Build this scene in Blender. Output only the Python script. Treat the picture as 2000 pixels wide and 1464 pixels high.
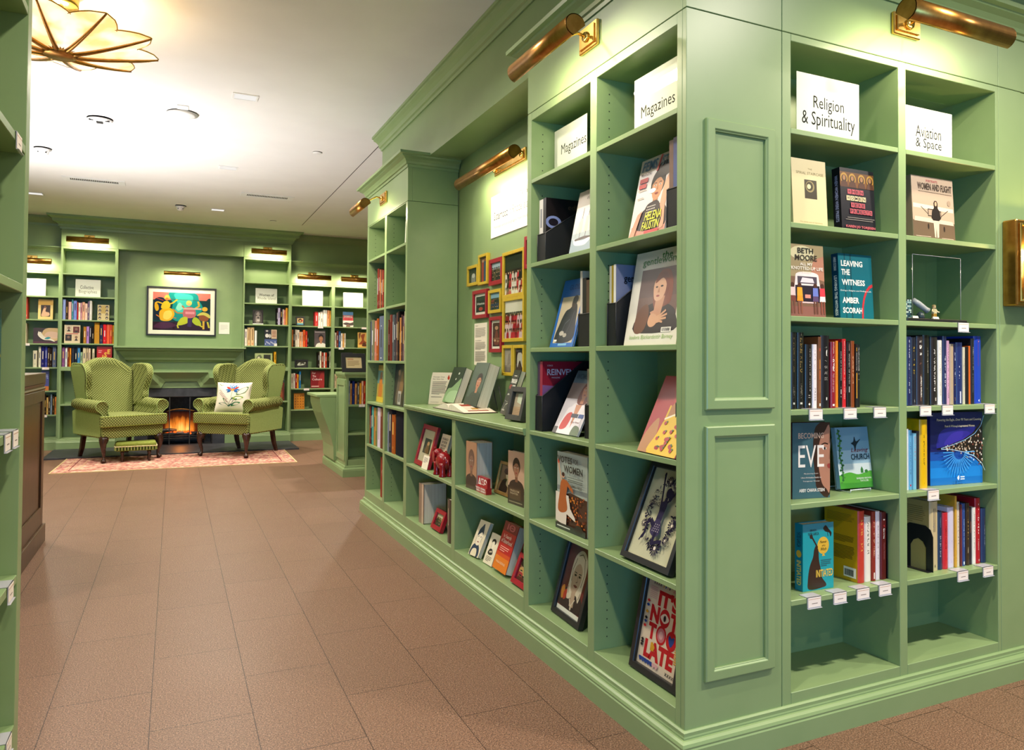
import bpy, math, random
from mathutils import Matrix, Vector

for o in list(bpy.data.objects):
    bpy.data.objects.remove(o)
SC = bpy.context.scene
COL = SC.collection
random.seed(7)
PI = math.pi

# ------------------------------------------------------------------ camera, world, large lights, exposure
cam_data = bpy.data.cameras.new('camera')
cam_data.sensor_width = 36.0
cam_data.lens = 25.8300
cam_data.shift_y = -0.02921
cam_data.clip_start = 0.02
cam = bpy.data.objects.new('camera', cam_data)
COL.objects.link(cam)
cam.matrix_world = Matrix([[0.908367, -0.014871, -0.41791, -1.410335], [-0.418113, -0.015201, -0.908268, -1.804228], [0.007154, 0.999774, -0.020026, 1.221028], [0.0, 0.0, 0.0, 1.0]])
SC.camera = cam

world = bpy.data.worlds.new('world')
SC.world = world
world.use_nodes = True
world.node_tree.nodes['Background'].inputs[0].default_value = (0.72, 0.86, 1.0, 1)
world.node_tree.nodes['Background'].inputs[1].default_value = 0.9

vs = SC.view_settings
SC.display_settings.display_device = 'sRGB'
vs.view_transform = 'Standard'
vs.look = 'None'
vs.gamma = 1.0
vs.use_curve_mapping = False
vs.exposure = 0.0
SC.cycles.use_denoising = True
SC.cycles.max_bounces = 8
SC.cycles.diffuse_bounces = 5
SC.cycles.glossy_bounces = 3
SC.cycles.transmission_bounces = 6
SC.cycles.transparent_max_bounces = 16
SC.cycles.sample_clamp_indirect = 6.0
SC.cycles.caustics_reflective = False
SC.cycles.caustics_refractive = False


def area_light(name, loc, direction, sx, sy, power, color, spread=180, parent=None):
    d = bpy.data.lights.new(name, 'AREA')
    d.shape = 'RECTANGLE'
    d.size = sx
    d.size_y = sy
    d.energy = power
    d.color = color
    d.spread = math.radians(spread)
    o = bpy.data.objects.new(name, d)
    COL.objects.link(o)
    o.rotation_euler = Vector(direction).to_track_quat('-Z', 'Y').to_euler()
    o.location = loc
    if parent:
        o.parent = parent
    return o


def point_light(name, loc, power, color, r=0.03, parent=None):
    d = bpy.data.lights.new(name, 'POINT')
    d.energy = power
    d.color = color
    d.shadow_soft_size = r
    o = bpy.data.objects.new(name, d)
    COL.objects.link(o)
    o.location = loc
    if parent:
        o.parent = parent
    return o


# daylight through the shop front glazing behind the camera
area_light('daylight', (-2.6, -4.7, 0.8), (0.42, 1, 0.0), 2.2, 1.1, 95, (0.12, 0.48, 1.0))
# added uplight along the windowless left wall, brightens the ceiling
area_light('ceiling_fill', (-4.5, 4.8, 0.9), (0.42, 0, 1.0), 2.0, 10.0, 400, (1.0, 0.97, 0.95), 96)
CEIL = 3.06

# ------------------------------------------------------------------ materials
def lin(h):
    h = h.lstrip('#')
    v = [int(h[i:i + 2], 16) / 255 for i in (0, 2, 4)]
    return tuple(x / 12.92 if x <= 0.04045 else ((x + 0.055) / 1.055) ** 2.4 for x in v)


def principled(name, color=(0.5, 0.5, 0.5), rough=0.5, metal=0.0, spec=0.5):
    m = bpy.data.materials.new(name)
    m.use_nodes = True
    b = m.node_tree.nodes['Principled BSDF']
    b.inputs['Base Color'].default_value = (*color, 1)
    b.inputs['Roughness'].default_value = rough
    b.inputs['Metallic'].default_value = metal
    b.inputs['Specular IOR Level'].default_value = spec
    return m, m.node_tree.nodes, m.node_tree.links, b


def noise_mat(name, c1, c2, scale=20, rough=0.5, bump=0.0, metal=0.0, detail=4, spec=0.5, stretch=(1, 1, 1), r_lo=0.35, r_hi=0.65):
    m, n, l, b = principled(name, c1, rough, metal, spec)
    tc = n.new('ShaderNodeTexCoord')
    mp = n.new('ShaderNodeMapping')
    mp.inputs['Scale'].default_value = stretch
    nz = n.new('ShaderNodeTexNoise')
    nz.inputs['Scale'].default_value = scale
    nz.inputs['Detail'].default_value = detail
    rp = n.new('ShaderNodeValToRGB')
    rp.color_ramp.elements[0].color = (*c1, 1)
    rp.color_ramp.elements[1].color = (*c2, 1)
    rp.color_ramp.elements[0].position = r_lo
    rp.color_ramp.elements[1].position = r_hi
    l.new(tc.outputs['Object'], mp.inputs[0])
    l.new(mp.outputs[0], nz.inputs['Vector'])
    l.new(nz.outputs[0], rp.inputs[0])
    l.new(rp.outputs[0], b.inputs['Base Color'])
    if bump:
        bp = n.new('ShaderNodeBump')
        bp.inputs['Strength'].default_value = bump
        bp.inputs['Distance'].default_value = 0.002
        l.new(nz.outputs[0], bp.inputs['Height'])
        l.new(bp.outputs[0], b.inputs['Normal'])
    return m


def emit_mat(name, color, strength):
    m = bpy.data.materials.new(name)
    m.use_nodes = True
    n = m.node_tree.nodes
    n.clear()
    e = n.new('ShaderNodeEmission')
    e.inputs[0].default_value = (*color, 1)
    e.inputs[1].default_value = strength
    o = n.new('ShaderNodeOutputMaterial')
    m.node_tree.links.new(e.outputs[0], o.inputs[0])
    return m


def print_mat(name, rough, coat=0.0):
    """printed paper and cloth: the ink colour of each face is in the attribute 'ink'"""
    m, n, l, b = principled(name, rough=rough)
    a = n.new('ShaderNodeAttribute')
    a.attribute_name = 'ink'
    l.new(a.outputs['Color'], b.inputs['Base Color'])
    b.inputs['Coat Weight'].default_value = coat
    b.inputs['Coat Roughness'].default_value = 0.12
    return m


M = {}
M['paint'] = noise_mat('green_paint', (0.22, 0.318, 0.138), (0.235, 0.333, 0.148), 6, 0.36, 0.02)
M['matte'] = print_mat('printed_matte', 0.8)
M['matte'].node_tree.nodes['Principled BSDF'].inputs['Specular IOR Level'].default_value = 0.12
M['gloss'] = print_mat('printed_gloss', 0.34, 0.15)
M['white'] = noise_mat('white_plaster', (0.80, 0.785, 0.77), (0.83, 0.815, 0.80), 3, 0.7, 0.02)
M['whiteplastic'] = principled('white_plastic', (0.82, 0.82, 0.82), 0.4)[0]
M['brass'] = noise_mat('aged_brass', (0.42, 0.20, 0.045), (0.55, 0.28, 0.07), 30, 0.3, 0.02, metal=1.0)
M['brass_bright'] = noise_mat('polished_brass', (0.75, 0.45, 0.10), (0.85, 0.55, 0.16), 20, 0.22, 0.01, metal=1.0)
M['black'] = principled('black_lacquer', (0.012, 0.012, 0.014), 0.35)[0]
M['iron'] = noise_mat('black_iron', (0.012, 0.012, 0.013), (0.03, 0.03, 0.032), 40, 0.5, 0.05)
M['slate'] = noise_mat('slate', (0.025, 0.027, 0.032), (0.05, 0.052, 0.06), 9, 0.45, 0.08)
M['darkwood'] = noise_mat('dark_mahogany', (0.025, 0.009, 0.006), (0.05, 0.018, 0.011), 25, 0.25, 0.02, stretch=(1, 1, 0.1))
M['brownwood'] = noise_mat('brown_wood', (0.05, 0.021, 0.006), (0.085, 0.037, 0.011), 14, 0.35, 0.03, stretch=(4, 4, 0.35))
M['paper'] = noise_mat('page_paper', (0.62, 0.56, 0.43), (0.72, 0.67, 0.55), 160, 0.8, 0.05, stretch=(1, 1, 0.02))
M['glassbulb'] = emit_mat('lit_tube', (1.0, 0.86, 0.62), 9.0)
M['hole'] = principled('peg_hole', (0.02, 0.03, 0.015), 0.8)[0]
M['olive_velvet'] = noise_mat('olive_velvet', (0.16, 0.20, 0.02), (0.22, 0.26, 0.035), 30, 0.85, 0.1)
M['chrome'] = principled('wire_white', (0.8, 0.8, 0.8), 0.3)[0]
M['steel'] = principled('brushed_steel', (0.5, 0.5, 0.5), 0.35, 1.0)[0]
M['vent_dark'] = principled('vent_dark', (0.02, 0.02, 0.02), 0.8)[0]


def clear_plastic():
    m = bpy.data.materials.new('clear_acrylic')
    m.use_nodes = True
    n, l = m.node_tree.nodes, m.node_tree.links
    n.clear()
    t = n.new('ShaderNodeBsdfTransparent')
    t.inputs[0].default_value = (0.95, 0.97, 0.95, 1)
    g = n.new('ShaderNodeBsdfGlossy')
    g.inputs['Roughness'].default_value = 0.03
    lw = n.new('ShaderNodeLayerWeight')
    pw = n.new('ShaderNodeMath'); pw.operation = 'POWER'; pw.inputs[1].default_value = 4.0
    f = n.new('ShaderNodeMath'); f.operation = 'MULTIPLY_ADD'; f.inputs[1].default_value = 0.4; f.inputs[2].default_value = 0.012
    l.new(lw.outputs['Facing'], pw.inputs[0]); l.new(pw.outputs[0], f.inputs[0])
    mx = n.new('ShaderNodeMixShader')
    o = n.new('ShaderNodeOutputMaterial')
    l.new(f.outputs[0], mx.inputs[0])
    l.new(t.outputs[0], mx.inputs[1])
    l.new(g.outputs[0], mx.inputs[2])
    l.new(mx.outputs[0], o.inputs[0])
    return m


M['acrylic'] = clear_plastic()


def weave_fabric():
    """small diamond basket weave in two greens with a raised bump"""
    m, n, l, b = principled('green_woven_fabric', rough=0.85)
    tc = n.new('ShaderNodeTexCoord')
    mp = n.new('ShaderNodeMapping')
    mp.inputs['Rotation'].default_value = (0.6, 0.3, 0.8)
    mp.inputs['Rotation'].default_value = (0, 0, 0)
    mp2 = n.new('ShaderNodeMapping')
    mp2.inputs['Scale'].default_value = (-1, 0.6, 1)
    w1 = n.new('ShaderNodeTexWave')
    w2 = n.new('ShaderNodeTexWave')
    for w in (w1, w2):
        w.inputs['Scale'].default_value = 20.0
        w.inputs['Distortion'].default_value = 0.5
        w.bands_direction = 'DIAGONAL'
    mu = n.new('ShaderNodeMath')
    mu.operation = 'MULTIPLY'
    rp = n.new('ShaderNodeValToRGB')
    rp.color_ramp.elements[0].position = 0.08
    rp.color_ramp.elements[0].color = (0.085, 0.105, 0.015, 1)
    rp.color_ramp.elements[1].position = 0.55
    rp.color_ramp.elements[1].color = (0.38, 0.42, 0.13, 1)
    bp = n.new('ShaderNodeBump')
    bp.inputs['Strength'].default_value = 0.5
    bp.inputs['Distance'].default_value = 0.004
    l.new(tc.outputs['Object'], mp.inputs[0])
    l.new(tc.outputs['Object'], mp2.inputs[0])
    l.new(mp.outputs[0], w1.inputs['Vector'])
    l.new(mp2.outputs[0], w2.inputs['Vector'])
    l.new(w1.outputs['Fac'], mu.inputs[0])
    l.new(w2.outputs['Fac'], mu.inputs[1])
    l.new(mu.outputs[0], rp.inputs[0])
    l.new(rp.outputs[0], b.inputs['Base Color'])
    l.new(mu.outputs[0], bp.inputs['Height'])
    l.new(bp.outputs[0], b.inputs['Normal'])
    return m


M['weave'] = weave_fabric()
M['plain_fabric'] = noise_mat('green_plain_fabric', (0.24, 0.33, 0.09), (0.30, 0.39, 0.12), 120, 0.85, 0.1)


def floor_mat():
    m, n, l, b = principled('speckled_tile', rough=0.34, spec=0.35)
    tc = n.new('ShaderNodeTexCoord')
    sp = n.new('ShaderNodeSeparateXYZ')
    cb = n.new('ShaderNodeCombineXYZ')
    ax = n.new('ShaderNodeMath'); ax.operation = 'ADD'; ax.inputs[1].default_value = 1.465 + 0.3205 * 40
    ay = n.new('ShaderNodeMath'); ay.operation = 'ADD'; ay.inputs[1].default_value = -0.886 + 0.632 * 30 + 0.316
    br = n.new('ShaderNodeTexBrick')
    br.inputs['Scale'].default_value = 1.0
    br.inputs['Brick Width'].default_value = 0.632
    br.inputs['Row Height'].default_value = 0.3205
    br.inputs['Mortar Size'].default_value = 0.0017
    br.inputs['Mortar Smooth'].default_value = 0.3
    br.inputs['Color1'].default_value = (0.175, 0.098, 0.064, 1)
    br.inputs['Color2'].default_value = (0.158, 0.088, 0.057, 1)
    br.inputs['Mortar'].default_value = (0.03, 0.015, 0.009, 1)
    l.new(tc.outputs['Object'], sp.inputs[0])
    l.new(sp.outputs[0], ax.inputs[0]); l.new(sp.outputs[1], ay.inputs[0])
    l.new(ay.outputs[0], cb.inputs[0]); l.new(ax.outputs[0], cb.inputs[1])
    l.new(cb.outputs[0], br.inputs['Vector'])
    v = n.new('ShaderNodeTexVoronoi'); v.inputs['Scale'].default_value = 130
    n2 = n.new('ShaderNodeTexNoise'); n2.inputs['Scale'].default_value = 210; n2.inputs['Detail'].default_value = 3
    n3 = n.new('ShaderNodeTexNoise'); n3.inputs['Scale'].default_value = 1.6
    for q in (v, n2, n3):
        l.new(tc.outputs['Object'], q.inputs['Vector'])
    rp = n.new('ShaderNodeValToRGB')
    e = rp.color_ramp.elements
    e[0].position = 0.34; e[0].color = (0.36, 0.32, 0.30, 1)
    e[1].position = 0.68; e[1].color = (2.2, 2.1, 1.95, 1)
    k = rp.color_ramp.elements.new(0.5); k.color = (1, 1, 1, 1)
    l.new(n2.outputs[0], rp.inputs[0])
    m1 = n.new('ShaderNodeMix'); m1.data_type = 'RGBA'; m1.blend_type = 'MULTIPLY'; m1.inputs[0].default_value = 0.85
    l.new(br.outputs[0], m1.inputs[6]); l.new(rp.outputs[0], m1.inputs[7])
    fl = n.new('ShaderNodeMath'); fl.operation = 'LESS_THAN'; fl.inputs[1].default_value = 0.22
    l.new(v.outputs['Distance'], fl.inputs[0])
    fm = n.new('ShaderNodeMath'); fm.operation = 'MULTIPLY'; fm.inputs[1].default_value = 0.30
    l.new(fl.outputs[0], fm.inputs[0])
    m2 = n.new('ShaderNodeMix'); m2.data_type = 'RGBA'
    l.new(fm.outputs[0], m2.inputs[0]); l.new(m1.outputs[2], m2.inputs[6]); m2.inputs[7].default_value = (0.62, 0.45, 0.33, 1)
    l.new(m2.outputs[2], b.inputs['Base Color'])
    rr = n.new('ShaderNodeMapRange'); rr.inputs[3].default_value = 0.36; rr.inputs[4].default_value = 0.5
    l.new(n3.outputs[0], rr.inputs[0]); l.new(rr.outputs[0], b.inputs['Roughness'])
    bp = n.new('ShaderNodeBump'); bp.inputs['Strength'].default_value = 0.12; bp.inputs['Distance'].default_value = 0.001
    l.new(br.outputs['Fac'], bp.inputs['Height']); bp.invert = True
    l.new(bp.outputs[0], b.inputs['Normal'])
    return m


M['floor'] = floor_mat()


def rug_mat():
    m, n, l, b = principled('red_persian_rug', rough=0.95)
    tc = n.new('ShaderNodeTexCoord')
    v = n.new('ShaderNodeTexVoronoi'); v.inputs['Scale'].default_value = 9
    nz = n.new('ShaderNodeTexNoise'); nz.inputs['Scale'].default_value = 26; nz.inputs['Detail'].default_value = 6
    rp = n.new('ShaderNodeValToRGB')
    e = rp.color_ramp.elements
    e[0].position = 0.36; e[0].color = (0.16, 0.05, 0.06, 1)
    e[1].position = 0.66; e[1].color = (0.62, 0.42, 0.30, 1)
    k = e.new(0.5); k.color = (0.46, 0.16, 0.12, 1)
    mx = n.new('ShaderNodeMath'); mx.operation = 'MULTIPLY_ADD'; mx.inputs[1].default_value = 0.22; mx.inputs[2].default_value = -0.07
    ad = n.new('ShaderNodeMath'); ad.operation = 'ADD'
    l.new(tc.outputs['Object'], v.inputs['Vector']); l.new(tc.outputs['Object'], nz.inputs['Vector'])
    l.new(v.outputs['Distance'], mx.inputs[0]); l.new(mx.outputs[0], ad.inputs[0]); l.new(nz.outputs[0], ad.inputs[1])
    l.new(ad.outputs[0], rp.inputs[0]); l.new(rp.outputs[0], b.inputs['Base Color'])
    bp = n.new('ShaderNodeBump'); bp.inputs['Strength'].default_value = 0.4; bp.inputs['Distance'].default_value = 0.004
    l.new(nz.outputs[0], bp.inputs['Height']); l.new(bp.outputs[0], b.inputs['Normal'])
    return m


M['rug'] = rug_mat()


def flame_mat():
    """screen of an electric fire: a flickering glow, white hot low down and fading out upwards and sideways"""
    m = bpy.data.materials.new('glowing_fire')
    m.use_nodes = True
    n, l = m.node_tree.nodes, m.node_tree.links
    n.clear()
    tc = n.new('ShaderNodeTexCoord')
    mp = n.new('ShaderNodeMapping'); mp.inputs['Scale'].default_value = (16, 1, 2.6)
    nz = n.new('ShaderNodeTexNoise'); nz.inputs['Scale'].default_value = 1.3; nz.inputs['Detail'].default_value = 4
    sp = n.new('ShaderNodeSeparateXYZ')
    ab = n.new('ShaderNodeMath'); ab.operation = 'ABSOLUTE'
    mx = n.new('ShaderNodeMapRange'); mx.inputs[1].default_value = 0.05; mx.inputs[2].default_value = 0.25; mx.inputs[3].default_value = 1; mx.inputs[4].default_value = 0
    mz = n.new('ShaderNodeMapRange'); mz.inputs[1].default_value = 0.22; mz.inputs[2].default_value = 0.47; mz.inputs[3].default_value = 1; mz.inputs[4].default_value = 0
    m1 = n.new('ShaderNodeMath'); m1.operation = 'MULTIPLY'
    m2 = n.new('ShaderNodeMath'); m2.operation = 'MULTIPLY'
    m3 = n.new('ShaderNodeMath'); m3.operation = 'MULTIPLY'; m3.inputs[1].default_value = 1.75
    rp = n.new('ShaderNodeValToRGB')
    e = rp.color_ramp.elements
    e[0].position = 0.0; e[0].color = (0.006, 0.003, 0.003, 1)
    e[1].position = 0.85; e[1].color = (1.0, 0.58, 0.12, 1)
    for q, c in ((0.22, (0.10, 0.018, 0.004, 1)), (0.48, (0.75, 0.20, 0.02, 1))):
        k = e.new(q); k.color = c
    em = n.new('ShaderNodeEmission'); em.inputs[1].default_value = 1.25
    o = n.new('ShaderNodeOutputMaterial')
    l.new(tc.outputs['Object'], mp.inputs[0]); l.new(mp.outputs[0], nz.inputs['Vector']); l.new(tc.outputs['Object'], sp.inputs[0])
    l.new(sp.outputs[0], ab.inputs[0]); l.new(ab.outputs[0], mx.inputs[0]); l.new(sp.outputs[2], mz.inputs[0])
    l.new(mx.outputs[0], m1.inputs[0]); l.new(mz.outputs[0], m1.inputs[1]); l.new(m1.outputs[0], m2.inputs[0]); l.new(nz.outputs[0], m2.inputs[1])
    l.new(m2.outputs[0], m3.inputs[0]); l.new(m3.outputs[0], rp.inputs[0]); l.new(rp.outputs[0], em.inputs[0]); l.new(em.outputs[0], o.inputs[0])
    return m


M['flame'] = flame_mat()
M['ember'] = emit_mat('embers', (1.0, 0.10, 0.01), 2.2)


# ------------------------------------------------------------------ mesh building
class MB:
    """collects shapes and links them as ONE mesh object; every face has an ink colour and a material slot"""

    def __init__(self):
        self.v, self.f, self.c, self.m, self.s = [], [], [], [], []
        self.T = None

    def add(self, verts, faces, col=(0.5, 0.5, 0.5), mat=0, smooth=False):
        b = len(self.v)
        if self.T is not None:
            verts = [tuple(self.T @ Vector(p)) for p in verts]
        self.v += [tuple(p) for p in verts]
        for f in faces:
            self.f.append(tuple(b + i for i in f))
            self.c.append(col)
            self.m.append(mat)
            self.s.append(smooth)
        return self

    def box(self, x0, x1, y0, y1, z0, z1, col=(0.5, 0.5, 0.5), mat=0):
        p = [(x0, y0, z0), (x1, y0, z0), (x1, y1, z0), (x0, y1, z0), (x0, y0, z1), (x1, y0, z1), (x1, y1, z1), (x0, y1, z1)]
        return self.add(p, [(0, 3, 2, 1), (4, 5, 6, 7), (0, 1, 5, 4), (1, 2, 6, 5), (2, 3, 7, 6), (3, 0, 4, 7)], col, mat)

    def prism(self, pts, axis, a0, a1, col=(0.5, 0.5, 0.5), mat=0, smooth=False):
        """extrude a 2D outline (u, v) along axis 'x' (u=y,v=z), 'y' (u=x,v=z) or 'z' (u=x,v=y)"""
        def P(u, v, a):
            return {'x': (a, u, v), 'y': (u, a, v), 'z': (u, v, a)}[axis]
        n = len(pts)
        vs_ = [P(u, v, a0) for u, v in pts] + [P(u, v, a1) for u, v in pts]
        self.add(vs_, [tuple(range(n))[::-1], tuple(range(n, 2 * n))], col, mat)
        b = len(self.v) - 2 * n
        for i in range(n):
            j = (i + 1) % n
            self.f.append((b + i, b + j, b + n + j, b + n + i))
            self.c.append(col); self.m.append(mat); self.s.append(smooth)
        return self

    def lathe(self, prof, n=20, col=(0.5, 0.5, 0.5), mat=0, center=(0, 0, 0), axis='z'):
        vs_ = []
        for r, z in prof:
            for k in range(n):
                a = 2 * PI * k / n
                q = (r * math.cos(a), r * math.sin(a), z)
                if axis == 'x': q = (q[2], q[0], q[1])
                if axis == 'y': q = (q[0], q[2], q[1])
                vs_.append((q[0] + center[0], q[1] + center[1], q[2] + center[2]))
        fs = []
        for i in range(len(prof) - 1):
            for k in range(n):
                k2 = (k + 1) % n
                fs.append((i * n + k, i * n + k2, (i + 1) * n + k2, (i + 1) * n + k))
        fs.append(tuple(range(n))[::-1])
        fs.append(tuple((len(prof) - 1) * n + k for k in range(n)))
        return self.add(vs_, fs, col, mat, True)

    def tube(self, path, r, n=8, col=(0.5, 0.5, 0.5), mat=0):
        P_ = [Vector(p) for p in path]
        rs = r if isinstance(r, (list, tuple)) else [r] * len(P_)
        vs_ = []
        up0 = None
        for i, p in enumerate(P_):
            t = (P_[min(i + 1, len(P_) - 1)] - P_[max(i - 1, 0)]).normalized()
            ref = Vector((0, 0, 1)) if abs(t.z) < 0.9 else Vector((1, 0, 0))
            if up0 is not None:
                ref = up0
            a = t.cross(ref).normalized()
            b = a.cross(t).normalized()
            up0 = b
            for k in range(n):
                w = 2 * PI * k / n
                vs_.append(tuple(p + (a * math.cos(w) + b * math.sin(w)) * rs[i]))
        fs = []
        for i in range(len(P_) - 1):
            for k in range(n):
                k2 = (k + 1) % n
                fs.append((i * n + k, i * n + k2, (i + 1) * n + k2, (i + 1) * n + k))
        fs.append(tuple(range(n))[::-1])
        fs.append(tuple((len(P_) - 1) * n + k for k in range(n)))
        return self.add(vs_, fs, col, mat, True)

    def ball(self, c, rx, ry, rz, n=14, m=9, col=(0.5, 0.5, 0.5), mat=0):
        prof = [(max(1e-4, math.sin(PI * i / m)), -math.cos(PI * i / m)) for i in range(m + 1)]
        vs_ = [(c[0] + r * math.cos(2 * PI * k / n) * rx, c[1] + r * math.sin(2 * PI * k / n) * ry, c[2] + z * rz) for r, z in prof for k in range(n)]
        fs = [(i * n + k, i * n + (k + 1) % n, (i + 1) * n + (k + 1) % n, (i + 1) * n + k) for i in range(m) for k in range(n)]
        return self.add(vs_, fs, col, mat, True)

    def sweep(self, prof, path, col=(0.5, 0.5, 0.5), mat=0):
        """moulding: profile (out, z) run along an xy path with mitred corners; out is to the right of travel"""
        n = len(path)
        P_ = [Vector((p[0], p[1])) for p in path]
        nor = []
        for i in range(n - 1):
            d = (P_[i + 1] - P_[i]).normalized()
            nor.append(Vector((d.y, -d.x)))
        rings = []
        for i in range(n):
            if i == 0: o = nor[0]
            elif i == n - 1: o = nor[-1]
            else:
                s = nor[i - 1] + nor[i]
                o = s / max(1e-6, s.dot(nor[i]))
            rings.append([(P_[i].x + o.x * u, P_[i].y + o.y * u, z) for u, z in prof])
        k = len(prof)
        vs_ = [p for r in rings for p in r]
        fs = []
        for i in range(n - 1):
            for j in range(k):
                j2 = (j + 1) % k
                fs.append((i * k + j, (i + 1) * k + j, (i + 1) * k + j2, i * k + j2))
        fs.append(tuple(range(k)))
        fs.append(tuple((n - 1) * k + j for j in range(k))[::-1])
        return self.add(vs_, fs, col, mat)

    def build(self, name, mats, parent=None, bevel=0.0, seg=2, recalc=True):
        me = bpy.data.meshes.new(name)
        me.from_pydata(self.v, [], self.f)
        for mt in (mats if isinstance(mats, (list, tuple)) else [mats]):
            me.materials.append(mt)
        me.polygons.foreach_set('material_index', self.m)
        me.polygons.foreach_set('use_smooth', self.s)
        at = me.attributes.new('ink', 'FLOAT_COLOR', 'CORNER')
        buf = []
        for f, c in zip(self.f, self.c):
            buf += [c[0], c[1], c[2], 1.0] * len(f)
        at.data.foreach_set('color', buf)
        me.update()
        if recalc:
            import bmesh
            bm = bmesh.new()
            bm.from_mesh(me)
            bmesh.ops.recalc_face_normals(bm, faces=bm.faces)
            bm.to_mesh(me)
            bm.free()
        o = bpy.data.objects.new(name, me)
        COL.objects.link(o)
        if parent:
            o.parent = parent
        if bevel:
            md = o.modifiers.new('bevel', 'BEVEL')
            md.width = bevel
            md.segments = seg
            md.limit_method = 'ANGLE'
            md.angle_limit = math.radians(40)
            md.harden_normals = False
        return o


def tag(o, label, cat, group=None):
    o['label'] = label
    o['category'] = cat
    if group:
        o['group'] = group
    return o


def thing(name, label, cat, loc=(0, 0, 0), rz=0.0, group=None):
    o = bpy.data.objects.new(name, None)
    o.empty_display_size = 0.05
    COL.objects.link(o)
    o.location = loc
    o.rotation_euler = (0, 0, rz)
    return tag(o, label, cat, group)


def struct(name, mb, mat, bevel=0.0, parent=None):
    o = mb.build(name, mat, parent, bevel)
    if not parent:
        o['kind'] = 'structure'
    return o


def box_part(name, mat, parent, x0, x1, y0, y1, z0, z1, bevel=0.0015):
    return MB().box(x0, x1, y0, y1, z0, z1).build(name, mat, parent, bevel, 1)


# ------------------------------------------------------------------ the room shell
struct('floor', MB().box(-4.6, 4.6, -5.0, 9.8, -0.05, 0.0), M['floor'])
struct('ceiling', MB().box(-4.6, 4.6, -5.0, 9.8, CEIL, CEIL + 0.05), M['white'])
struct('wall_back', MB().box(-4.6, 4.6, 9.74, 9.84, 0, CEIL), M['paint'])
struct('wall_left', MB().box(-4.7, -4.6, -5.0, 9.84, 0, CEIL), M['paint'])
struct('wall_right', MB().box(4.6, 4.7, -5.0, 9.84, 0, CEIL), M['paint'])
# the shop front behind the camera: piers, head and sill around wide openings
f = MB()
f.box(-4.6, -3.5, -5.1, -5.0, 0, CEIL).box(2.7, 4.6, -5.1, -5.0, 0, CEIL).box(-3.5, 2.7, -5.1, -5.0, 0, 0.25).box(-3.5, 2.7, -5.1, -5.0, 2.75, CEIL)
struct('wall_front', f, M['paint'])
w = MB()
for x in (-3.5, -1.45, 0.6, 2.65):
    w.box(x, x + 0.05, -5.08, -5.03, 0.25, 2.75)
w.box(-3.5, 2.7, -5.08, -5.03, 0.25, 0.30).box(-3.5, 2.7, -5.08, -5.03, 2.70, 2.75)
struct('window_1', w, M['black'])
# bulkhead over the island, its ceiling cornice and the niche wall
struct('wall_soffit', MB().box(0.13, 4.6, 0.13, 4.13, 2.587, CEIL - 0.001), M['paint'])
struct('wall_niche', MB().box(0.367, 0.40, 1.09, 2.97, 0.90, 2.586), M['paint'])
struct('wall_core', MB().box(0.42, 4.5, 0.45, 4.0, 0.0, 2.58), M['paint'])
corn = [(0.0, 2.935), (0.010, 2.935), (0.014, 2.955), (0.024, 2.962), (0.026, 2.975), (0.030, 2.990), (0.044, 3.010), (0.060, 3.024), (0.062, 3.036), (0.072, 3.040), (0.072, CEIL - 0.001), (0.0, CEIL - 0.001)]
struct('trim_1', MB().sweep(corn, [(1.6, 4.13), (0.13, 4.13), (0.13, 0.13), (4.6, 0.13)]), M['paint'])
# crown mouldings of the island units
crown = [(0.0, 2.512), (0.006, 2.512), (0.008, 2.528), (0.016, 2.532), (0.020, 2.546), (0.032, 2.562), (0.052, 2.574), (0.056, 2.582), (0.074, 2.586), (0.076, 2.602), (0.0, 2.602)]
struct('trim_2', MB().sweep(crown, [(0.36, 1.111), (0.0, 1.111), (0.0, 0.0), (4.5, 0.0)]), M['paint'])
struct('trim_3', MB().sweep(crown, [(0.6, 4.08), (0.0, 4.08), (0.0, 2.95), (0.36, 2.95)]), M['paint'])
# plinth with cap moulding all round the island
base = [(0.0, 0.0), (0.032, 0.0), (0.032, 0.066), (0.029, 0.070), (0.030, 0.076), (0.026, 0.084), (0.018, 0.089), (0.012, 0.090), (0.012, 0.094), (0.010, 0.098), (0.010, 0.108), (0.004, 0.112), (0.0, 0.112)]
struct('baseboard_island', MB().sweep(base, [(0.6, 4.08), (0.0, 4.08), (0.0, 0.0), (4.5, 0.0)]), M['paint'])
# dark movement joint across the ceiling
struct('trim_4', MB().box(0.17, 0.175, 4.3, 8.6, CEIL - 0.003, CEIL + 0.01), M['vent_dark'])

# ------------------------------------------------------------------ built-in bookcases
PAINT2 = [M['paint'], M['hole']]


def holes(mb, x, z0, z1, ys, step=0.032):
    z = z0
    while z < z1:
        for y in ys:
            k = [(x, y + 0.0028 * math.cos(a), z + 0.0028 * math.sin(a)) for a in (i * PI / 4 for i in range(8))]
            mb.add(k, [tuple(range(8))], mat=1)
        z += step
    return mb


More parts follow.
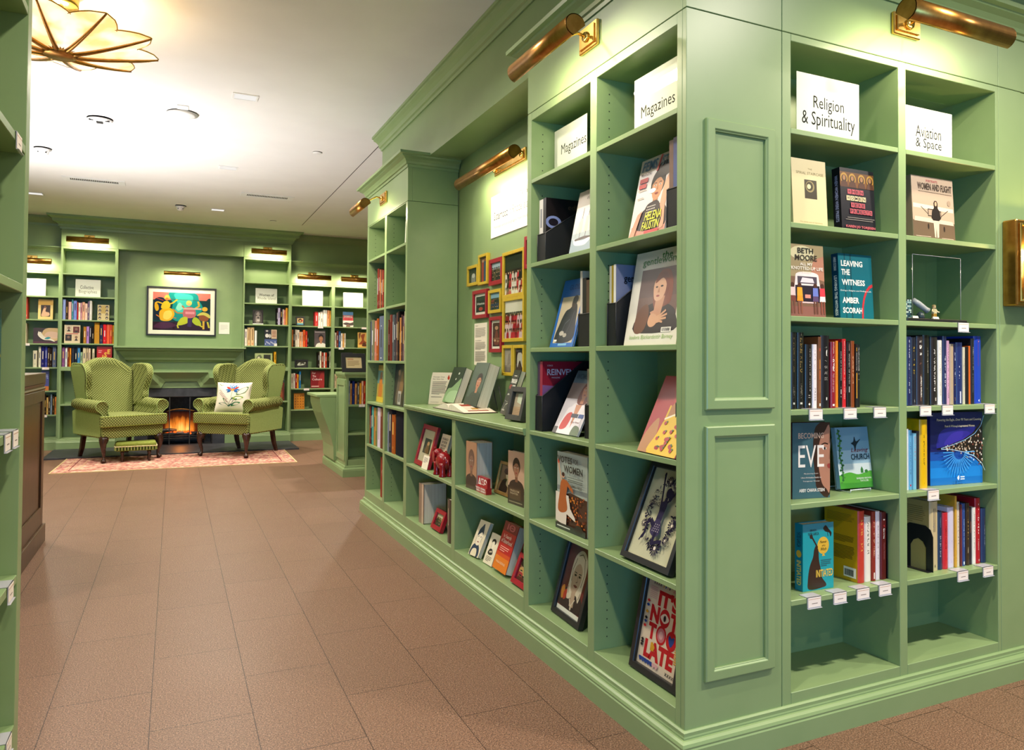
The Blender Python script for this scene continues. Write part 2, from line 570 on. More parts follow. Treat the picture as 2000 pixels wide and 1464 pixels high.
def bookcase(name, label, cat, loc, rz, u0, u1, bays, shelves, depth, top, seam=None, head=None, th=0.018, pegs=False, deck=None, group=None, backs=0.012):
    """local frame: x to the right along the front, y into the case, z up; one mesh for every board"""
    t = thing(name, label, cat, loc, rz, group)
    zt = seam or top + 0.03
    edges = [u0] + [x for b in bays for x in b] + [u1]
    for i in range(0, len(edges), 2):
        a, b = edges[i], edges[i + 1]
        part = 'side_panel' if i in (0, len(edges) - 2) else 'divider'
        mb = MB().box(a, b, 0.0, depth, 0.0, zt)
        if pegs and i < len(edges) - 2:
            zs = sorted(shelves)
            for q in range(len(zs)):
                z1 = zs[q + 1] - 0.05 if q + 1 < len(zs) else top - 0.05
                holes(mb, b + 0.0006, zs[q] + 0.045, z1, (0.055,))
        mb.build(part, PAINT2, t, 0.0012, 1)
    for a, b in bays:
        for z in shelves:
            if deck and z == min(shelves):
                box_part('base', M['paint'], t, a, b, 0.0, depth, 0.0, z)
            else:
                box_part('shelf', M['paint'], t, a, b, 0.001, depth, z - th, z)
        box_part('top_rail', M['paint'], t, a, b, 0.0, depth, top, zt)
        box_part('back_panel', M['paint'], t, a, b, depth - backs, depth, min(shelves), top, 0)
    if head:
        box_part('header', M['paint'], t, u0, u1, 0.0, 0.03, zt + 0.0022, head)
        if pegs:
            box_part('header_side', M['paint'], t, u0, u0 + 0.03, 0.0305, depth, zt + 0.0022, head)
            box_part('header_side', M['paint'], t, u1 - 0.03, u1, 0.0305, depth, zt + 0.0022, head)
    return t


SR = [1.992, 1.681, 1.372, 1.063, 0.755, 0.443, 0.147]      # shelf tops, end face of the island
SL = [2.010, 1.642, 1.273, 0.915, 0.533, 0.160]             # shelf tops, long face of the island
bookcase('magazine_bookcase', 'tall green magazine bookcase of two bays on the island long side by its corner', 'bookcase', (0, 0, 0), -PI / 2,
         -1.111, -0.021, [(-1.072, -0.571), (-0.526, -0.046)], SL, 0.29, 2.270, 2.305, 2.52, pegs=True, deck=True)
bookcase('end_bookcase', 'green bookcase of two bays on the island end under the Religion and Aviation signs', 'bookcase', (0, 0, 0), 0,
         0.388, 1.509, [(0.426, 0.941), (0.980, 1.492)], SR, 0.258, 2.281, 2.305, 2.52, deck=True)
bookcase('tall_bookcase', 'narrow tall green bookcase at the far end of the island beyond the photo niche', 'bookcase', (0, 0, 0), -PI / 2,
         -4.075, -2.950, [(-4.030, -3.535), (-3.484, -2.990)], [2.010, 1.604, 1.207, 0.881, 0.545, 0.175], 0.36, 2.275, 2.282, 2.52, pegs=True, deck=True)
lowcase = bookcase('display_cabinet', 'low green display cabinet under the niche counter between the two tall bookcases', 'cabinet', (0, 0, 0), -PI / 2,
                   -2.949, -1.112, [(-2.927, -2.052), (-1.998, -1.123)], [0.533, 0.180], 0.366, 0.885, 0.886, None, deck=True)
ct = MB().prism([(0.366, 0.889), (-0.006, 0.889), (-0.010, 0.893), (-0.010, 0.902), (-0.014, 0.904), (-0.014, 0.916), (-0.011, 0.919), (0.366, 0.919)], 'x', -2.949, -1.112)
o = ct.build('countertop', M['paint'])
o.rotation_euler = (0, 0, -PI / 2)
tag(o, 'green painted countertop of the niche with open book and framed cards', 'countertop')

# panelled corner of the island end, and the plain panel the sconce hangs on
cp = thing('corner_pilaster', 'green corner pilaster with two raised rectangular mouldings on the island end', 'pilaster')
box_part('board', M['paint'], cp, 0.0, 0.386, 0.0, 0.020, 0.0, 2.305)
box_part('header', M['paint'], cp, 0.0, 0.386, 0.0, 0.020, 2.3072, 2.52)
box_part('return_board', M['paint'], cp, 0.0, 0.020, 0.0202, 0.0208, 0.0, 2.305, 0)
box_part('return_header', M['paint'], cp, 0.0, 0.030, 0.0202, 0.0210, 2.3072, 2.52, 0)
for z0, z1 in ((1.071, 1.972), (0.245, 1.021)):
    mb = MB()
    prof = [(0.0, 0.0), (0.0, 0.010), (0.004, 0.013), (0.030, 0.013), (0.034, 0.008), (0.037, 0.008), (0.037, 0.0)]
    x0, x1 = 0.070, 0.347
    rings = []
    for cx, cz, sx, sz in ((x0, z0, 1, 1), (x1, z0, -1, 1), (x1, z1, -1, -1), (x0, z1, 1, -1)):
        rings.append([(cx + sx * u, -v, cz + sz * u) for u, v in prof])
    k = len(prof)
    mb.add([p for r in rings for p in r], [(i * k + j, i * k + (j + 1) % k, ((i + 1) % 4) * k + (j + 1) % k, ((i + 1) % 4) * k + j) for i in range(4) for j in range(k)])
    mb.build('raised_moulding', M['paint'], cp, 0.001, 1)
sp = thing('sconce_pilaster', 'plain green pilaster behind the brass sconce at the end of the bookcase', 'pilaster')
box_part('board', M['paint'], sp, 1.511, 1.652, 0.0, 0.03, 0.0, 2.305)
box_part('board', M['paint'], sp, 1.6545, 4.5, 0.003, 0.03, 0.0, 2.305)
box_part('header', M['paint'], sp, 1.511, 4.5, 0.0, 0.03, 2.3072, 2.52)
struct('wall_end', MB().box(1.53, 4.5, 0.031, 0.44, 0.0, 2.58), M['paint'])

# bookcase at the left edge of the view
lb = bookcase('side_bookcase', 'teal green bookcase seen edge on beside the wooden counter', 'bookcase', (-1.765, 0, 0), PI / 2,
              -1.30, 0.487, [(-1.26, -0.44), (-0.40, 0.435)], [2.108 + 0.018, 1.764, 1.406, 1.037, 0.665, 0.286], 0.30, 2.45, 2.49, 2.70, th=0.022, deck=True)

# ------------------------------------------------------------------ fireplace wall
SB = [2.312, 2.012, 1.705, 1.395, 1.088, 0.597, 0.150]
SW = [2.010, 1.705, 1.390, 1.080, 0.773, 0.460, 0.160]
bookcase('fireside_bookcase', 'single green bookcase between the fireplace and the corner, under the Collective Biographies sign', 'bookcase', (0, 9.33, 0), 0,
         -2.765, -2.104, [(-2.741, -2.141)], SB, 0.29, 2.632, 2.665, 2.885, deck=True)
bookcase('fireside_bookcase', 'single green bookcase beside the fireplace, under the Women of Rhode Island sign', 'bookcase', (0, 9.33, 0), 0,
         -0.520, 0.136, [(-0.502, 0.109)], SB, 0.29, 2.632, 2.665, 2.885, deck=True)
for x0, x1 in ((-2.741, -2.141), (-0.502, 0.109)):
    struct('trim_5' if x0 < -1 else 'trim_6', MB().box(x0, x1, 9.322, 9.345, 1.036, 1.0875), M['paint'], 0.001)
bookcase('wall_bookcase', 'green wall bookcase in the far corner behind the wooden counter', 'bookcase', (0, 9.44, 0), 0,
         -3.42, -2.766, [(-3.38, -2.798)], SW, 0.28, 2.305, 2.33, 2.58, deck=True)
bookcase('wall_bookcase', 'green wall bookcase of two bays with three brass lights, behind the short bookcase', 'bookcase', (0, 9.44, 0), 0,
         0.137, 1.42, [(0.170, 0.751), (0.799, 1.380)], SW, 0.28, 2.305, 2.33, 2.58, deck=True)
struct('wall_overmantel', MB().box(-2.103, -0.521, 9.33, 9.70, 2.667, CEIL - 0.001).box(-2.103, -0.521, 9.50, 9.70, 1.30, 2.668), M['paint'])
struct('wall_upper_left', MB().box(-2.765, -2.1035, 9.334, 9.70, 2.89, CEIL - 0.001).box(-3.42, -2.766, 9.47, 9.70, 2.585, CEIL - 0.001), M['paint'])
struct('wall_upper_right', MB().box(-0.5205, 0.136, 9.334, 9.70, 2.89, CEIL - 0.001).box(0.137, 1.42, 9.47, 9.70, 2.585, CEIL - 0.001), M['paint'])
big = [(0.0, 2.885), (0.014, 2.885), (0.018, 2.915), (0.032, 2.925), (0.036, 2.945), (0.062, 2.965), (0.090, 2.972), (0.094, 2.985), (0.100, 3.010), (0.125, 3.030), (0.150, 3.036), (0.152, CEIL - 0.001), (0.0, CEIL - 0.001)]
struct('trim_7', MB().sweep(big, [(-2.765, 9.47), (-2.765, 9.33), (0.136, 9.33), (0.136, 9.47)][::1]), M['paint'])
slim = [(0.0, 2.94), (0.008, 2.94), (0.012, 2.965), (0.03, 2.99), (0.05, 3.02), (0.06, 3.03), (0.06, CEIL - 0.001), (0.0, CEIL - 0.001)]
struct('trim_8', MB().sweep(slim, [(-3.42, 9.47), (-2.767, 9.47)]), M['paint'])
struct('trim_9', MB().sweep(slim, [(0.138, 9.47), (1.42, 9.47)]), M['paint'])
wcr = [(u, z + 0.058) for u, z in crown]
struct('trim_10', MB().sweep(wcr, [(-3.42, 9.44), (-2.767, 9.44)]), M['paint'])
struct('trim_11', MB().sweep(wcr, [(0.138, 9.44), (1.42, 9.44)]), M['paint'])
wb = [(0.0, 0.0), (0.018, 0.0), (0.018, 0.105), (0.012, 0.112), (0.012, 0.122), (0.006, 0.128), (0.006, 0.142), (0.0, 0.146)]
for nm, pts in (('baseboard_left', [(-3.42, 9.44), (-2.765, 9.44), (-2.765, 9.33), (-2.104, 9.33)]), ('baseboard_right', [(-0.52, 9.33), (0.136, 9.33), (0.136, 9.44), (1.42, 9.44)])):
    struct(nm, MB().sweep(wb, pts), M['paint'])

# mantelpiece
mp = thing('fireplace', 'green mantelpiece and slate fireplace with a glowing electric fire', 'fireplace', (-1.312, 9.33, 0))
cor = [(0.0, 1.156), (0.02, 1.156), (0.03, 1.175), (0.06, 1.185), (0.065, 1.215), (0.10, 1.25), (0.125, 1.285), (0.13, 1.30), (0.165, 1.315), (0.17, 1.338), (0.19, 1.342), (0.19, 1.366), (0.0, 1.366)]
MB().sweep(cor, [(-0.632, 0.002), (-0.632, -0.004), (0.632, -0.004), (0.632, 0.002)]).build('mantel_shelf', M['paint'], mp)
box_part('shelf_board', M['paint'], mp, -0.82, 0.82, -0.205, -0.0, 1.345, 1.368)
box_part('shelf_board', M['paint'], mp, -0.790, 0.790, 0.0, 0.169, 1.158, 1.368)
box_part('frieze', M['paint'], mp, -0.790, 0.790, -0.004, 0.16, 1.028, 1.157)
# architrave: cove moulding that steps up over the middle of the opening
path = [(-0.60, 0.80), (-0.25, 0.80), (-0.20, 0.885), (0.20, 0.885), (0.25, 0.80), (0.60, 0.80)]
arch = MB()
ring = []
for k, (x, z) in enumerate(path):
    top_ = 1.03 if 1 < k < 4 else 0.955
    xs_ = x * (1.7 if k in (2, 3) else 1.42 if k in (1, 4) else 1.0)
    ring.append([(x, -0.012, z), (x, -0.030, z + 0.004), (x + (xs_ - x) * .25, -0.045, z + (top_ - z) * .30), (x + (xs_ - x) * .6, -0.075, z + (top_ - z) * .55), (xs_, -0.115, z + (top_ - z) * .86), (xs_, -0.125, z + (top_ - z) * .9), (xs_, -0.125, top_), (xs_, 0.0, top_ + 0.0), (x, 0.0, z)])
k = len(ring[0])
arch.add([p for r in ring for p in r], [(i * k + j, (i + 1) * k + j, (i + 1) * k + (j + 1) % k, i * k + (j + 1) % k) for i in range(len(ring) - 1) for j in range(k)] + [tuple(range(k)), tuple((len(ring) - 1) * k + j for j in range(k))])
arch.build('architrave', M['paint'], mp)
box_part('lintel_board', M['paint'], mp, -0.790, 0.790, -0.004, 0.12, 0.80, 1.027)
for s in (-1, 1):
    a, b = sorted((s * 0.57, s * 0.790))
    box_part('jamb', M['paint'], mp, a, b, -0.004, 0.14, 0.0, 0.799)
    a, b = sorted((s * 0.41, s * 0.569))
    box_part('slate_slip', M['slate'], mp, a, b, 0.004, 0.14, 0.0, 0.799)
box_part('slate_lintel', M['slate'], mp, -0.409, 0.409, 0.004, 0.14, 0.68, 0.889)
fb = MB()
fb.box(-0.409, 0.409, 0.36, 0.365, 0.0, 0.68).box(-0.409, -0.40, 0.02, 0.36, 0.0, 0.68).box(0.40, 0.409, 0.02, 0.36, 0.0, 0.68).box(-0.40, 0.40, 0.02, 0.36, 0.672, 0.68).box(-0.40, 0.40, 0.02, 0.36, 0.0, 0.012)
fb.build('firebox', M['iron'], mp)
fr = MB()
fr.prism([(-0.30, 0.06), (-0.30, 0.34), (-0.24, 0.42), (-0.14, 0.475), (0, 0.495), (0.14, 0.475), (0.24, 0.42), (0.30, 0.34), (0.30, 0.06)], 'y', 0.20, 0.215)
fr.build('fire_insert', M['black'], mp)
arc = [(0.31 * math.cos(a), 0.195, 0.30 + 0.20 * math.sin(a)) for a in (PI * i / 16 for i in range(17))]
MB().tube([(0.31, 0.195, 0.05)] + arc + [(-0.31, 0.195, 0.05)], 0.009, 8).build('bronze_arch', M['brass'], mp)
random.seed(3)
fl = MB()
pts = [(0.27 * math.sin(q), 0.19 - 0.03 * math.cos(q)) for q in (-1.5 + 3.0 * i / 14 for i in range(15))]
fl.add([(x, y, z) for z in (0.14, 0.30, 0.47) for x, y in pts], [(r * 15 + i, r * 15 + i + 1, r * 15 + 16 + i, r * 15 + 15 + i) for r in range(2) for i in range(14)], smooth=True)
fl.build('flame_screen', M['flame'], mp)
em = MB()
for i in range(26):
    em.ball((random.uniform(-0.17, 0.17), 0.14 + random.uniform(-.03, .03), 0.17 + random.uniform(-.02, .02)), 0.024, 0.02, 0.016, 7, 5)
em.build('ember_bed', M['ember'], mp)
for i, (a, b, z) in enumerate((((-0.22, 0.15), (0.18, 0.12), 0.145), ((-0.15, 0.11), (0.22, 0.16), 0.155), ((-0.26, 0.13), (-0.05, 0.16), 0.20))):
    MB().tube([(a[0], a[1], z), ((a[0] + b[0]) / 2, (a[1] + b[1]) / 2, z + 0.012), (b[0], b[1], z)], [0.026, 0.03, 0.024], 9).build('log', M['iron'], mp)
gr = MB()
for x in (-0.27, 0.27):
    gr.box(x - 0.008, x + 0.008, 0.08, 0.2, 0.012, 0.16)
for z in (0.10, 0.13):
    gr.tube([(-0.30, 0.085, z), (0.30, 0.085, z)], 0.006, 6)
gr.build('grate', M['iron'], mp)
for x in (-0.14, 0.115):
    box_part('screen_bar', M['iron'], mp, x - 0.006, x + 0.006, 0.012, 0.024, 0.012, 0.672, 0.0)
fo = point_light('fire_glow', (0, 0.10, 0.27), 2.2, (1.0, 0.30, 0.06), 0.06, mp)
o = MB().box(-2.80, 0.133, 8.35, 9.29, 0.0005, 0.022).build('hearth_slab', M['slate'], None, 0.002)
tag(o, 'dark slate hearth slab on the floor before the fireplace', 'hearth')

# ------------------------------------------------------------------ brass picture lights
def picture_light(label, loc, rz, tube_len, out, drop, plate_w, plate_h, power, r=0.038, arms=(0.0,), shift=0.0, group='brass picture lights', tint=(1.0, 0.87, 0.62)):
    t = thing('picture_light', label, 'wall light', loc, rz, group)
    box_part('wall_plate', M['brass_bright'], t, -plate_w / 2, plate_w / 2, -0.014, -0.0004, -plate_h / 2, plate_h / 2, 0.003)
    box_part('wall_plate_rim', M['brass_bright'], t, -plate_w / 2 + 0.012, plate_w / 2 - 0.012, -0.020, -0.0142, -plate_h / 2 + 0.012, plate_h / 2 - 0.012, 0.002)
    for ax in arms:
        a = MB().tube([(ax, -0.016, 0), (ax, -0.06, 0.008), (ax + shift * .5, -out * 0.6, -drop * .25), (ax + shift, -out + r * .5, -drop + r * 0.65)], 0.006, 8)
        a.lathe([(0.017, -0.030), (0.02, -0.022), (0.012, -0.016)], 12, center=(ax, 0, 0), axis='y')
        a.build('arm', M['brass_bright'], t)
    sh = MB()
    mid = math.radians(-48)                            # the slot faces the wall and downwards
    a0, a1 = mid + math.radians(52), mid + math.radians(308)
    arc = [(math.cos(a0 + (a1 - a0) * i / 22), math.sin(a0 + (a1 - a0) * i / 22)) for i in range(23)]
    outl = [(-out + r * c, -drop + r * s) for c, s in arc]
    inl = [(-out + (r - 0.003) * c, -drop + (r - 0.003) * s) for c, s in arc][::-1]
    sh.prism(outl + inl, 'x', shift - tube_len / 2, shift + tube_len / 2, smooth=True)
    for x in (shift - tube_len / 2, shift + tube_len / 2 - 0.003):
        sh.prism(outl, 'x', x, x + 0.003)
    sh.build('shade', M['brass'], t)
    MB().tube([(shift - tube_len / 2 + 0.02, -out, -drop), (shift + tube_len / 2 - 0.02, -out, -drop)], 0.010, 8).build('lamp_tube', M['glassbulb'], t)
    area_light('picture_light_beam', (shift, -out + 0.014, -drop - 0.016), (0, 0.67, -0.74), tube_len - 0.05, 0.04, power * 0.62, tint, 170, t)
    return t


PL = picture_light
PL('brass picture light over the magazine bookcase near the island corner', (0, 0.57, 2.435), -PI / 2, 0.47, 0.20, 0.085, 0.13, 0.095, 8.5)
PL('brass picture light over the island end bookcase above the Religion and Aviation signs', (0.973, 0, 2.435), 0, 0.51, 0.20, 0.075, 0.14, 0.08, 8.5)
PL('small brass picture light over the far narrow bookcase of the island', (0, 3.555, 2.415), -PI / 2, 0.36, 0.185, 0.085, 0.17, 0.085, 6)
PL('long brass picture light with two arms above the framed photos in the niche', (0.367, 2.09, 2.375), -PI / 2, 0.82, 0.165, 0.06, 0.43, 0.075, 9, arms=(-0.19, 0.19))
PL('brass picture light above the Collective Biographies bookcase', (-2.445, 9.33, 2.794), 0, 0.48, 0.19, 0.06, 0.12, 0.06, 11)
PL('brass picture light above the Women of Rhode Island bookcase', (-0.196, 9.33, 2.794), 0, 0.48, 0.19, 0.06, 0.12, 0.06, 11)
PL('brass picture light over the bay just beyond the fireside bookcase', (0.459, 9.44, 2.476), 0, 0.48, 0.19, 0.06, 0.12, 0.06, 11)
PL('brass picture light half hidden by the narrow island bookcase', (1.090, 9.44, 2.472), 0, 0.48, 0.19, 0.06, 0.12, 0.06, 11)
PL('brass picture light cut by the side bookcase, in the far corner', (-3.098, 9.44, 2.500), 0, 0.48, 0.19, 0.06, 0.12, 0.06, 11)
PL('slim brass picture light above the framed painting', (-1.321, 9.50, 2.40), 0, 0.46, 0.19, 0.02, 0.12, 0.05, 9, r=0.026)

# brass wall sconce at the end of the island
sc = thing('wall_sconce', 'boxed brass wall sconce glowing gold on the plain pilaster', 'wall light', (1.528, -0.0005, 1.443))
b = MB()
b.box(0.0, 0.30, -0.055, 0.0, 0.0, 0.335)
b.build('backplate', M['brass'], sc, 0.006, 2)
rim = MB().box(0.014, 0.024, -0.062, -0.055, 0.016, 0.32).box(0.27, 0.28, -0.062, -0.055, 0.016, 0.32).box(0.024, 0.27, -0.062, -0.055, 0.016, 0.026).box(0.024, 0.27, -0.062, -0.055, 0.31, 0.32)
rim.build('rim', M['brass_bright'], sc, 0.002, 1)
MB().lathe([(0.03, 0), (0.036, 0.006), (0.010, 0.012), (0.010, 0.05)], 16, center=(0.15, -0.13, 0.075)).build('candle_cup', M['brass_bright'], sc)
MB().tube([(0.15, -0.06, 0.06), (0.15, -0.10, 0.05), (0.15, -0.13, 0.075)], 0.006, 8).build('arm', M['brass_bright'], sc)
MB().lathe([(0.010, 0), (0.018, 0.03), (0.012, 0.06), (0.002, 0.08)], 12, center=(0.15, -0.13, 0.125)).build('candle_bulb', M['glassbulb'], sc)
point_light('sconce_glow', (0.15, -0.14, 0.21), 5, (1.0, 0.68, 0.25), 0.02, sc)

# ------------------------------------------------------------------ ceiling fittings
def glow_glass():
    m, n, l, b = principled('lit_petal_glass', (0.95, 0.85, 0.65), 0.3)
    tc = n.new('ShaderNodeTexCoord')
    nz = n.new('ShaderNodeTexNoise'); nz.inputs['Scale'].default_value = 9
    rp = n.new('ShaderNodeValToRGB')
    rp.color_ramp.elements[0].position = 0.35; rp.color_ramp.elements[0].color = (1.0, 0.55, 0.16, 1)
    rp.color_ramp.elements[1].position = 0.6; rp.color_ramp.elements[1].color = (1.0, 0.86, 0.62, 1)
    l.new(tc.outputs['Object'], nz.inputs['Vector']); l.new(nz.outputs[0], rp.inputs[0])
    l.new(rp.outputs[0], b.inputs['Emission Color'])
    b.inputs['Emission Strength'].default_value = 1.25
    return m


M['petal'] = glow_glass()
pd = thing('flower_pendant', 'brass flower shaped ceiling light with glowing glass petals', 'ceiling light', (-1.955, 2.5, 0))
MB().lathe([(0.0, 2.99), (0.075, 2.99), (0.08, 2.995), (0.08, CEIL - 0.0005)], 28).build('canopy', M['brass_bright'], pd)
MB().lathe([(0.012, 2.76), (0.012, 2.99)], 12).build('stem', M['brass_bright'], pd)
MB().lathe([(0.0, 2.735), (0.07, 2.735), (0.078, 2.745), (0.06, 2.765), (0.0, 2.77)], 28).build('bottom_disc', M['brass'], pd)
NP_ = 10
for i in range(NP_):
    a = 2 * PI * (i + 0.35) / NP_
    g = MB(); R1 = 0.455
    nu, nv = 12, 6
    P_ = {}
    for u in range(nu + 1):
        t_ = u / nu
        r_ = 0.055 + (R1 - 0.055) * t_
        hw = 0.018 + 0.105 * (math.sin(PI * min(1, t_ ** 1.15)) ** 0.8) if u < nu else 0.004
        zc = 2.752 + 0.085 * t_ ** 1.4
        for v in range(nv + 1):
            s_ = -1 + 2 * v / nv
            P_[u, v] = (r_, s_ * hw, zc + 0.028 * s_ * s_ * math.sin(PI * t_))
    def rotp(p, c=math.cos(a), s=math.sin(a)):
        return (p[0] * c - p[1] * s, p[0] * s + p[1] * c, p[2])
    g.add([rotp(P_[u, v]) for u in range(nu + 1) for v in range(nv + 1)], [(u * (nv + 1) + v, (u + 1) * (nv + 1) + v, (u + 1) * (nv + 1) + v + 1, u * (nv + 1) + v + 1) for u in range(nu) for v in range(nv)], smooth=True)
    pt = g.build('petal', M['petal'], pd)
    edge = [rotp(P_[u, 0]) for u in range(nu + 1)] + [rotp(P_[u, nv]) for u in range(nu, -1, -1)]
    MB().tube(edge, 0.0035, 6).build('petal_rim', M['brass_bright'], pt)
    MB().tube([rotp((P_[u, 3][0], 0, P_[u, 3][2] - 0.006)) for u in range(nu + 1)], [0.013 - 0.008 * u / nu for u in range(nu + 1)], 6).build('petal_rib', M['brass'], pt)
point_light('pendant_glow', (0, 0, 2.90), 40, (1.0, 0.74, 0.44), 0.05, pd)

def recessed(label, x, y, power):
    t = thing('recessed_light', label, 'ceiling light', (x, y, CEIL), 0, 'recessed ceiling lights')
    fr_ = MB().box(-0.085, 0.085, -0.065, -0.052, -0.006, -0.0005).box(-0.085, 0.085, 0.052, 0.065, -0.006, -0.0005).box(-0.085, -0.072, -0.052, 0.052, -0.006, -0.0005).box(0.072, 0.085, -0.052, 0.052, -0.006, -0.0005)
    fr_.build('frame', M['whiteplastic'], t)
    MB().box(-0.072, 0.072, -0.052, 0.052, -0.003, -0.0006).build('lens', M['lens'], t)
    area_light('recessed_beam', (0, 0, -0.012), (0, 0, -1), 0.13, 0.09, power, (1.0, 0.90, 0.76), 150, t)
    return t


M['lens'] = emit_mat('light_lens', (1.0, 0.96, 0.9), 0.95)
REC = 32
recessed('white square recessed ceiling light nearest the flower light', -0.98, 3.66, REC)
recessed('white square recessed ceiling light before the round cover plate', -0.96, 5.78, REC)
recessed('white square recessed ceiling light close to the back wall', -0.94, 8.0, REC * 1.7)
recessed('white square recessed ceiling light in the far corner of the ceiling', -2.86, 7.95, REC * 1.5)
for x, y, k in ((-0.98, 1.55, 1), (-0.98, -0.6, 1), (1.1, -1.25, 1.9), (2.6, -1.25, 1.9), (-0.98, -2.8, 1), (-2.95, 5.0, 1), (1.2, 7.2, 2.2), (-3.2, 1.5, 1)):
    recessed('white square recessed ceiling light beyond the view', x, y, REC * k)


def detector(name, label, x, y, r, prof, slots):
    t = thing(name, label, 'ceiling fitting', (x, y, CEIL))
    MB().lathe([(0.0, -0.0005), (r, -0.0005)] [::-1] + prof, 30).build('body', M['whiteplastic'], t)
    if slots:
        s = MB()
        for x0, x1, y0, y1, z in slots:
            s.box(x0, x1, y0, y1, z, z + 0.008)
        s.build('sensor_slot', M['vent_dark'], t)
    return t


detector('smoke_detector', 'round white smoke detector with dark sensor slots on the ceiling', -1.957, 4.66, 0.09,
         [(0.09, -0.012), (0.08, -0.022), (0.07, -0.026), (0.0, -0.030)], [(-0.022, 0.022, -0.03, 0.015, -0.034), (-0.07, -0.04, -0.052, -0.04, -0.03), (0.04, 0.07, -0.052, -0.04, -0.03)])
dd = detector('ceiling_speaker', 'wide white dish shaped ceiling fitting with a square plate', -1.378, 4.24, 0.11,
              [(0.112, -0.008), (0.08, -0.022), (0.05, -0.03), (0.0, -0.032)], None)
MB().box(-0.038, 0.038, -0.20, -0.11, -0.006, -0.0005).build('square_plate', M['whiteplastic'], dd)
for lab, x, y, r in (('small domed sprinkler with dark slots near the side bookcase', -2.49, 5.80, 0.07), ('small domed sprinkler with dark slots above the fireplace', -1.363, 7.94, 0.062)):
    detector('ceiling_sensor', lab, x, y, r, [(r, -0.012), (r * 0.75, -0.02), (r * 0.62, -0.05), (r * 0.45, -0.062), (0.0, -0.066)], [(-r * .5, r * .5, -r * .56, -r * .3, -0.046)])
for lab, x, y in (('small flat round cover plate on the ceiling near the island soffit', -0.272, 4.86), ('small flat round cover plate on the ceiling near the fireplace wall', -0.226, 8.46)):
    detector('cover_plate', lab, x, y, 0.042, [(0.042, -0.004), (0.036, -0.008), (0.0, -0.009)], None)


def vent(label, x, y):
    t = thing('air_vent', label, 'vent', (x, y, CEIL))
    MB().box(-0.285, -0.225, -0.10, 0.10, -0.006, -0.0005).box(0.225, 0.285, -0.10, 0.10, -0.006, -0.0005).box(-0.225, 0.225, -0.10, -0.045, -0.006, -0.0005).box(-0.225, 0.225, 0.045, 0.10, -0.006, -0.0005).build('frame', M['whiteplastic'], t)
    MB().box(-0.225, 0.225, -0.045, 0.045, -0.002, -0.0006).build('duct', M['vent_dark'], t)
    s = MB()
    for i in range(27):
        xx = -0.222 + i * 0.0171
        s.box(xx - 0.0025, xx + 0.0025, -0.045, 0.045, -0.006, -0.002)
    s.build('slat', M['whiteplastic'], t)


vent('long white ceiling air vent with dark slots behind the smoke detector', -2.19, 6.96)
vent('long white ceiling air vent with dark slots near the island end', -0.47, 6.93)


# ------------------------------------------------------------------ rug, chairs, stool, counter
def rug():
    t = thing('rug', 'worn red patterned rug with pale border under the armchairs', 'rug', (-1.31, 7.92, 0))
    W, D = 1.235, 0.80
    a = math.radians(-1.0)
    t.rotation_euler = (0, 0, a)
    MB().box(-W, W, -D, D, 0.0005, 0.007).build('pile', M['rug'], t, 0.002, 1)
    b = MB()
    for x0, x1, y0, y1 in ((-W, W, -D - 0.014, -D), (-W, W, D, D + 0.014), (-W - 0.014, -W, -D - .014, D + .014), (W, W + 0.014, -D - .014, D + .014)):
        b.box(x0, x1, y0, y1, 0.0005, 0.0085, lin('#c9b183'))
    b.build('edge_binding', M['matte'], t)
    c = MB()
    for q, col in ((0.10, '#c7a07c'), (0.14, '#6d2a2c'), (0.23, '#c7a07c')):
        w_, d_, e = W - q, D - q, 0.010
        for x0, x1, y0, y1 in ((-w_, w_, -d_, -d_ + e), (-w_, w_, d_ - e, d_), (-w_, -w_ + e, -d_, d_), (w_ - e, w_, -d_, d_)):
            c.box(x0, x1, y0, y1, 0.0071, 0.0078, lin(col))
    c.build('border_stripe', M['matte'], t)


rug()


def smooth_closed(pts, n=5):
    """Catmull-Rom through a closed outline"""
    out = []
    L_ = len(pts)
    for i in range(L_):
        p0, p1, p2, p3 = (Vector(pts[(i + k) % L_]) for k in (-1, 0, 1, 2))
        for j in range(n):
            t = j / n
            out.append(tuple(0.5 * ((2 * p1) + (p2 - p0) * t + (2 * p0 - 5 * p1 + 4 * p2 - p3) * t * t + (3 * p1 - p0 - 3 * p2 + p3) * t ** 3)))
    return out


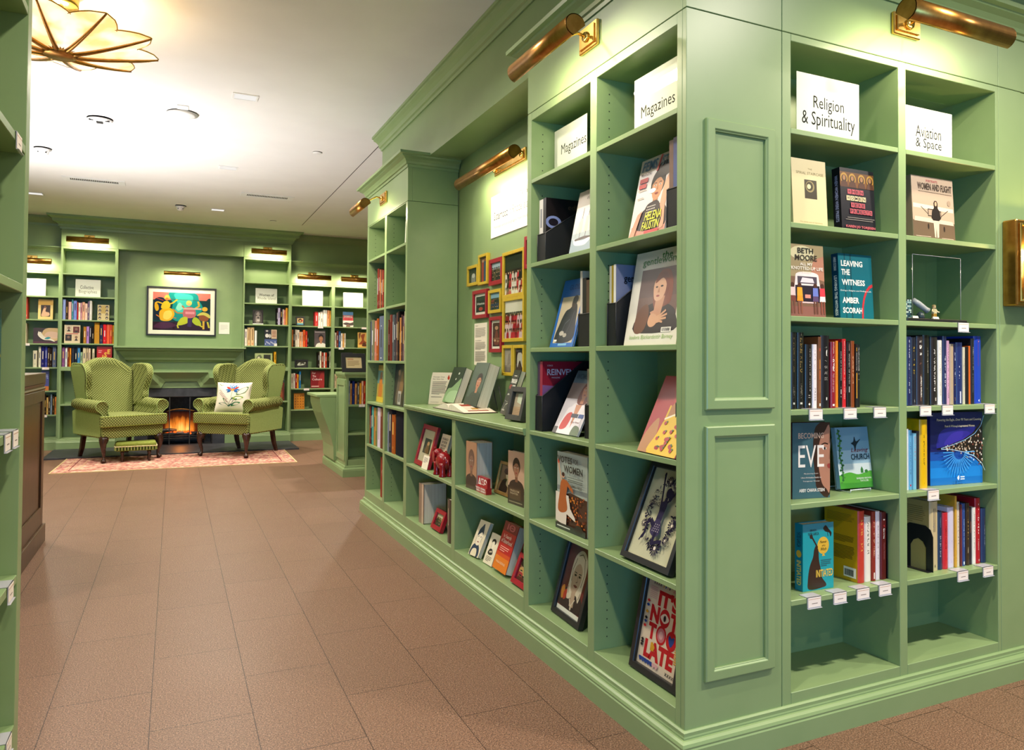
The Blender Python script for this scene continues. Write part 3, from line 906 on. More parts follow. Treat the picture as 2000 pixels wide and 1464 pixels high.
def armchair(label, loc, rz):
    """wing chair; local -y is the front, seat 0.53 high"""
    Z0 = 0.0125
    t = thing('armchair', label, 'armchair', (loc[0], loc[1], Z0), rz, 'pair of green wing armchairs')
    # backrest: camel-back slab leaning back
    half = [(0.0, 1.205), (0.10, 1.195), (0.19, 1.155), (0.265, 1.10), (0.305, 1.075), (0.315, 1.0), (0.30, 0.75), (0.275, 0.50), (0.27, 0.40)]
    outl = [(-x, z) for x, z in half[::-1]][:-1] + half
    mb = MB()
    def lean(y, z): return y + 0.20 * (z - 0.45)
    nL = 4
    ys_ = [(-0.0, 0.94), (-0.03, 0.985), (-0.04, 1.0)]
    # front skin pillowed, back skin flat
    def skin(y0, sc_):
        cx, cz = 0.0, 0.78
        return [(cx + (x - cx) * sc_, lean(y0, z), cz + (z - cz) * sc_) for x, z in outl]
    rings = [skin(0.215, 0.80), skin(0.195, 0.93), skin(0.215, 0.985), skin(0.25, 1.0), skin(0.30, 1.0), skin(0.315, 0.985)]
    n = len(outl)
    vs_ = [p for r in rings for p in r]
    fs = [tuple(range(n)), tuple((len(rings) - 1) * n + k for k in range(n))[::-1]]
    for i in range(len(rings) - 1):
        fs += [(i * n + k, i * n + (k + 1) % n, (i + 1) * n + (k + 1) % n, (i + 1) * n + k) for k in range(n)]
    mb.add(vs_, fs, smooth=True)
    mb.build('backrest', M['weave'], t)
    # wings
    for s in (-1, 1):
        prof = smooth_closed([(0.30, 0.62), (0.10, 0.66), (0.02, 0.72), (0.03, 0.82), (-0.015, 0.94), (-0.02, 1.04), (0.05, 1.115), (0.18, 1.13), (0.38, 1.11), (0.37, 0.9)], 4)
        w_ = MB()
        k = len(prof)
        def wx(y, z, q): return s * (0.305 + 0.055 * max(0.0, (z - 0.62)) / 0.5 + 0.05 * max(0, 0.15 - y) * 1.2 + q)
        cy, cz = 0.16, 0.88
        rr = [(-0.030, 0.92), (-0.036, 0.97), (-0.022, 1.0), (0.030, 1.0), (0.040, 0.97), (0.036, 0.92)]
        vv = []
        for q, sc_ in rr:
            vv += [(wx(cy + (y - cy) * sc_, cz + (z - cz) * sc_, q), cy + (y - cy) * sc_, cz + (z - cz) * sc_) for y, z in prof]
        ff = [tuple(range(k)), tuple(5 * k + i for i in range(k))[::-1]]
        for i in range(5):
            ff += [(i * k + j, i * k + (j + 1) % k, (i + 1) * k + (j + 1) % k, (i + 1) * k + j) for j in range(k)]
        w_.add(vv, ff, smooth=True)
        wo = w_.build('wing', M['weave'], t)
        pane = MB()
        pane.add([(wx(y, z, 0.0405 if True else 0), cy + (y - cy) * 0.93, cz + (z - cz) * 0.93) for y, z in prof], [tuple(range(k))])
        pane.build('outer_panel', M['plain_fabric'], wo)
        MB().tube([(wx(y, z, 0.032), y, z) for y, z in prof] + [(wx(prof[0][0], prof[0][1], 0.032), prof[0][0], prof[0][1])], 0.005, 5).build('piping', M['plain_fabric'], wo)
        # rolled arm with scroll front
        sec = smooth_closed([(0.27, 0.30), (0.27, 0.50), (0.285, 0.585), (0.275, 0.64), (0.305, 0.695), (0.365, 0.705), (0.415, 0.67), (0.415, 0.61), (0.375, 0.575), (0.345, 0.52), (0.345, 0.30)], 4)
        a_ = MB()
        k = len(sec)
        rr = [(-0.345, 0.90), (-0.36, 0.95), (-0.35, 1.0), (-0.10, 1.0), (0.16, 0.985), (0.30, 0.95)]
        vv = []
        for y, sc_ in rr:
            vv += [(s * (0.335 + (x - 0.335) * sc_), y, 0.50 + (z - 0.50) * sc_ + (0.02 if y > 0.1 else 0)) for x, z in sec]
        ff = [tuple(range(k)), tuple(5 * k + i for i in range(k))[::-1]]
        for i in range(5):
            ff += [(i * k + j, i * k + (j + 1) % k, (i + 1) * k + (j + 1) % k, (i + 1) * k + j) for j in range(k)]
        a_.add(vv, ff, smooth=True)
        ao = a_.build('arm', M['weave'], t)
        MB().tube([(s * (0.335 + (x - 0.335) * .97), -0.357, 0.50 + (z - 0.50) * .97) for x, z in sec], 0.005, 5).build('piping', M['plain_fabric'], ao)
        x0, x1 = sorted((s * 0.348, s * 0.362))
        MB().prism([(-0.33, 0.29), (0.37, 0.29), (0.40, 0.56), (0.18, 0.62), (-0.33, 0.54)], 'x', x0, x1).build('side_panel', M['plain_fabric'], t, 0.004, 2)
    bp_ = MB()
    po = [(-0.29, 0.29), (0.29, 0.29), (0.29, 0.62), (0.29, 1.06), (0.18, 1.14), (0.0, 1.185), (-0.18, 1.14), (-0.29, 1.06), (-0.29, 0.62)]
    bp_.add([(x, lean(0.316, z), z) for x, z in po] + [(x, lean(0.33, z), z) for x, z in po], [tuple(range(9)), tuple(range(9, 18))] + [(i, (i + 1) % 9, 9 + (i + 1) % 9, 9 + i) for i in range(9)])
    bp_.build('back_panel', M['plain_fabric'], t)
    # apron and cushion
    MB().prism([(-0.345, -0.37), (0.345, -0.37), (0.345, 0.30), (-0.345, 0.30)], 'z', 0.275, 0.40).build('seat_frame', M['weave'], t, 0.012, 3)
    cush = MB().prism([(-0.375, -0.42), (0.375, -0.42), (0.385, -0.40), (0.385, -0.352), (0.268, -0.345), (0.268, 0.24), (-0.268, 0.24), (-0.268, -0.345), (-0.385, -0.352), (-0.385, -0.40)], 'z', 0.402, 0.535)
    co = cush.build('seat_cushion', M['weave'], t, 0.028, 4)
    for p in co.data.polygons: p.use_smooth = True
    for z in (0.415, 0.522):
        MB().tube([(-0.272, -0.35, z), (-0.378, -0.357, z), (-0.381, -0.40, z), (-0.36, -0.416, z), (0.36, -0.416, z), (0.381, -0.40, z), (0.378, -0.357, z), (0.272, -0.35, z)], 0.0055, 5).build('piping', M['olive_velvet'], co)
    for s in (-1, 1):
        MB().tube([(s * 0.31, -0.325, 0.285), (s * 0.318, -0.335, 0.25), (s * 0.330, -0.350, 0.21), (s * 0.325, -0.345, 0.15), (s * 0.312, -0.330, 0.08), (s * 0.313, -0.332, 0.035), (s * 0.322, -0.345, 0.018), (s * 0.325, -0.350, 0.0)],
                  [0.052, 0.050, 0.036, 0.025, 0.0165, 0.016, 0.030, 0.026], 12).build('front_leg', M['darkwood'], t)
        b = MB()
        q = [(s * 0.27, 0.29, 0.285, 0.026), (s * 0.272, 0.33, 0.12, 0.023), (s * 0.275, 0.385, 0.0, 0.018)]
        vv = [(x + i * r, y + j * r, z) for x, y, z, r in q for i, j in ((-1, -1), (1, -1), (1, 1), (-1, 1))]
        b.add(vv, [(0, 1, 2, 3), (8, 9, 10, 11)] + [(i * 4 + k, i * 4 + (k + 1) % 4, i * 4 + 4 + (k + 1) % 4, i * 4 + 4 + k) for i in range(2) for k in range(4)])
        b.build('back_leg', M['darkwood'], t, 0.003, 1)
    return t


armchair('green woven wing armchair with empty seat and footstool before it', (-2.0, 8.23), math.radians(28))
armchair('green woven wing armchair holding the embroidered flower cushion', (-0.63, 8.13), math.radians(-39))

fs_ = thing('footstool', 'small olive velvet footstool with turned legs on the rug', 'footstool', (-1.80, 7.925, 0.0085), math.radians(3))
st = MB().prism([(-0.215, -0.135), (0.215, -0.135), (0.215, 0.135), (-0.215, 0.135)], 'z', 0.165, 0.225)
so = st.build('padded_top', M['olive_velvet'], fs_, 0.028, 4)
for p in so.data.polygons: p.use_smooth = True
g = MB()
for i in range(27):
    x = -0.208 + i * 0.016
    g.ball((x, -0.140, 0.178), 0.009, 0.006, 0.007, 7, 5, lin('#d8cda0'))
    g.box(x - 0.006, x + 0.006, -0.143, -0.137, 0.135, 0.170, lin('#26331a') if i % 2 else lin('#8a9a55'))
for i in range(17):
    y = -0.128 + i * 0.016
    for x in (-0.22, 0.22):
        g.ball((x, y, 0.178), 0.006, 0.009, 0.007, 7, 5, lin('#d8cda0'))
        g.box(x - 0.003, x + 0.003, y - 0.006, y + 0.006, 0.135, 0.170, lin('#26331a') if i % 2 else lin('#8a9a55'))
g.build('fringe', M['matte'], fs_)
box_part('seat_rail', M['olive_velvet'], fs_, -0.205, 0.205, -0.125, 0.125, 0.125, 0.166, 0.004)
for sx in (-1, 1):
    for sy in (-1, 1):
        MB().lathe([(0.014, 0), (0.018, 0.008), (0.012, 0.02), (0.020, 0.04), (0.022, 0.05), (0.012, 0.066), (0.016, 0.085), (0.022, 0.10), (0.020, 0.126)], 12, center=(sx * 0.14, sy * 0.085, 0)).build('leg', M['darkwood'], fs_)

# brown wooden counter beyond the side bookcase
wc = thing('wooden_counter', 'brown wooden shop counter with panelled side and moulded top', 'counter', (-2.18, 3.93, 0))
box_part('body', M['brownwood'], wc, -0.60, -0.012, -1.6, -0.012, 0.09, 1.06, 0.002)
prof = [(0.0, 1.0), (0.004, 1.0), (0.004, 1.02), (0.012, 1.03), (0.014, 1.055), (0.014, 1.105), (0.010, 1.112), (0.0, 1.115)]
MB().box(-0.60, -0.0, -1.6, 0.0, 1.045, 1.113).build('worktop', M['brownwood'], wc, 0.004, 2)
MB().sweep([(0.0, 1.0), (0.010, 1.004), (0.012, 1.012), (0.006, 1.02), (0.006, 1.03), (0.014, 1.044), (0.0, 1.044)], [(-0.012, -1.6), (-0.012, -0.012), (-0.60, -0.012)][::-1][::-1]).build('neck_moulding', M['brownwood'], wc)
MB().box(-0.60, 0.012, -1.6, 0.012, 0.0, 0.118).build('plinth', M['brownwood'], wc, 0.004, 2)
for y0, y1, z0, z1 in ((-0.10, -0.014, 0.118, 1.0), (-1.6, -1.50, 0.118, 1.0), (-1.5, -0.10, 0.118, 0.24), (-1.5, -0.10, 0.93, 1.0)):
    box_part('panel_rail', M['brownwood'], wc, -0.012, -0.002, y0, y1, z0, z1, 0.002)

# short green bookcase between the island and the back wall
sb = thing('short_bookcase', 'short green bookcase with a bracketed side ledge beyond the island', 'bookcase', (0.215, 5.825, 0))
X1, D1, ZT = 0.62, 0.46, 1.078
box_part('side_panel', M['paint'], sb, 0.0, 0.018, 0.0, D1, 0.0, 1.03)
box_part('stile', M['paint'], sb, 0.0181, 0.026, 0.0, 0.02, 0.0, 1.03)
box_part('side_panel', M['paint'], sb, X1, X1 + 0.03, 0.0, D1, 0.0, 1.03)
box_part('back_panel', M['paint'], sb, 0.018, X1, 0.28, D1, 0.0, 1.03)
for z in (0.745, 0.448):
    box_part('shelf', M['paint'], sb, 0.018, X1, 0.001, 0.28, z - 0.022, z)
box_part('base', M['paint'], sb, 0.018, X1, 0.0, 0.28, 0.0, 0.172)
MB().sweep([(0.0, 1.022), (0.006, 1.022), (0.010, 1.036), (0.016, 1.044), (0.018, 1.052), (0.022, 1.056), (0.022, 1.078), (0.0, 1.078)], [(0.0, D1), (0.0, 0.0), (X1 + 0.03, 0.0)]).build('top_moulding', M['paint'], sb)
box_part('top', M['paint'], sb, 0.0, X1 + 0.03, 0.0, D1, 1.03, 1.078, 0.001)
MB().sweep(base, [(0.0, 1.1), (0.0, 0.0), (X1 + 0.03, 0.0)]).build('plinth', M['paint'], sb)
for y0, y1, z0, z1 in ((0.02, 0.07, 0.16, 1.0), (D1 - 0.06, D1 - 0.01, 0.16, 1.0), (0.07, D1 - 0.06, 0.16, 0.22), (0.07, D1 - 0.06, 0.94, 1.0)):
    box_part('panel_rail', M['paint'], sb, -0.010, 0.0, y0, y1, z0, z1, 0.001)
MB().prism([(0.0, 0.80), (-0.185, 0.80), (-0.180, 0.72), (-0.150, 0.62), (-0.105, 0.50), (-0.062, 0.38), (-0.034, 0.26), (-0.030, 0.112), (0.0, 0.112)], 'y', D1 + 0.001, D1 + 0.62).build('ledge_bracket', M['paint'], sb, 0.002, 1)
box_part('ledge', M['paint'], sb, -0.215, 0.40, D1 + 0.0, D1 + 0.66, 0.8005, 0.828, 0.003)


# ------------------------------------------------------------------ printed matter: flat colour shapes and lettering on covers, cards and prints
_TXT = {}


def letters(s, bold=0.0, shear=0.0):
    """triangles of a string in the built-in font, scaled to a unit box"""
    k = (s, bold, shear)
    if k not in _TXT:
        cu = bpy.data.curves.new('lettering', 'FONT')
        cu.body = s
        cu.resolution_u = 2
        cu.offset = bold
        cu.shear = shear
        ob = bpy.data.objects.new('lettering', cu)
        COL.objects.link(ob)
        dg = bpy.context.evaluated_depsgraph_get()
        me = ob.evaluated_get(dg).to_mesh()
        vs_ = [(v.co.x, v.co.y) for v in me.vertices]
        fs = [tuple(p.vertices) for p in me.polygons]
        ob.evaluated_get(dg).to_mesh_clear()
        bpy.data.objects.remove(ob)
        bpy.data.curves.remove(cu)
        if vs_:
            x0, x1 = min(v[0] for v in vs_), max(v[0] for v in vs_)
            y0, y1 = min(v[1] for v in vs_), max(v[1] for v in vs_)
            vs_ = [((x - x0) / max(1e-6, x1 - x0), (y - y0) / max(1e-6, y1 - y0)) for x, y in vs_]
        _TXT[k] = (vs_, fs)
    return _TXT[k]


EPS = 6e-5


def hexcol(c):
    return lin(c) if isinstance(c, str) else c


def art(mb, cmds, P, mat=0):
    """draw commands in unit coordinates; P(u, v, layer) gives the 3D point"""
    P0_ = P

    def P(u, v, lay):                      # print ends at the edge of the sheet
        return P0_(min(1.0, max(0.0, u)), min(1.0, max(0.0, v)), lay)
    for i, c in enumerate(cmds):
        k, lay = c[0], i + 1
        if k == 'r':
            x0, y0, x1, y1, col = c[1:6]
            pts = [(x0, y0), (x1, y0), (x1, y1), (x0, y1)]
        elif k == 'e':
            cx, cy, rx, ry, col = c[1:6]
            n = 20
            pts = [(cx + rx * math.cos(2 * PI * j / n), cy + ry * math.sin(2 * PI * j / n)) for j in range(n)]
        elif k == 'p':
            pts, col = c[1], c[2]
        elif k == 's':                     # smooth closed outline
            pts, col = smooth_closed(c[1], 4), c[2]
        elif k == 'l':                     # stroke along points
            q, wd, col = c[1], c[2], c[3]
            for a, b in zip(q, q[1:]):
                d = Vector((b[0] - a[0], b[1] - a[1]))
                if d.length < 1e-6:
                    continue
                nn = Vector((-d.y, d.x)).normalized() * wd / 2
                mb.add([P(a[0] + nn.x, a[1] + nn.y, lay), P(a[0] - nn.x, a[1] - nn.y, lay), P(b[0] - nn.x, b[1] - nn.y, lay), P(b[0] + nn.x, b[1] + nn.y, lay)], [(0, 1, 2, 3)], hexcol(col), mat)
            continue
        elif k == 't':
            s, x0, y0, x1, y1, col = c[1:7]
            bold = c[7] if len(c) > 7 else 0.0
            rot = c[8] if len(c) > 8 else 0
            sh = c[9] if len(c) > 9 else 0.0
            vs_, fs = letters(s, bold, sh)
            if rot:
                q = [P(x0 + gy * (x1 - x0), y1 - gx * (y1 - y0), lay) for gx, gy in vs_]
            else:
                q = [P(x0 + gx * (x1 - x0), y0 + gy * (y1 - y0), lay) for gx, gy in vs_]
            mb.add(q, fs, hexcol(col), mat)
            continue
        mb.add([P(u, v, lay) for u, v in pts], [tuple(range(len(pts)))], hexcol(col), mat)


def lines(x0, x1, y0, y1, n, col, ragged=0.12, seed=1):
    """rows of small print"""
    rr = random.Random(seed)
    h = (y1 - y0) / n
    return [('r', x0, y1 - (i + 0.62) * h, x1 - rr.uniform(0, ragged) * (x1 - x0) if i < n - 1 else x0 + 0.55 * (x1 - x0), y1 - (i + 0.24) * h, col) for i in range(n)]


def bust(cx, cy, s, skin, hair, cloth, shade=None, long=False, a=1.0):
    """a plain head and shoulders: cx, cy = centre of the face, s = face half-height, a = height to width of the page"""
    w = s * 0.74 * a
    d = shade or skin
    o = [('s', [(cx - w * 2.3, cy - s * 3.0), (cx - w * 2.1, cy - s * 1.75), (cx - w * .6, cy - s * 1.3), (cx + w * .6, cy - s * 1.3), (cx + w * 2.1, cy - s * 1.75), (cx + w * 2.3, cy - s * 3.0)], cloth)]
    if long:
        o.append(('s', [(cx - w * 1.25, cy - s * 1.5), (cx - w * 1.4, cy + s * .2), (cx, cy + s * 1.35), (cx + w * 1.4, cy + s * .2), (cx + w * 1.25, cy - s * 1.5)], hair))
    else:
        o.append(('e', cx, cy + s * 0.30, w * 1.22, s * 1.02, hair))
    o += [('p', [(cx - w * .42, cy - s * 1.55), (cx + w * .42, cy - s * 1.55), (cx + w * .42, cy - s * .5), (cx - w * .42, cy - s * .5)], d),
          ('s', [(cx, cy - s), (cx + w * .62, cy - s * .72), (cx + w * .92, cy), (cx + w * .8, cy + s * .6), (cx, cy + s * .92), (cx - w * .8, cy + s * .6), (cx - w * .92, cy), (cx - w * .62, cy - s * .72)], skin),
          ('s', [(cx - w * .95, cy + s * .25), (cx - w * .8, cy + s * .8), (cx, cy + s * 1.06), (cx + w * .8, cy + s * .8), (cx + w * .95, cy + s * .25), (cx + w * .35, cy + s * .62), (cx - w * .35, cy + s * .58)], hair)]
    for q in (-1, 1):
        o += [('e', cx + q * w * .40, cy + s * .12, w * .17, s * .065, '#f2ece4'), ('e', cx + q * w * .40, cy + s * .12, w * .085, s * .065, '#1c130f'),
              ('l', [(cx + q * w * .2, cy + s * .27), (cx + q * w * .45, cy + s * .32), (cx + q * w * .65, cy + s * .25)], s * .05, hair)]
    o += [('p', [(cx - w * .10, cy - s * .22), (cx + w * .13, cy - s * .22), (cx + w * .03, cy + s * .12)], d),
          ('s', [(cx - w * .32, cy - s * .48), (cx, cy - s * .42), (cx + w * .32, cy - s * .48), (cx, cy - s * .60)], '#8c3b35')]
    return o


PALETTE = [('black', '#141214'), ('dark brown', '#3a2820'), ('grey', '#6b6a6c'), ('pale grey', '#a8acb0'), ('white', '#ece8e2'), ('cream', '#d9cdb0'), ('red', '#b8242a'), ('maroon', '#5e1216'), ('orange', '#d9742a'),
           ('yellow', '#dcb420'), ('tan', '#b58a52'), ('brown', '#8a4a22'), ('rust', '#9c4a2c'), ('green', '#5f7a4a'), ('teal', '#3f8a8c'), ('light blue', '#78b8da'), ('blue', '#2c4aa0'), ('navy', '#1c2450'),
           ('slate blue', '#586480'), ('purple', '#7a4a84'), ('lilac', '#a88cc4'), ('pink', '#d8a4a4'), ('salmon', '#d88a74')]


def colour_name(h):
    a = lin(h)
    f3 = lambda c: tuple(x ** (1 / 2.2) for x in c)
    return min(PALETTE, key=lambda p: sum((x - y) ** 2 for x, y in zip(f3(lin(p[1])), f3(a))))[0]


ORD = 'first second third fourth fifth sixth seventh eighth ninth tenth eleventh twelfth thirteenth fourteenth fifteenth sixteenth seventeenth'.split()
ZONE = {'R': ((0, 0, 0), 0.0), 'L': ((0, 0, 0), -PI / 2), 'B': ((0, 9.33, 0), 0.0), 'W': ((0, 9.44, 0), 0.0), 'S': ((0.215, 5.825, 0), 0.0)}


def zone_point(zone, x, y, z):
    (ox, oy, oz), a = ZONE[zone]
    return (ox + x * math.cos(a) - y * math.sin(a), oy + x * math.sin(a) + y * math.cos(a), oz + z), a


def spine_mesh(mb, w, h, D, col, cmds, mat=0):
    """jacket of a standing book, spine to the front (y = 0) and slightly rounded"""
    b = min(0.006, w * 0.22)
    n = 6
    prof = [(w / 2 - w / 2 * math.cos(PI * i / n), b - b * math.sin(PI * i / n)) for i in range(n + 1)]
    c = hexcol(col)
    mb.add([(x, y, 0) for x, y in prof] + [(x, y, h) for x, y in prof], [(i, i + 1, n + 2 + i, n + 1 + i) for i in range(n)], c, mat, w > 0.02)
    t = min(0.0025, w * .2)
    for x0, x1 in ((0, t), (w - t, w)):
        mb.box(x0, x1, b, D, 0, h, c, mat)
    mb.add([(x, y, 0.001) for x, y in prof], [tuple(range(n + 1))], c, mat)
    mb.add([(x, y, h - 0.0005) for x, y in prof], [tuple(range(n + 1))], c, mat)

    def P(u, v, lay):
        return (u * w, b - b * math.sin(PI * (min(1, max(0, u)))) - lay * EPS - 2e-5, v * h)
    # curved bands are cut in strips so that they follow the rounding
    out = []
    for k in cmds:
        if k[0] == 'r' and k[3] - k[1] > 0.3:
            m = 4
            out += [('r', k[1] + (k[3] - k[1]) * j / m, k[2], k[1] + (k[3] - k[1]) * (j + 1) / m, k[4], k[5]) for j in range(m)]
        else:
            out.append(k)
    lay = 0
    for k in out:
        art(mb, [k], lambda u, v, l_, q=lay: P(u, v, q + 1), mat)
        lay += 1 if k[0] != 'r' else 0.25


def books_row(zone, z, d, desc, group, rows, depth=0.15, near=False):
    """upright books; rows = (x left, x right, height, colour, art commands on the spine, colour of the left face or None)"""
    rr = random.Random(len(rows) * 31 + int(z * 100))
    for i, (x0, x1, h, col, cmds, side) in enumerate(rows):
        if cmds is None:
            dark = sum(lin(col)) < 0.75
            k = rr.choice(['#e6dcc0', '#d8b25a', '#cfd3d8']) if dark else rr.choice(['#3a2a24', '#7a2a20', '#2a3450'])
            v0 = rr.uniform(.35, .5)
            cmds = [('r', .34, v0, .66, v0 + rr.uniform(.25, .4), k), ('r', .38, .12, .62, .12 + rr.uniform(.04, .12), k)]
        w = x1 - x0 - 0.0006
        loc, a = zone_point(zone, x0, d + (0.002 if i % 2 else 0.0) + (side or {}).get('push', 0), z + 0.0004)
        cn = colour_name(col)
        size = 'slim ' if w < 0.016 else 'thick ' if w > 0.034 else ''
        lab = '%s%s book spine, %s from left %s' % (size, cn, ORD[i], desc)
        if (side or {}).get('label'):
            lab = side['label']
        mb = MB()
        spine_mesh(mb, w, h, depth, col, cmds)
        pg = MB().box(0.0026, w - 0.0026, 0.007, depth - 0.004, 0.003, h - 0.004) if w > 0.0065 else None
        if side and side.get('left'):
            art(mb, side['left'], lambda u, v, l_: (-l_ * EPS, depth - u * (depth - 0.006), v * h))
        if side and side.get('right'):
            art(mb, side['right'], lambda u, v, l_: (w + l_ * EPS, 0.006 + u * (depth - 0.006), v * h))
        if near:
            t = thing('book', lab, 'book', loc, a, group)
            mb.build('cover', M['gloss'], t)
            if pg:
                pg.build('pages', M['paper'], t)
        else:
            if pg:
                mb.box(0.0026, w - 0.0026, 0.007, depth - 0.004, 0.003, h - 0.004, lin('#cfc4a8'))
            o = mb.build('book', M['matte'])
            o.location = loc
            o.rotation_euler = (0, 0, a)
            tag(o, lab, 'book', group)


def pose(t, zone, p, th=0.0):
    """p = (x, depth, z, w, h, lean, yaw) of the bottom left front corner; a leaning thing of thickness th stands on its back edge"""
    loc, a = zone_point(zone, p[0], p[1], p[2] + 0.0005 + th * math.sin(p[5]))
    t.location = loc
    t.rotation_euler = (Matrix.Rotation(a + p[6], 3, 'Z') @ Matrix.Rotation(-p[5], 3, 'X')).to_euler()


def face_book(label, zone, p, th, cmds, bg, name='book', cat='book', group=None, spine=None, mat='gloss', spine_cmds=(), pages='#d9cfb6'):
    """book or magazine shown front cover out, spine on its left; may lean back"""
    t = thing(name, label, cat, (0, 0, 0), 0, group)
    pose(t, zone, p, th)
    w, h = p[3], p[4]
    b = min(0.003, th * .25)
    c, s_ = hexcol(bg), hexcol(spine or bg)
    mb = MB()
    mb.box(0, w, 0, b, 0, h, c).box(0, w, th - b, th, 0, h, s_)
    if th > 0.006:
        mb.box(0, b, b, th - b, 0, h, s_)
        art(mb, list(spine_cmds), lambda u, v, l_: (-l_ * EPS, th - u * th, v * h))
    art(mb, cmds, lambda u, v, l_: (u * w, -l_ * EPS, v * h))
    mb.build('cover', M[mat], t)
    pg = MB().box(b + 0.0005, w - 0.003, b + .0002, th - b - .0002, 0.003, h - 0.003)
    pg.build('pages', M['paper'], t)
    return t


def framed(label, zone, p, frame_w, frame_d, frame_mat, cmds, bg, name='framed_photo', cat='picture', group=None, mat_w=0.0, mat_col='#efe8dc', glaze=True, wall=False):
    """picture frame with mitred bars, a print, its mount, glass and a backing board"""
    t = thing(name, label, cat, (0, 0, 0), 0, group)
    pose(t, zone, p, frame_d)
    w, h, f, d = p[3], p[4], frame_w, frame_d
    mb = MB()
    prof = [(0, d), (0, 0.001), (0.001, 0), (f - 0.002, 0.0), (f, 0.003), (f, d)]
    rings = []
    for cx, cz, sx, sz in ((0, 0, 1, 1), (w, 0, -1, 1), (w, h, -1, -1), (0, h, 1, -1)):
        rings.append([(cx + sx * u, v, cz + sz * u) for u, v in prof])
    k = len(prof)
    mb.add([q for r in rings for q in r], [(i * k + j, i * k + (j + 1) % k, ((i + 1) % 4) * k + (j + 1) % k, ((i + 1) % 4) * k + j) for i in range(4) for j in range(k)])
    mb.build('frame', frame_mat, t)
    pr = MB()
    pr.box(f, w - f, d * .55, d * .55 + 0.001, f, h - f, hexcol(mat_col if mat_w else bg))
    q = f + mat_w
    if mat_w:
        pr.add([(q, d * .55 - 3e-5, q), (w - q, d * .55 - 3e-5, q), (w - q, d * .55 - 3e-5, h - q), (q, d * .55 - 3e-5, h - q)], [(0, 1, 2, 3)], hexcol(bg))
    art(pr, cmds, lambda u, v, l_: (q + u * (w - 2 * q), d * .55 - 5e-5 - l_ * EPS, q + v * (h - 2 * q)))
    pr.build('print', M['matte'], t)
    if glaze:
        MB().box(f - 0.001, w - f + 0.001, d * .25, d * .25 + 0.0015, f - .001, h - f + .001).build('glass', M['acrylic'], t)
    MB().box(0.002, w - 0.002, d * .8, d, 0.002, h - 0.002).build('backing', M['black'], t)
    if not wall and p[5] > 0.05:
        L_, a = h * 0.62, p[5]
        q = L_ * 0.6
        y1, z1 = d + q * math.cos(a), q * math.sin(a)      # foot of the strut, on the shelf
        MB().prism([(d, L_), (d + 0.004, L_), (y1 + 0.003, z1 + 0.005), (y1, z1 + 0.005)], 'x', w * .38, w * .62).build('easel_strut', M['black'], t)
    return t


def sign_card(label, zone, p, cmds, group='white shelf topic signs', holder=True, taller=0.0):
    t = thing('topic_sign', label, 'sign', (0, 0, 0), 0, group)
    pose(t, zone, p, 0.062)
    w, h = p[3], p[4]
    mb = MB().box(0, w, 0.0025, 0.0032, 0.001, h, lin('#f2ede6'))
    art(mb, cmds, lambda u, v, l_: (u * w, 0.0025 - l_ * EPS, v * h))
    mb.build('card', M['matte'], t)
    if holder:
        H_ = h + taller
        MB().box(-0.002, w + 0.002, 0, 0.0015, 0, H_ + 0.002).box(-0.002, w + 0.002, 0.0040, 0.0055, 0, H_ + 0.002).box(-0.002, w + 0.002, 0.0015, 0.0040, 0, 0.0008).box(-0.002, w + 0.002, 0.0056, 0.06, 0, 0.0015).build('clear_holder', M['acrylic'], t)
    return t


def shelf_tag(label, zone, x, z, w=0.056, h=0.036, group='white shelf edge labels', zone_d=0.0, th=0.018):
    """clip-on card holder on a shelf edge: clear strip on top, white card in front"""
    t = thing('shelf_label', label, 'label', *zone_point(zone, x, zone_d, z), group)
    mb = MB().box(-w / 2, w / 2, -0.0028, -0.0022, -h + 0.004, 0.0, lin('#ece0d6'))
    art(mb, [('r', .03, .80, .97, .86, '#c9a48c'), ('r', .28, .34, .74, .42, '#8d8078')], lambda u, v, l_: (-w / 2 + u * w, -0.0028 - l_ * EPS, -h + .004 + v * (h - .004)))
    mb.build('card', M['matte'], t)
    MB().box(-w / 2 - 0.003, w / 2 + 0.003, -0.0018, -0.0006, -h, 0.002).box(-w / 2 - .003, w / 2 + .003, -0.0018, 0.035, 0.0006, 0.002).box(-w / 2 - .003, w / 2 + .003, -0.007, -0.0018, -h, -h + .0012).build('clip', M['clip'], t)
    return t


M['clip'] = principled('grey_clear_clip', (0.42, 0.42, 0.46), 0.25)[0]


def mk(nums, spec):
    """pair measured (left, right, height) with (colour, spine print, side print)"""
    return [(a, b, h, *(tuple(q) + (None,) * (3 - len(q)) if isinstance(q, (tuple, list)) else (q, None, None))) for (a, b, h), q in zip(nums, spec)]


def down(text, col, v0, v1, u0=0.25, u1=0.75, bold=0.0):
    """spine lettering reading from top to bottom"""
    return ('t', text, u0, v0, u1, v1, col, bold, 1)


# ------------------------------------------------------------------ end face of the island: signs, display books, rows of spines
GR = 'books on the island end bookcase'
INK = '#1d1a18'
sign_card('white topic sign reading Religion & Spirituality on the island end', 'R', (0.4848, 0.03, 1.992, 0.296, 0.21, 0.0, -0.0),
          [('t', 'Religion', .26, .40, .75, .66, INK), ('t', '& Spirituality', .08, .11, .93, .40, INK)])
sign_card('white topic sign reading Aviation & Space on the island end', 'R', (1.0187, 0.03, 1.992, 0.2898, 0.182, 0.0349, 0.0)[:3] + (0.262, 0.178, 0.0, 0.0),
          [('t', 'Aviation', .22, .38, .76, .63, INK), ('t', '& Space', .22, .11, .77, .37, INK)], taller=0.03)

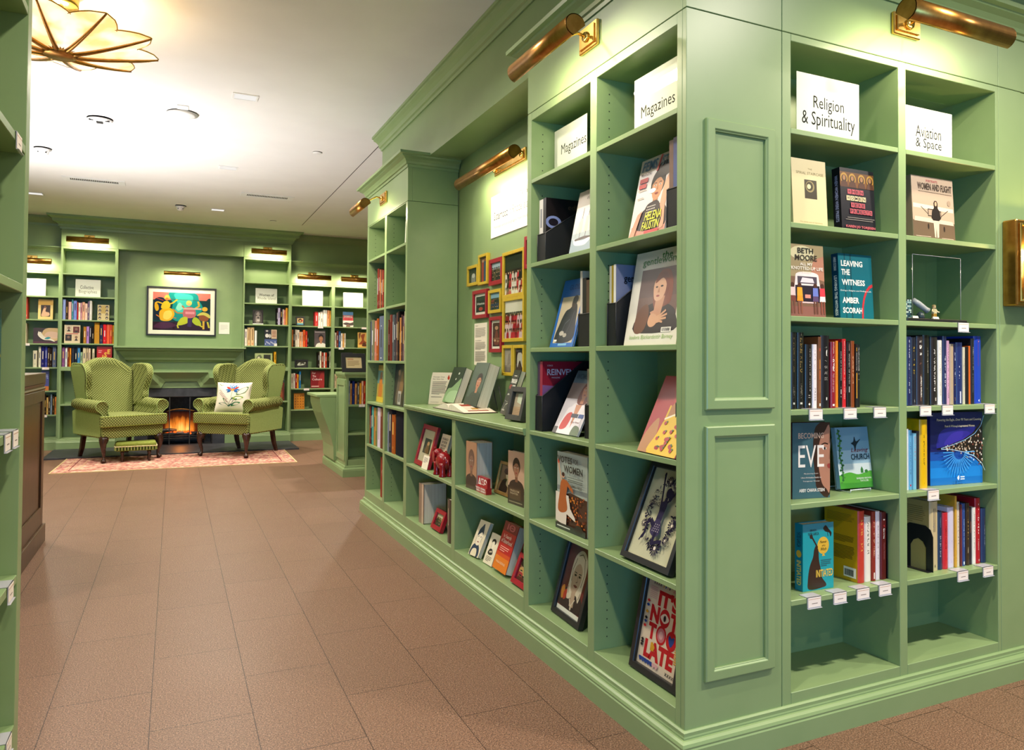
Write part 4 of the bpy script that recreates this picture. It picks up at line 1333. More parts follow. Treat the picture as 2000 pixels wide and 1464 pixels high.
face_book('cream hardback book with a small dark moon picture, first shelf below the Religion sign', 'R', (0.4889, 0.05, 1.681, 0.1594, 0.236, 0.0524, 0.0), 0.024,
          [('r', .36, .42, .72, .70, '#3b3426'), ('e', .52, .60, .13, .085, '#8f8055'), ('e', .51, .605, .10, .066, '#3b3426'), ('e', .49, .60, .055, .036, '#e6d79c'), ('t', 'THE', .48, .85, .60, .872, '#8d7f50'),
           ('t', 'SPIRAL STAIRCASE', .13, .775, .93, .815, '#8d7f50'), ('t', 'My climb out of darkness', .2, .055, .85, .085, '#b7a873')], '#d3c396', group=GR)
tile = []
for w_, y, x0, x1, pale in (('WHEN', .595, .20, .68, 0), ('WOMEN', .49, .16, .74, 1), ('WERE', .385, .28, .70, 0), ('PRIESTS', .285, .24, .90, 0)):
    n_ = len(w_)
    for i, ch in enumerate(w_):
        a, b = x0 + (x1 - x0) * i / n_, x0 + (x1 - x0) * (i + .88) / n_
        tile += [('r', a, y, b, y + .075, '#cdbf95' if pale else '#b5525c'), ('t', ch, a + .015, y + .012, b - .015, y + .063, '#1c1826', .02)]
halo = []
for i, cx in enumerate((.12, .36, .63, .88)):
    halo += [('e', cx, .84, .105, .085, '#b98a3a'), ('e', cx, .83, .075, .062, '#3f2a1c'), ('e', cx, .845, .042, .040, '#a87850'), ('p', [(cx - .12, .70), (cx + .12, .70), (cx + .07, .79), (cx - .07, .79)], '#4a2c22')]
face_book('dark navy book with gold haloed figures along its top, first shelf below the Religion sign', 'R', (0.7175, 0.05, 1.681, 0.1694, 0.228, 0.0524, 0.0), 0.034,
          [('r', 0, .70, 1, .94, '#6a4322')] + halo + tile + [('r', .15, .215, .95, .222, '#9a8f86'), ('r', .10, .185, .90, .192, '#9a8f86'), ('t', 'KAREN JO TORJESEN', .10, .05, .96, .10, '#c05a62', .03)], '#17151f', group=GR,
          spine='#14131c', spine_cmds=[down('WHEN WOMEN WERE PRIESTS', '#9aa0c8', .15, .88, .3, .7, .02)])
plane = [('r', 0, 0, 1, .30, '#6a5644'), ('r', 0, .30, 1, .58, '#b7a08a'), ('p', [(.02, .50), (.98, .475), (.98, .535), (.02, .565)], '#e2cdb8'), ('l', [(.20, .52), (.42, .38)], .012, '#3b2f28'), ('l', [(.85, .50), (.62, .36)], .012, '#3b2f28'),
         ('r', .36, .38, .50, .50, '#3a302a'), ('r', .375, .395, .485, .485, '#a8927e'), ('r', .58, .37, .68, .48, '#3a302a'), ('r', .59, .385, .67, .465, '#a8927e'), ('p', [(.05, .36), (.95, .33), (.98, .27), (.03, .29)], '#d6c0aa'),
         ('e', .36, .22, .018, .045, '#2c2420'), ('e', .74, .20, .018, .045, '#2c2420'), ('p', [(.48, .30), (.62, .30), (.60, .06), (.555, .05), (.545, .22), (.53, .05), (.50, .06)], '#cfbca8'),
         ('p', [(.475, .32), (.62, .32), (.665, .36), (.645, .475), (.59, .525), (.515, .525), (.46, .475), (.44, .36)], '#241c1c'), ('p', [(.51, .50), (.505, .60), (.53, .635), (.575, .635), (.60, .60), (.60, .50)], '#2a201c'), ('e', .553, .585, .026, .036, '#c99f82'),
         ('t', 'WOMEN AND FLIGHT', .14, .79, .96, .90, '#4a3a30', .02), ('t', 'PORTRAITS', .35, .915, .62, .955, '#b8525a'), ('l', [(.15, .765), (.96, .755)], .006, '#7c6857'), ('e', .88, .62, .04, .045, '#a28c78'), ('r', .05, .05, .40, .06, '#c4ae9a'), ('r', .66, .045, .95, .055, '#c4ae9a')]
face_book('wide sepia book showing a woman before a small aeroplane, below the Aviation sign', 'R', (1.0882, 0.05, 1.681, 0.3025, 0.244, 0.0524, 0.0)[:3] + (0.236, 0.244, 0.05, 0.0), 0.03, plane, '#b5a08c', group=GR, spine='#8a7866')
van = [('r', 0, 0, 1, .55, '#7a5a48'), ('r', 0, 0, 1, .14, '#8c5a50'), ('r', 0, .55, 1, 1, '#9c8a66'), ('p', [(.6, .55), (1, .5), (1, .85), (.7, .8)], '#b07a62'), ('e', .38, .88, .35, .10, '#cfc49a'),
       ('s', [(.16, .22), (.16, .52), (.22, .60), (.50, .62), (.78, .60), (.84, .52), (.84, .22)], '#e6d6d2'), ('r', .15, .20, .85, .43, '#241c2c'), ('r', .22, .455, .78, .555, '#4c4450'), ('p', [(.30, .47), (.70, .47), (.66, .53), (.36, .54)], '#d8ccd0'),
       ('r', .42, .255, .58, .305, '#d88a7a'), ('r', .30, .185, .72, .205, '#d8b8b4')]
for x, top_, skirt, skin_ in ((.07, '#e0c4c0', '#7a4038', '#7a4a3c'), (.27, '#e8a030', '#e8952a', '#8a5240'), (.72, '#6a78c0', '#5a4468', '#6a4034'), (.92, '#d83c4a', '#eddfd8', '#8a4a3c')):
    van += [('e', x, .43, .055, .035, '#4a2c24'), ('p', [(x - .08, .28), (x + .08, .28), (x + .07, .40), (x - .07, .40)], top_), ('p', [(x - .09, .21), (x + .09, .21), (x + .075, .285), (x - .075, .285)], skirt), ('r', x - .06, .04, x - .02, .215, skin_), ('r', x + .02, .04, x + .06, .215, skin_)]
van += [('t', 'BETH', .25, .875, .70, .95, '#2c261e', .015), ('t', 'MOORE', .17, .775, .80, .855, '#3a3126', .015), ('t', 'ALL MY', .30, .705, .66, .745, '#f2e8d8', .01), ('t', 'KNOTTED-UP LIFE', .05, .645, .96, .69, '#f2e8d8', .01), ('t', 'A memoir', .36, .60, .62, .625, '#e0d2bc')]
face_book('tan memoir book with children beside an old white van, below the Religion sign', 'R', (0.4568, 0.03, 1.372, 0.159, 0.246, 0.0524, 0.0), 0.026, van, '#9c8a66', group=GR)
wit = [('r', .17, 0, .20, 1, '#0c4650'), ('r', .34, 0, .38, 1, '#0c4650')]
for s_, y, x1 in (('LEAVING', .805, .72), ('THE', .67, .33), ('WITNESS', .515, .77), ('AMBER', .24, .57), ('SCORAH', .085, .66)):
    wit.append(('t', s_, .08, y, x1, y + .09, '#efe9dc', .03))
wit += [('l', [(1.0, .53), (.90, .50), (.80, .43), (.73, .33), (.68, .20), (.66, .0)], .05, '#c23038'), ('t', 'Exiting a Religion and Finding a Life', .03, .415, .95, .445, '#dfe8e4', 0, 0, .25)]
face_book('teal memoir book with a red curve and white block capitals on the island end', 'R', (0.7092, 0.05, 1.372, 0.1659, 0.232, 0.0524, -0.0), 0.030, wit, '#0e6470', group=GR, spine='#0b3f5a',
          spine_cmds=[down('LEAVING THE WITNESS', '#dfe8e4', .05, .66, .3, .7, .02), down('AMBER SCORAH', '#dfe8e4', .74, .95, .3, .7, .02)])
eve = [('s', [(.66, .12), (.60, .30), (.55, .55), (.56, .82), (.66, .97), (1, 1), (1, .05)], '#38221a'), ('s', [(.78, .20), (.70, .40), (.68, .60), (.74, .78), (.86, .88), (1, .92), (1, .12), (.9, .12)], '#b07a62'),
       ('e', .85, .655, .055, .020, '#efe2d6'), ('e', .86, .655, .026, .02, '#1c120e'), ('l', [(.77, .705), (.86, .725), (.95, .71)], .016, '#2c1a12'), ('s', [(.92, .435), (.98, .455), (1, .44), (1, .39), (.95, .395)], '#9a3f3a'), ('p', [(.97, .52), (1, .66), (1, .50)], '#96634e'),
       ('t', 'BECOMING', .15, .79, .83, .865, '#d8b49a', .012), ('t', 'EVE', .15, .41, .84, .70, '#f3e8dc', .0), ('t', 'My Journey from', .30, .315, .68, .335, '#e8dcd0'), ('t', 'Ultra-Orthodox Rabbi to', .22, .265, .76, .285, '#e8dcd0'), ('t', 'Transgender Woman', .27, .215, .72, .235, '#e8dcd0'),
       ('t', 'ABBY CHAVA STEIN', .17, .085, .85, .13, '#efe4da', .02)]
face_book('slate memoir book with half of a face on its cover', 'R', (0.5009, 0.0669, 0.755, 0.1512, 0.258, 0.0, -0.1456), 0.028, eve, '#3c5f68', group=GR, spine='#5a1c22')
chu = [('r', 0, 0, 1, .22, '#4a9a36'), ('r', 0, .22, 1, .40, '#dfe6e4'), ('r', 0, .40, 1, .62, '#a9c6d4'), ('r', 0, .62, 1, 1, '#7fa6bc'), ('s', [(0, .20), (.3, .26), (.6, .22), (1, .27), (1, .10), (0, .10)], '#5cae3c'), ('p', [(.66, .24), (.66, .30), (.70, .35), (.74, .30), (.74, .24)], '#3f7e3a'), ('e', .83, .265, .05, .028, '#3f7e3a'),
       ('l', [(.10, .12), (.12, .35), (.06, .55), (.12, .78), (.08, .97)], .03, '#23502c')]
for i in range(22):
    y = .10 + i * .04
    chu += [('e', .06 + .10 * ((i * 7) % 5) / 5, y, .035, .018, '#2f6a34' if i % 2 else '#4c8a3c')]
chu += [('s', [(.44, .73), (.52, .76), (.56, .84), (.60, .76), (.74, .80), (.60, .70), (.55, .60), (.52, .69)], '#17202c'), ('t', 'Leaving', .42, .565, .94, .655, '#8c2c3a', 0, 0, .3), ('t', 'CHURCH', .40, .46, .96, .555, '#1f2c34', .012), ('t', 'BARBARA BROWN', .50, .14, .95, .17, '#eef2e0', .01), ('t', 'TAYLOR', .60, .10, .86, .13, '#eef2e0', .01)]
face_book('pale blue and green book with a swallow, propped on a white wire stand', 'R', (0.7761, 0.11, 0.755, 0.1595, 0.218, 0.1047, -0.0568)[:2] + (0.7615, 0.158, 0.22, 0.13, -0.05), 0.018, chu, '#8fb2c4', group=GR)
ws = thing('wire_book_stand', 'white wire stand holding the pale blue and green book upright', 'stand', *zone_point('R', 0.757, 0.088, 0.7555))
w_ = MB()
for x in (0.03, 0.13):
    w_.tube([(x, -0.012, 0.012), (x, -0.012, 0.0025), (x, 0.052, 0.0025), (x, 0.072, 0.185), (x, 0.105, 0.0025)], 0.0018, 6)
w_.tube([(0.03, -0.012, 0.010), (0.13, -0.012, 0.010)], 0.0018, 6).tube([(0.03, 0.105, 0.003), (0.13, 0.105, 0.003)], 0.0018, 6)
w_.build('wire', M['chrome'], ws)
prt = [('r', 0, 0, 1, .34, '#1473c8'), ('r', 0, .10, 1, .24, '#1a86dc'), ('r', 0, .34, 1, .46, '#1c50a8'), ('r', 0, .46, 1, 1, '#171c5e'), ('s', [(.14, .50), (.14, .64), (.22, .75), (.40, .80), (.66, .82), (.88, .78), (.72, .64), (.46, .56)], '#2a2a8c'), ('s', [(.26, .56), (.40, .70), (.62, .74), (.76, .70), (.62, .62), (.44, .56)], '#3a2fa0'),
       ('p', [(.12, .505), (.36, .55), (.62, .62), (.80, .70), (.92, .81), (1, .88), (1, .22), (.93, .29), (.80, .38), (.60, .45), (.36, .49)], '#2a201c')]
rr_ = random.Random(5)
for i in range(150):
    x = rr_.uniform(.28, .985); m_ = .505; s_ = (x - .2) / .8
    y = m_ + rr_.uniform(-1, 1) * (.03 + .27 * s_ * s_)
    prt.append(('e', x, y, .010, .013, rr_.choice(['#d8c8b0', '#a88a70', '#efe6d8', '#8a4a3c', '#5a4638', '#c9b49c', '#3a3f60'])))
for i in range(18):
    an = PI + PI * i / 17
    prt.append(('l', [(.50 + .10 * math.cos(an), .45 + .10 * math.sin(an)), (.50 + .30 * math.cos(an), .45 + .30 * math.sin(an))], .012, '#4aa8ee'))
prt += [('l', [(.12, .505), (.36, .55), (.62, .62), (.80, .70), (.92, .81), (.98, .95)], .008, '#8fc4f0'), ('l', [(.12, .505), (.36, .49), (.60, .45), (.80, .38), (.93, .29), (1, .18)], .008, '#bfe0f4'), ('e', .11, .505, .03, .012, '#0c0c14'), ('e', .14, .505, .02, .016, '#0c0c14'),
        ('t', 'Powering the Eagle...Over 90 Years and Counting', .08, .875, .93, .92, '#e2d8b0', .01), ('t', "Pratt & Whitney's Inspirational Women", .23, .79, .80, .83, '#e2d8b0', .01), ('s', [(.46, .10), (.49, .13), (.50, .09), (.48, .065)], '#eaf2fa'), ('r', .52, .10, .60, .115, '#eaf2fa'), ('r', .52, .07, .60, .085, '#eaf2fa')]
face_book('large blue book with an eye shaped burst and a crowd on its cover', 'R', (1.1947, 0.0654, 0.755, 0.2725, 0.276, 0.0, -0.0863), 0.014, prt, '#171c5e', group=GR)
ini = [('r', 0, .88, 1, 1, '#2f8a98'), ('e', .66, .66, .19, .13, '#e2b43c'), ('s', [(.20, .02), (.16, .16), (.22, .36), (.33, .50), (.36, .60), (.42, .66), (.50, .60), (.52, .46), (.58, .30), (.62, .18), (.76, .07), (.66, .03)], '#33221a'), ('p', [(.62, .50), (.72, .50), (.66, .56)], '#e2b43c'),
       ('l', [(.48, .63), (.34, .76), (.28, .81)], .035, '#33221a'), ('e', .27, .81, .05, .035, '#33221a'), ('s', [(.66, .92), (.74, .96), (.84, .90), (.93, .84), (.90, .78), (.86, .84), (.76, .86), (.70, .88)], '#1f1714'), ('l', [(.80, .85), (.82, .79)], .012, '#1f1714'),
       ('t', 'AMANDA', .22, .885, .44, .92, '#1f3a40', .01), ('t', 'YATES GARCIA', .16, .825, .52, .87, '#1f3a40', .01), ('t', 'Memoir', .55, .695, .77, .735, '#3a2c18', 0, 0, .3), ('t', 'of a', .62, .645, .72, .675, '#3a2c18', 0, 0, .3), ('t', 'Witch', .58, .585, .76, .63, '#3a2c18', 0, 0, .3)]
ini += lines(.58, .93, .34, .45, 4, '#2a5a60') + [('t', 'INITIATED', .42, .19, .97, .30, '#e6be4c', .02)]
face_book('turquoise book with a dark robed figure and yellow disc, fifth shelf below Religion sign', 'R', (0.5331, 0.0533, 0.443, 0.1378, 0.226, 0.0, -0.0348), 0.036, ini, '#159aa2', group=GR, spine='#12849a',
          spine_cmds=[down('INITIATED', '#d8c058', .08, .45, .22, .78, .03), ('e', .5, .55, .32, .055, '#e2b43c'), down('YATES GARCIA', '#123a48', .65, .88, .25, .75, .02)])

books_row('R', 1.063, 0.030, 'three shelves below the Religion sign', GR, mk([(0.458, 0.485, 0.2565), (0.4898, 0.521, 0.2566), (0.5231, 0.5568, 0.2172), (0.5579, 0.5798, 0.2176), (0.5815, 0.5964, 0.2435), (0.598, 0.6398, 0.2485), (0.6415, 0.6643, 0.2275), (0.6652, 0.6782, 0.2311), (0.6794, 0.6965, 0.2262), (0.6973, 0.7166, 0.2383), (0.7174, 0.7374, 0.2296), (0.7382, 0.7583, 0.232), (0.7595, 0.7697, 0.2223), (0.7706, 0.7847, 0.22)], [
    ('#171411', [down('ELISABETH ELLIOT', '#8c7440', .48, .93, .2, .5, .01), down('VAUGHN', '#8c8474', .14, .32, .3, .7, .01), ('r', .25, .06, .6, .085, '#d8d2c4')], None),
    ('#1b1916', [('r', .0, .96, 1, 1, '#8a8468'), down('ELISABETH ELLIOT', '#9c8040', .44, .93, .35, .75, .01), down('VAUGHN', '#8c8474', .14, .34, .4, .8, .01), ('r', .3, .06, .8, .085, '#d8d2c4')], None),
    ('#140f10', [('r', 0, 0, 1, .11, '#8a4a22'), ('p', [(.05, .98), (.5, .98), (.25, .92)], '#c23a2e'), down('MARTHAS AND VARKAS', '#cfc8c0', .27, .93, .55, .92, .02), ('r', .1, .20, .9, .212, '#b8b0a8'), ('r', .1, .17, .9, .178, '#b8b0a8'), ('e', .5, .07, .12, .018, '#e8e0d0')], None),
    ('#e6dcdc', [down('A SPIRITUAL LIFE', '#8c7c80', .45, .92, .35, .7), down('PRESS', '#5c5054', .12, .32, .35, .65)], None),
    ('#7a4a28', [('r', 0, .70, 1, .98, '#2a2024'), ('r', .1, .80, .9, .84, '#c23a2e'), ('r', 0, .55, 1, .68, '#d08a3a'), ('r', .1, .40, .9, .53, '#b05a2c'), ('r', 0, .22, 1, .38, '#8a5a30'), ('r', .2, .03, .8, .07, '#e0d8c8')], None),
    ('#18141a', [('e', .58, .745, .36, .10, '#e8e2da'), ('e', .58, .735, .26, .085, '#241c1e'), ('e', .62, .76, .12, .045, '#e8e2da'), ('t', 'MARY', .25, .545, .92, .585, '#9a938e'), ('t', 'BAKER', .2, .465, .97, .505, '#9a938e'), ('t', 'EDDY', .25, .385, .92, .425, '#9a938e'), ('r', .5, .11, .62, .15, '#e8e2da')], None),
    ('#8c1628', [('r', 0, .82, 1, 1, '#eee6dc'), ('e', .5, .905, .36, .065, '#2a1c1a'), ('e', .56, .895, .18, .04, '#c08a66'), down('Nomad', '#f2ece4', .54, .81, .2, .85, .03), down('From Islam to America', '#d8b0b0', .24, .52, .3, .7), ('r', .3, .03, .7, .06, '#f2ece4')], None),
    ('#e0801c', [down('A memoir', '#8a3a10', .35, .6, .35, .65)], None),
    ('#151313', [('r', 0, .31, 1, .318, '#d8d0c8'), ('r', 0, .17, 1, .31, '#5a1020'), ('r', 0, .165, 1, .173, '#d8d0c8'), ('r', .42, .21, .58, .28, '#e8e0d8'), down('SOUL OF A WOMAN', '#cfc8c0', .42, .86, .4, .62)], None),
    ('#c81e24', [('r', 0, .48, 1, .97, '#e8e0d4'), down('THE PRIESTHOOD', '#3a3430', .52, .94, .35, .65), down('A NEW HISTORY', '#f0c8c0', .12, .44, .35, .65)], None),
    ('#141212', [('r', 0, .86, 1, .97, '#d8a8a0'), ('r', 0, .23, 1, .32, '#e8e4dc'), down('WOMEN OF FAITH', '#cfc8c0', .36, .82, .4, .62)], None),
    ('#86401a', [down('The Courage of Lady Nye', '#e0b890', .36, .80, .3, .75, .01)], None),
    ('#181412', [('r', .1, .88, .9, .94, '#e0a824'), ('r', .1, .14, .9, .54, '#e0a020'), down('RECKONING', '#d8d0c0', .58, .86, .3, .7)], None),
    ('#151414', [down('THE FEMALE QUAKERS', '#e0dcd4', .58, .98, .3, .7, .02), ('e', .5, .49, .42, .05, '#e6e2da')], None)]), near=True)
books_row('R', 1.063, 0.030, 'three shelves below the Aviation sign', GR, mk([(1.0242, 1.0482, 0.2535), (1.0494, 1.0766, 0.2514), (1.0784, 1.1151, 0.2562), (1.1164, 1.1522, 0.2607), (1.1547, 1.1954, 0.2542), (1.1967, 1.2214, 0.2428), (1.2227, 1.2443, 0.2585), (1.2456, 1.2617, 0.2419), (1.2629, 1.2842, 0.2299), (1.2855, 1.2998, 0.2309), (1.3011, 1.3371, 0.2362), (1.3384, 1.3536, 0.2188), (1.3549, 1.3715, 0.2201), (1.3725, 1.3841, 0.2236), (1.3854, 1.4055, 0.2526), (1.4075, 1.4521, 0.2624)], [
    ('#1c2152', [down('THE FIRST WOMAN IN SPACE', '#dfe2ea', .18, .95, .1, .5, .03)], None),
    ('#1d1c2c', [down('SALLY RIDE', '#c8a424', .46, .86, .3, .7, .02), ('r', .35, .05, .6, .09, '#e0dcd4')], None),
    ('#2c2026', [('r', 0, .06, 1, .44, '#a8725a'), ('s', [(.2, .50), (.5, .62), (.8, .50), (.6, .44)], '#8a5a4a'), ('t', 'THE', .35, .91, .80, .95, '#efe9e0', .02, 1), down('SIX', '#efe9e0', .69, .87, .25, .85, .05), down('LOREN GRUSH', '#efe9e0', .12, .42, .45, .75, .03)], None),
    ('#1a1714', [('s', [(0, .86), (.5, .82), (1, .90), (1, 1), (0, 1)], '#b8975a'), ('s', [(0, .02), (0, .26), (.5, .24), (.95, .18), (.9, .06), (.4, .0)], '#c8a870'), down('The Burning Cosmos', '#d8d0c0', .46, .82, .5, .78, .01)], None),
    ('#231c1d', [down('THROUGH THE GLASS', '#eae4dc', .24, .80, .62, .92, .03), down('CEILING TO THE STARS', '#eae4dc', .20, .82, .20, .52, .03), ('r', .5, .06, .8, .11, '#b8b0a8')], None),
    ('#e4e0d6', [down('WOMEN IN FLIGHT', '#6a665e', .45, .95, .35, .68), down('AUTHOR', '#6a665e', .14, .36, .38, .65)], None),
    ('#252a52', [down('The Sky Below', '#cdd4e4', .25, .78, .2, .75, .01)], None),
    ('#d2a2c0', [down('WOMEN WITH WINGS', '#3a2a36', .10, .92, .35, .65, .02)], None),
    ('#b29c80', [('s', [(.1, .50), (.5, .78), (1, .62), (1, .42)], '#a05a40'), ('p', [(0, .0), (1, .0), (1, .34), (.4, .24)], '#e6e0d4')], None),
    ('#15154a', [down('LAST NIGHT', '#dcdff0', .36, .86, .4, .95, .02), ('r', .1, .318, 1, .328, '#d8b424'), ('e', .4, .09, .3, .02, '#d89a3a')], None),
    ('#1f2c66', [('p', [(0, .02), (.5, .02), (.3, .45)], '#46246a'), ('t', 'ORBITER', .62, .6, .85, .85, '#8ea4d4', 0, 1), down('Earth Shine', '#e6eaf4', .36, .62, .12, .42, .02), ('r', .42, .02, .98, .21, '#c9cde6')], None),
    ('#c6c0a8', [('e', .5, .16, .3, .012, '#2a2622'), down('Flight Path', '#8a8270', .3, .8, .35, .65)], None), ('#17110d', [], None), ('#d8641a', [], None),
    ('#1d1d22', [down('WOMEN IN AVIATION', '#cfd2d8', .52, .88, .45, .7, .02), down('FLYING HIGH', '#7c8894', .18, .46, .3, .5)], None),
    ('#1c3eae', [('r', 0, .56, 1, 1, '#6a2a70'), ('e', .72, .92, .2, .014, '#e0a080'), ('e', .6, .05, .1, .016, '#dfe8f4')], None)]), near=True)
books_row('R', 0.755, 0.035, 'beside the large blue book with the crowd', GR, mk([(1.027, 1.0359, 0.2232), (1.0372, 1.0605, 0.2182), (1.0614, 1.0808, 0.2061), (1.0827, 1.0989, 0.2133), (1.1008, 1.1436, 0.255)], [
    ('#e6e6e8', [], None), ('#62a6d2', [down('HOW THE ROCKET GIRLS CAME TO BE', '#1f4a6a', .26, .93, .25, .7, .02), ('r', .3, .06, .7, .09, '#c23040')], None), ('#7cbcd6', [down('GOOD AND BEYOND', '#c03a4a', .52, .95, .35, .8, .02)], None), ('#2a2228', [], None),
    ('#e2b40e', [down('THE GREAT STEWARDESS REBELLION', '#1c1a14', .20, .90, .66, .92, .03), down('NELL MCSHANE WULFHART', '#3a3418', .34, .78, .28, .52, .02), ('r', .45, .075, .75, .085, '#1c1a14')], None)]), near=True)
bk_ = lines(.08, .92, .80, .93, 7, '#8a6a10', seed=2) + lines(.30, .92, .52, .62, 6, '#5a4608', seed=3) + lines(.30, .92, .28, .48, 10, '#5a4608', seed=4) + [('r', .60, .05, .97, .19, '#e8e2d0')] + [('r', .62 + i * .018, .07, .628 + i * .018 + (i % 3) * .003, .16, '#17140f') for i in range(16)]
books_row('R', 0.443, 0.045, 'beside the turquoise book with the robed figure', GR, mk([(0.7898, 0.8226, 0.2523), (0.8241, 0.8573, 0.2301), (0.8588, 0.8775, 0.2456), (0.8789, 0.9022, 0.2443), (0.9037, 0.934, 0.2394), (0.935, 0.939, 0.1783), (0.935, 0.939, 0.2335)], [
    ('#c2392c', [down('SISTERS IN SPIRIT', '#e8a44c', .38, .88, .3, .75, .03)], {'left': [('r', 0, 0, 1, 1, '#c79a0e')] + bk_}),
    ('#e8e0d0', [down('DEAD GIRL GIVER', '#2a2420', .42, .92, .35, .75, .03)], None), ('#8a281c', [down('DARK NIGHT OF THE SOUL', '#f0c8a0', .34, .86, .3, .75, .03), ('r', .2, .03, .8, .12, '#e8d8c8')], None), ('#eddfe0', [down('BELOVED LIFE', '#8a7c80', .3, .8, .35, .65)], None),
    ('#5c0c10', [down('DAKINI', '#f0e6dc', .60, .76, .55, .85, .03), down('POWER', '#f0e6dc', .60, .76, .2, .5, .03), ('r', .2, .88, .8, .90, '#e8d0c0'), ('e', .6, .80, .2, .016, '#c8383a'), down('Twelve Women', '#a8686a', .3, .55, .4, .6)], None), ('#e6dccb', [], None), ('#17141a', [], None)]), near=True)
books_row('R', 0.443, 0.042, 'beside the black bookend', GR, mk([(1.1622, 1.2088, 0.2584), (1.2102, 1.2344, 0.2186), (1.2358, 1.266, 0.2116), (1.2675, 1.3027, 0.2291), (1.3038, 1.3148, 0.2703), (1.3159, 1.3339, 0.2464), (1.3354, 1.3457, 0.2357), (1.3472, 1.3687, 0.238), (1.3702, 1.3896, 0.2382), (1.3908, 1.4054, 0.2216), (1.4069, 1.4273, 0.2189), (1.4288, 1.46, 0.2522), (1.4623, 1.49, 0.2104)], [
    ('#cdb98c', [('r', .22, .56, 1, .90, '#241f22'), down('ROLLIN HARRISON', '#d88a3a', .58, .88, .62, .88, .02), down('Women of flight', '#8a8488', .6, .86, .35, .5), ('l', [(.5, .06), (.7, .09), (.85, .07)], .04, '#2a2420')], {'left': [('r', 0, 0, 1, 1, '#b39a5e')] + lines(.08, .9, .66, .92, 9, '#8a7340', seed=6)}),
    ('#1d3656', [down('SKY SKY SHE', '#b8c0cc', .22, .58, .35, .68, .02), down('TODAY', '#8a98ac', .72, .9, .4, .6)], None), ('#c82430', [('e', .5, .95, .3, .03, '#4a2c20'), ('p', [(.3, .9), (.7, .9), (.5, .86)], '#f0e8e0'), down('WOMAN WALKING', '#7a0c14', .36, .78, .35, .7, .03), ('p', [(0, 0), (.7, 0), (0, .10)], '#4ab0c8')], None),
    ('#d8cfe0', [('s', [(.0, .45), (.5, .56), (.7, .64), (.6, .44), (.2, .38)], '#9a8ac4'), ('s', [(0, .1), (.5, .2), (.9, .3), (.6, .1)], '#b09ac8'), down('Bessie Coleman', '#4a5a8a', .3, .8, .78, .92)], None), ('#d6a232', [], None),
    ('#dccdb4', [down('AMELIA AND ME', '#3a342c', .35, .80, .3, .75, .03), ('e', .5, .92, .3, .06, '#2a2420')], None), ('#6a2a30', [], None), ('#2c4a8c', [('e', .5, .92, .35, .05, '#9ab0d8'), down('Soaring to Glory', '#a8bcdc', .3, .75, .3, .7), ('r', .3, .02, .7, .07, '#e8eef4')], None),
    ('#3a2a1a', [down('LITTLE AMELIA', '#d8b060', .40, .90, .3, .75, .03), down('Winters', '#e0d0b0', .2, .3, .35, .65)], None), ('#2a2228', [('r', .1, .55, .9, .75, '#b06a4c')], None), ('#ece6da', [down('Letters of an aviator', '#6a665e', .25, .92, .35, .65)], None),
    ('#b01624', [down('FLYING FREE', '#f0e0d8', .45, .93, .25, .75, .03), down('A memoir', '#f0c8c0', .2, .38, .4, .6), ('e', .6, .05, .12, .016, '#f0e8e0')], None), ('#22345e', [('p', [(0, 0), (.5, 0), (.2, .6), (0, .7)], '#6a9ac8'), ('r', .55, .55, .95, .85, '#6a4630'), down('WINGS OF THE NIGHT', '#cfd4dc', .3, .7, .5, .75, .02)], None)]), near=True)
be = thing('bookend', 'black metal bookend plate beside the cream spine, lowest filled shelf under Aviation', 'bookend', *zone_point('R', 1.1510, 0.030, 0.4435))
oB = [(0.0, 0.0), (0.13, 0.0), (0.13, 0.14), (0.115, 0.165), (0.09, 0.175), (0.0, 0.175)]
pl = MB()
pl.prism([(0.0, 0.0), (0.028, 0.0), (0.028, 0.085), (0.040, 0.105), (0.060, 0.115), (0.080, 0.105), (0.092, 0.085), (0.092, 0.0), (0.125, 0.0), (0.125, 0.13), (0.115, 0.155), (0.095, 0.167), (0.03, 0.167), (0.01, 0.155), (0.0, 0.13)], 'x', 0.008, 0.0095)
pl.build('upright_plate', M['black'], be)
MB().box(-0.015, 0.008, 0.005, 0.12, 0.0002, 0.0016).build('foot_plate', M['black'], be)

for x, y, z, nm in ((0.535, 1593, 1.063, 'under the dark spines near the maroon book'), (0.695, 0, 1.063, 'under the red and white spines'), (0.840, 0, 1.063, 'past the end of the dark row below Religion'),
                    (1.078, 0, 1.063, 'under the black spines below Aviation'), (1.199, 0, 1.063, 'under the white spine below Aviation'), (1.444, 0, 1.063, 'past the blue and purple spine'),
                    (1.292, 0, 1.372, 'under the clear display case'), (1.118, 0, 0.755, 'under the thick yellow spine'),
                    (0.527, 0, 0.443, 'below the turquoise book'), (0.645, 0, 0.443, 'between turquoise book and the yellow back cover'), (0.755, 0, 0.443, 'below the red spine on the lowest filled shelf'), (0.863, 0, 0.443, 'below the maroon spine on the lowest filled shelf'),
                    (1.281, 0, 0.443, 'below the navy and red spines under Aviation'), (1.429, 0, 0.443, 'past the end of the lowest filled shelf under Aviation')):
    shelf_tag('white shelf edge label ' + nm, 'R', x, z)

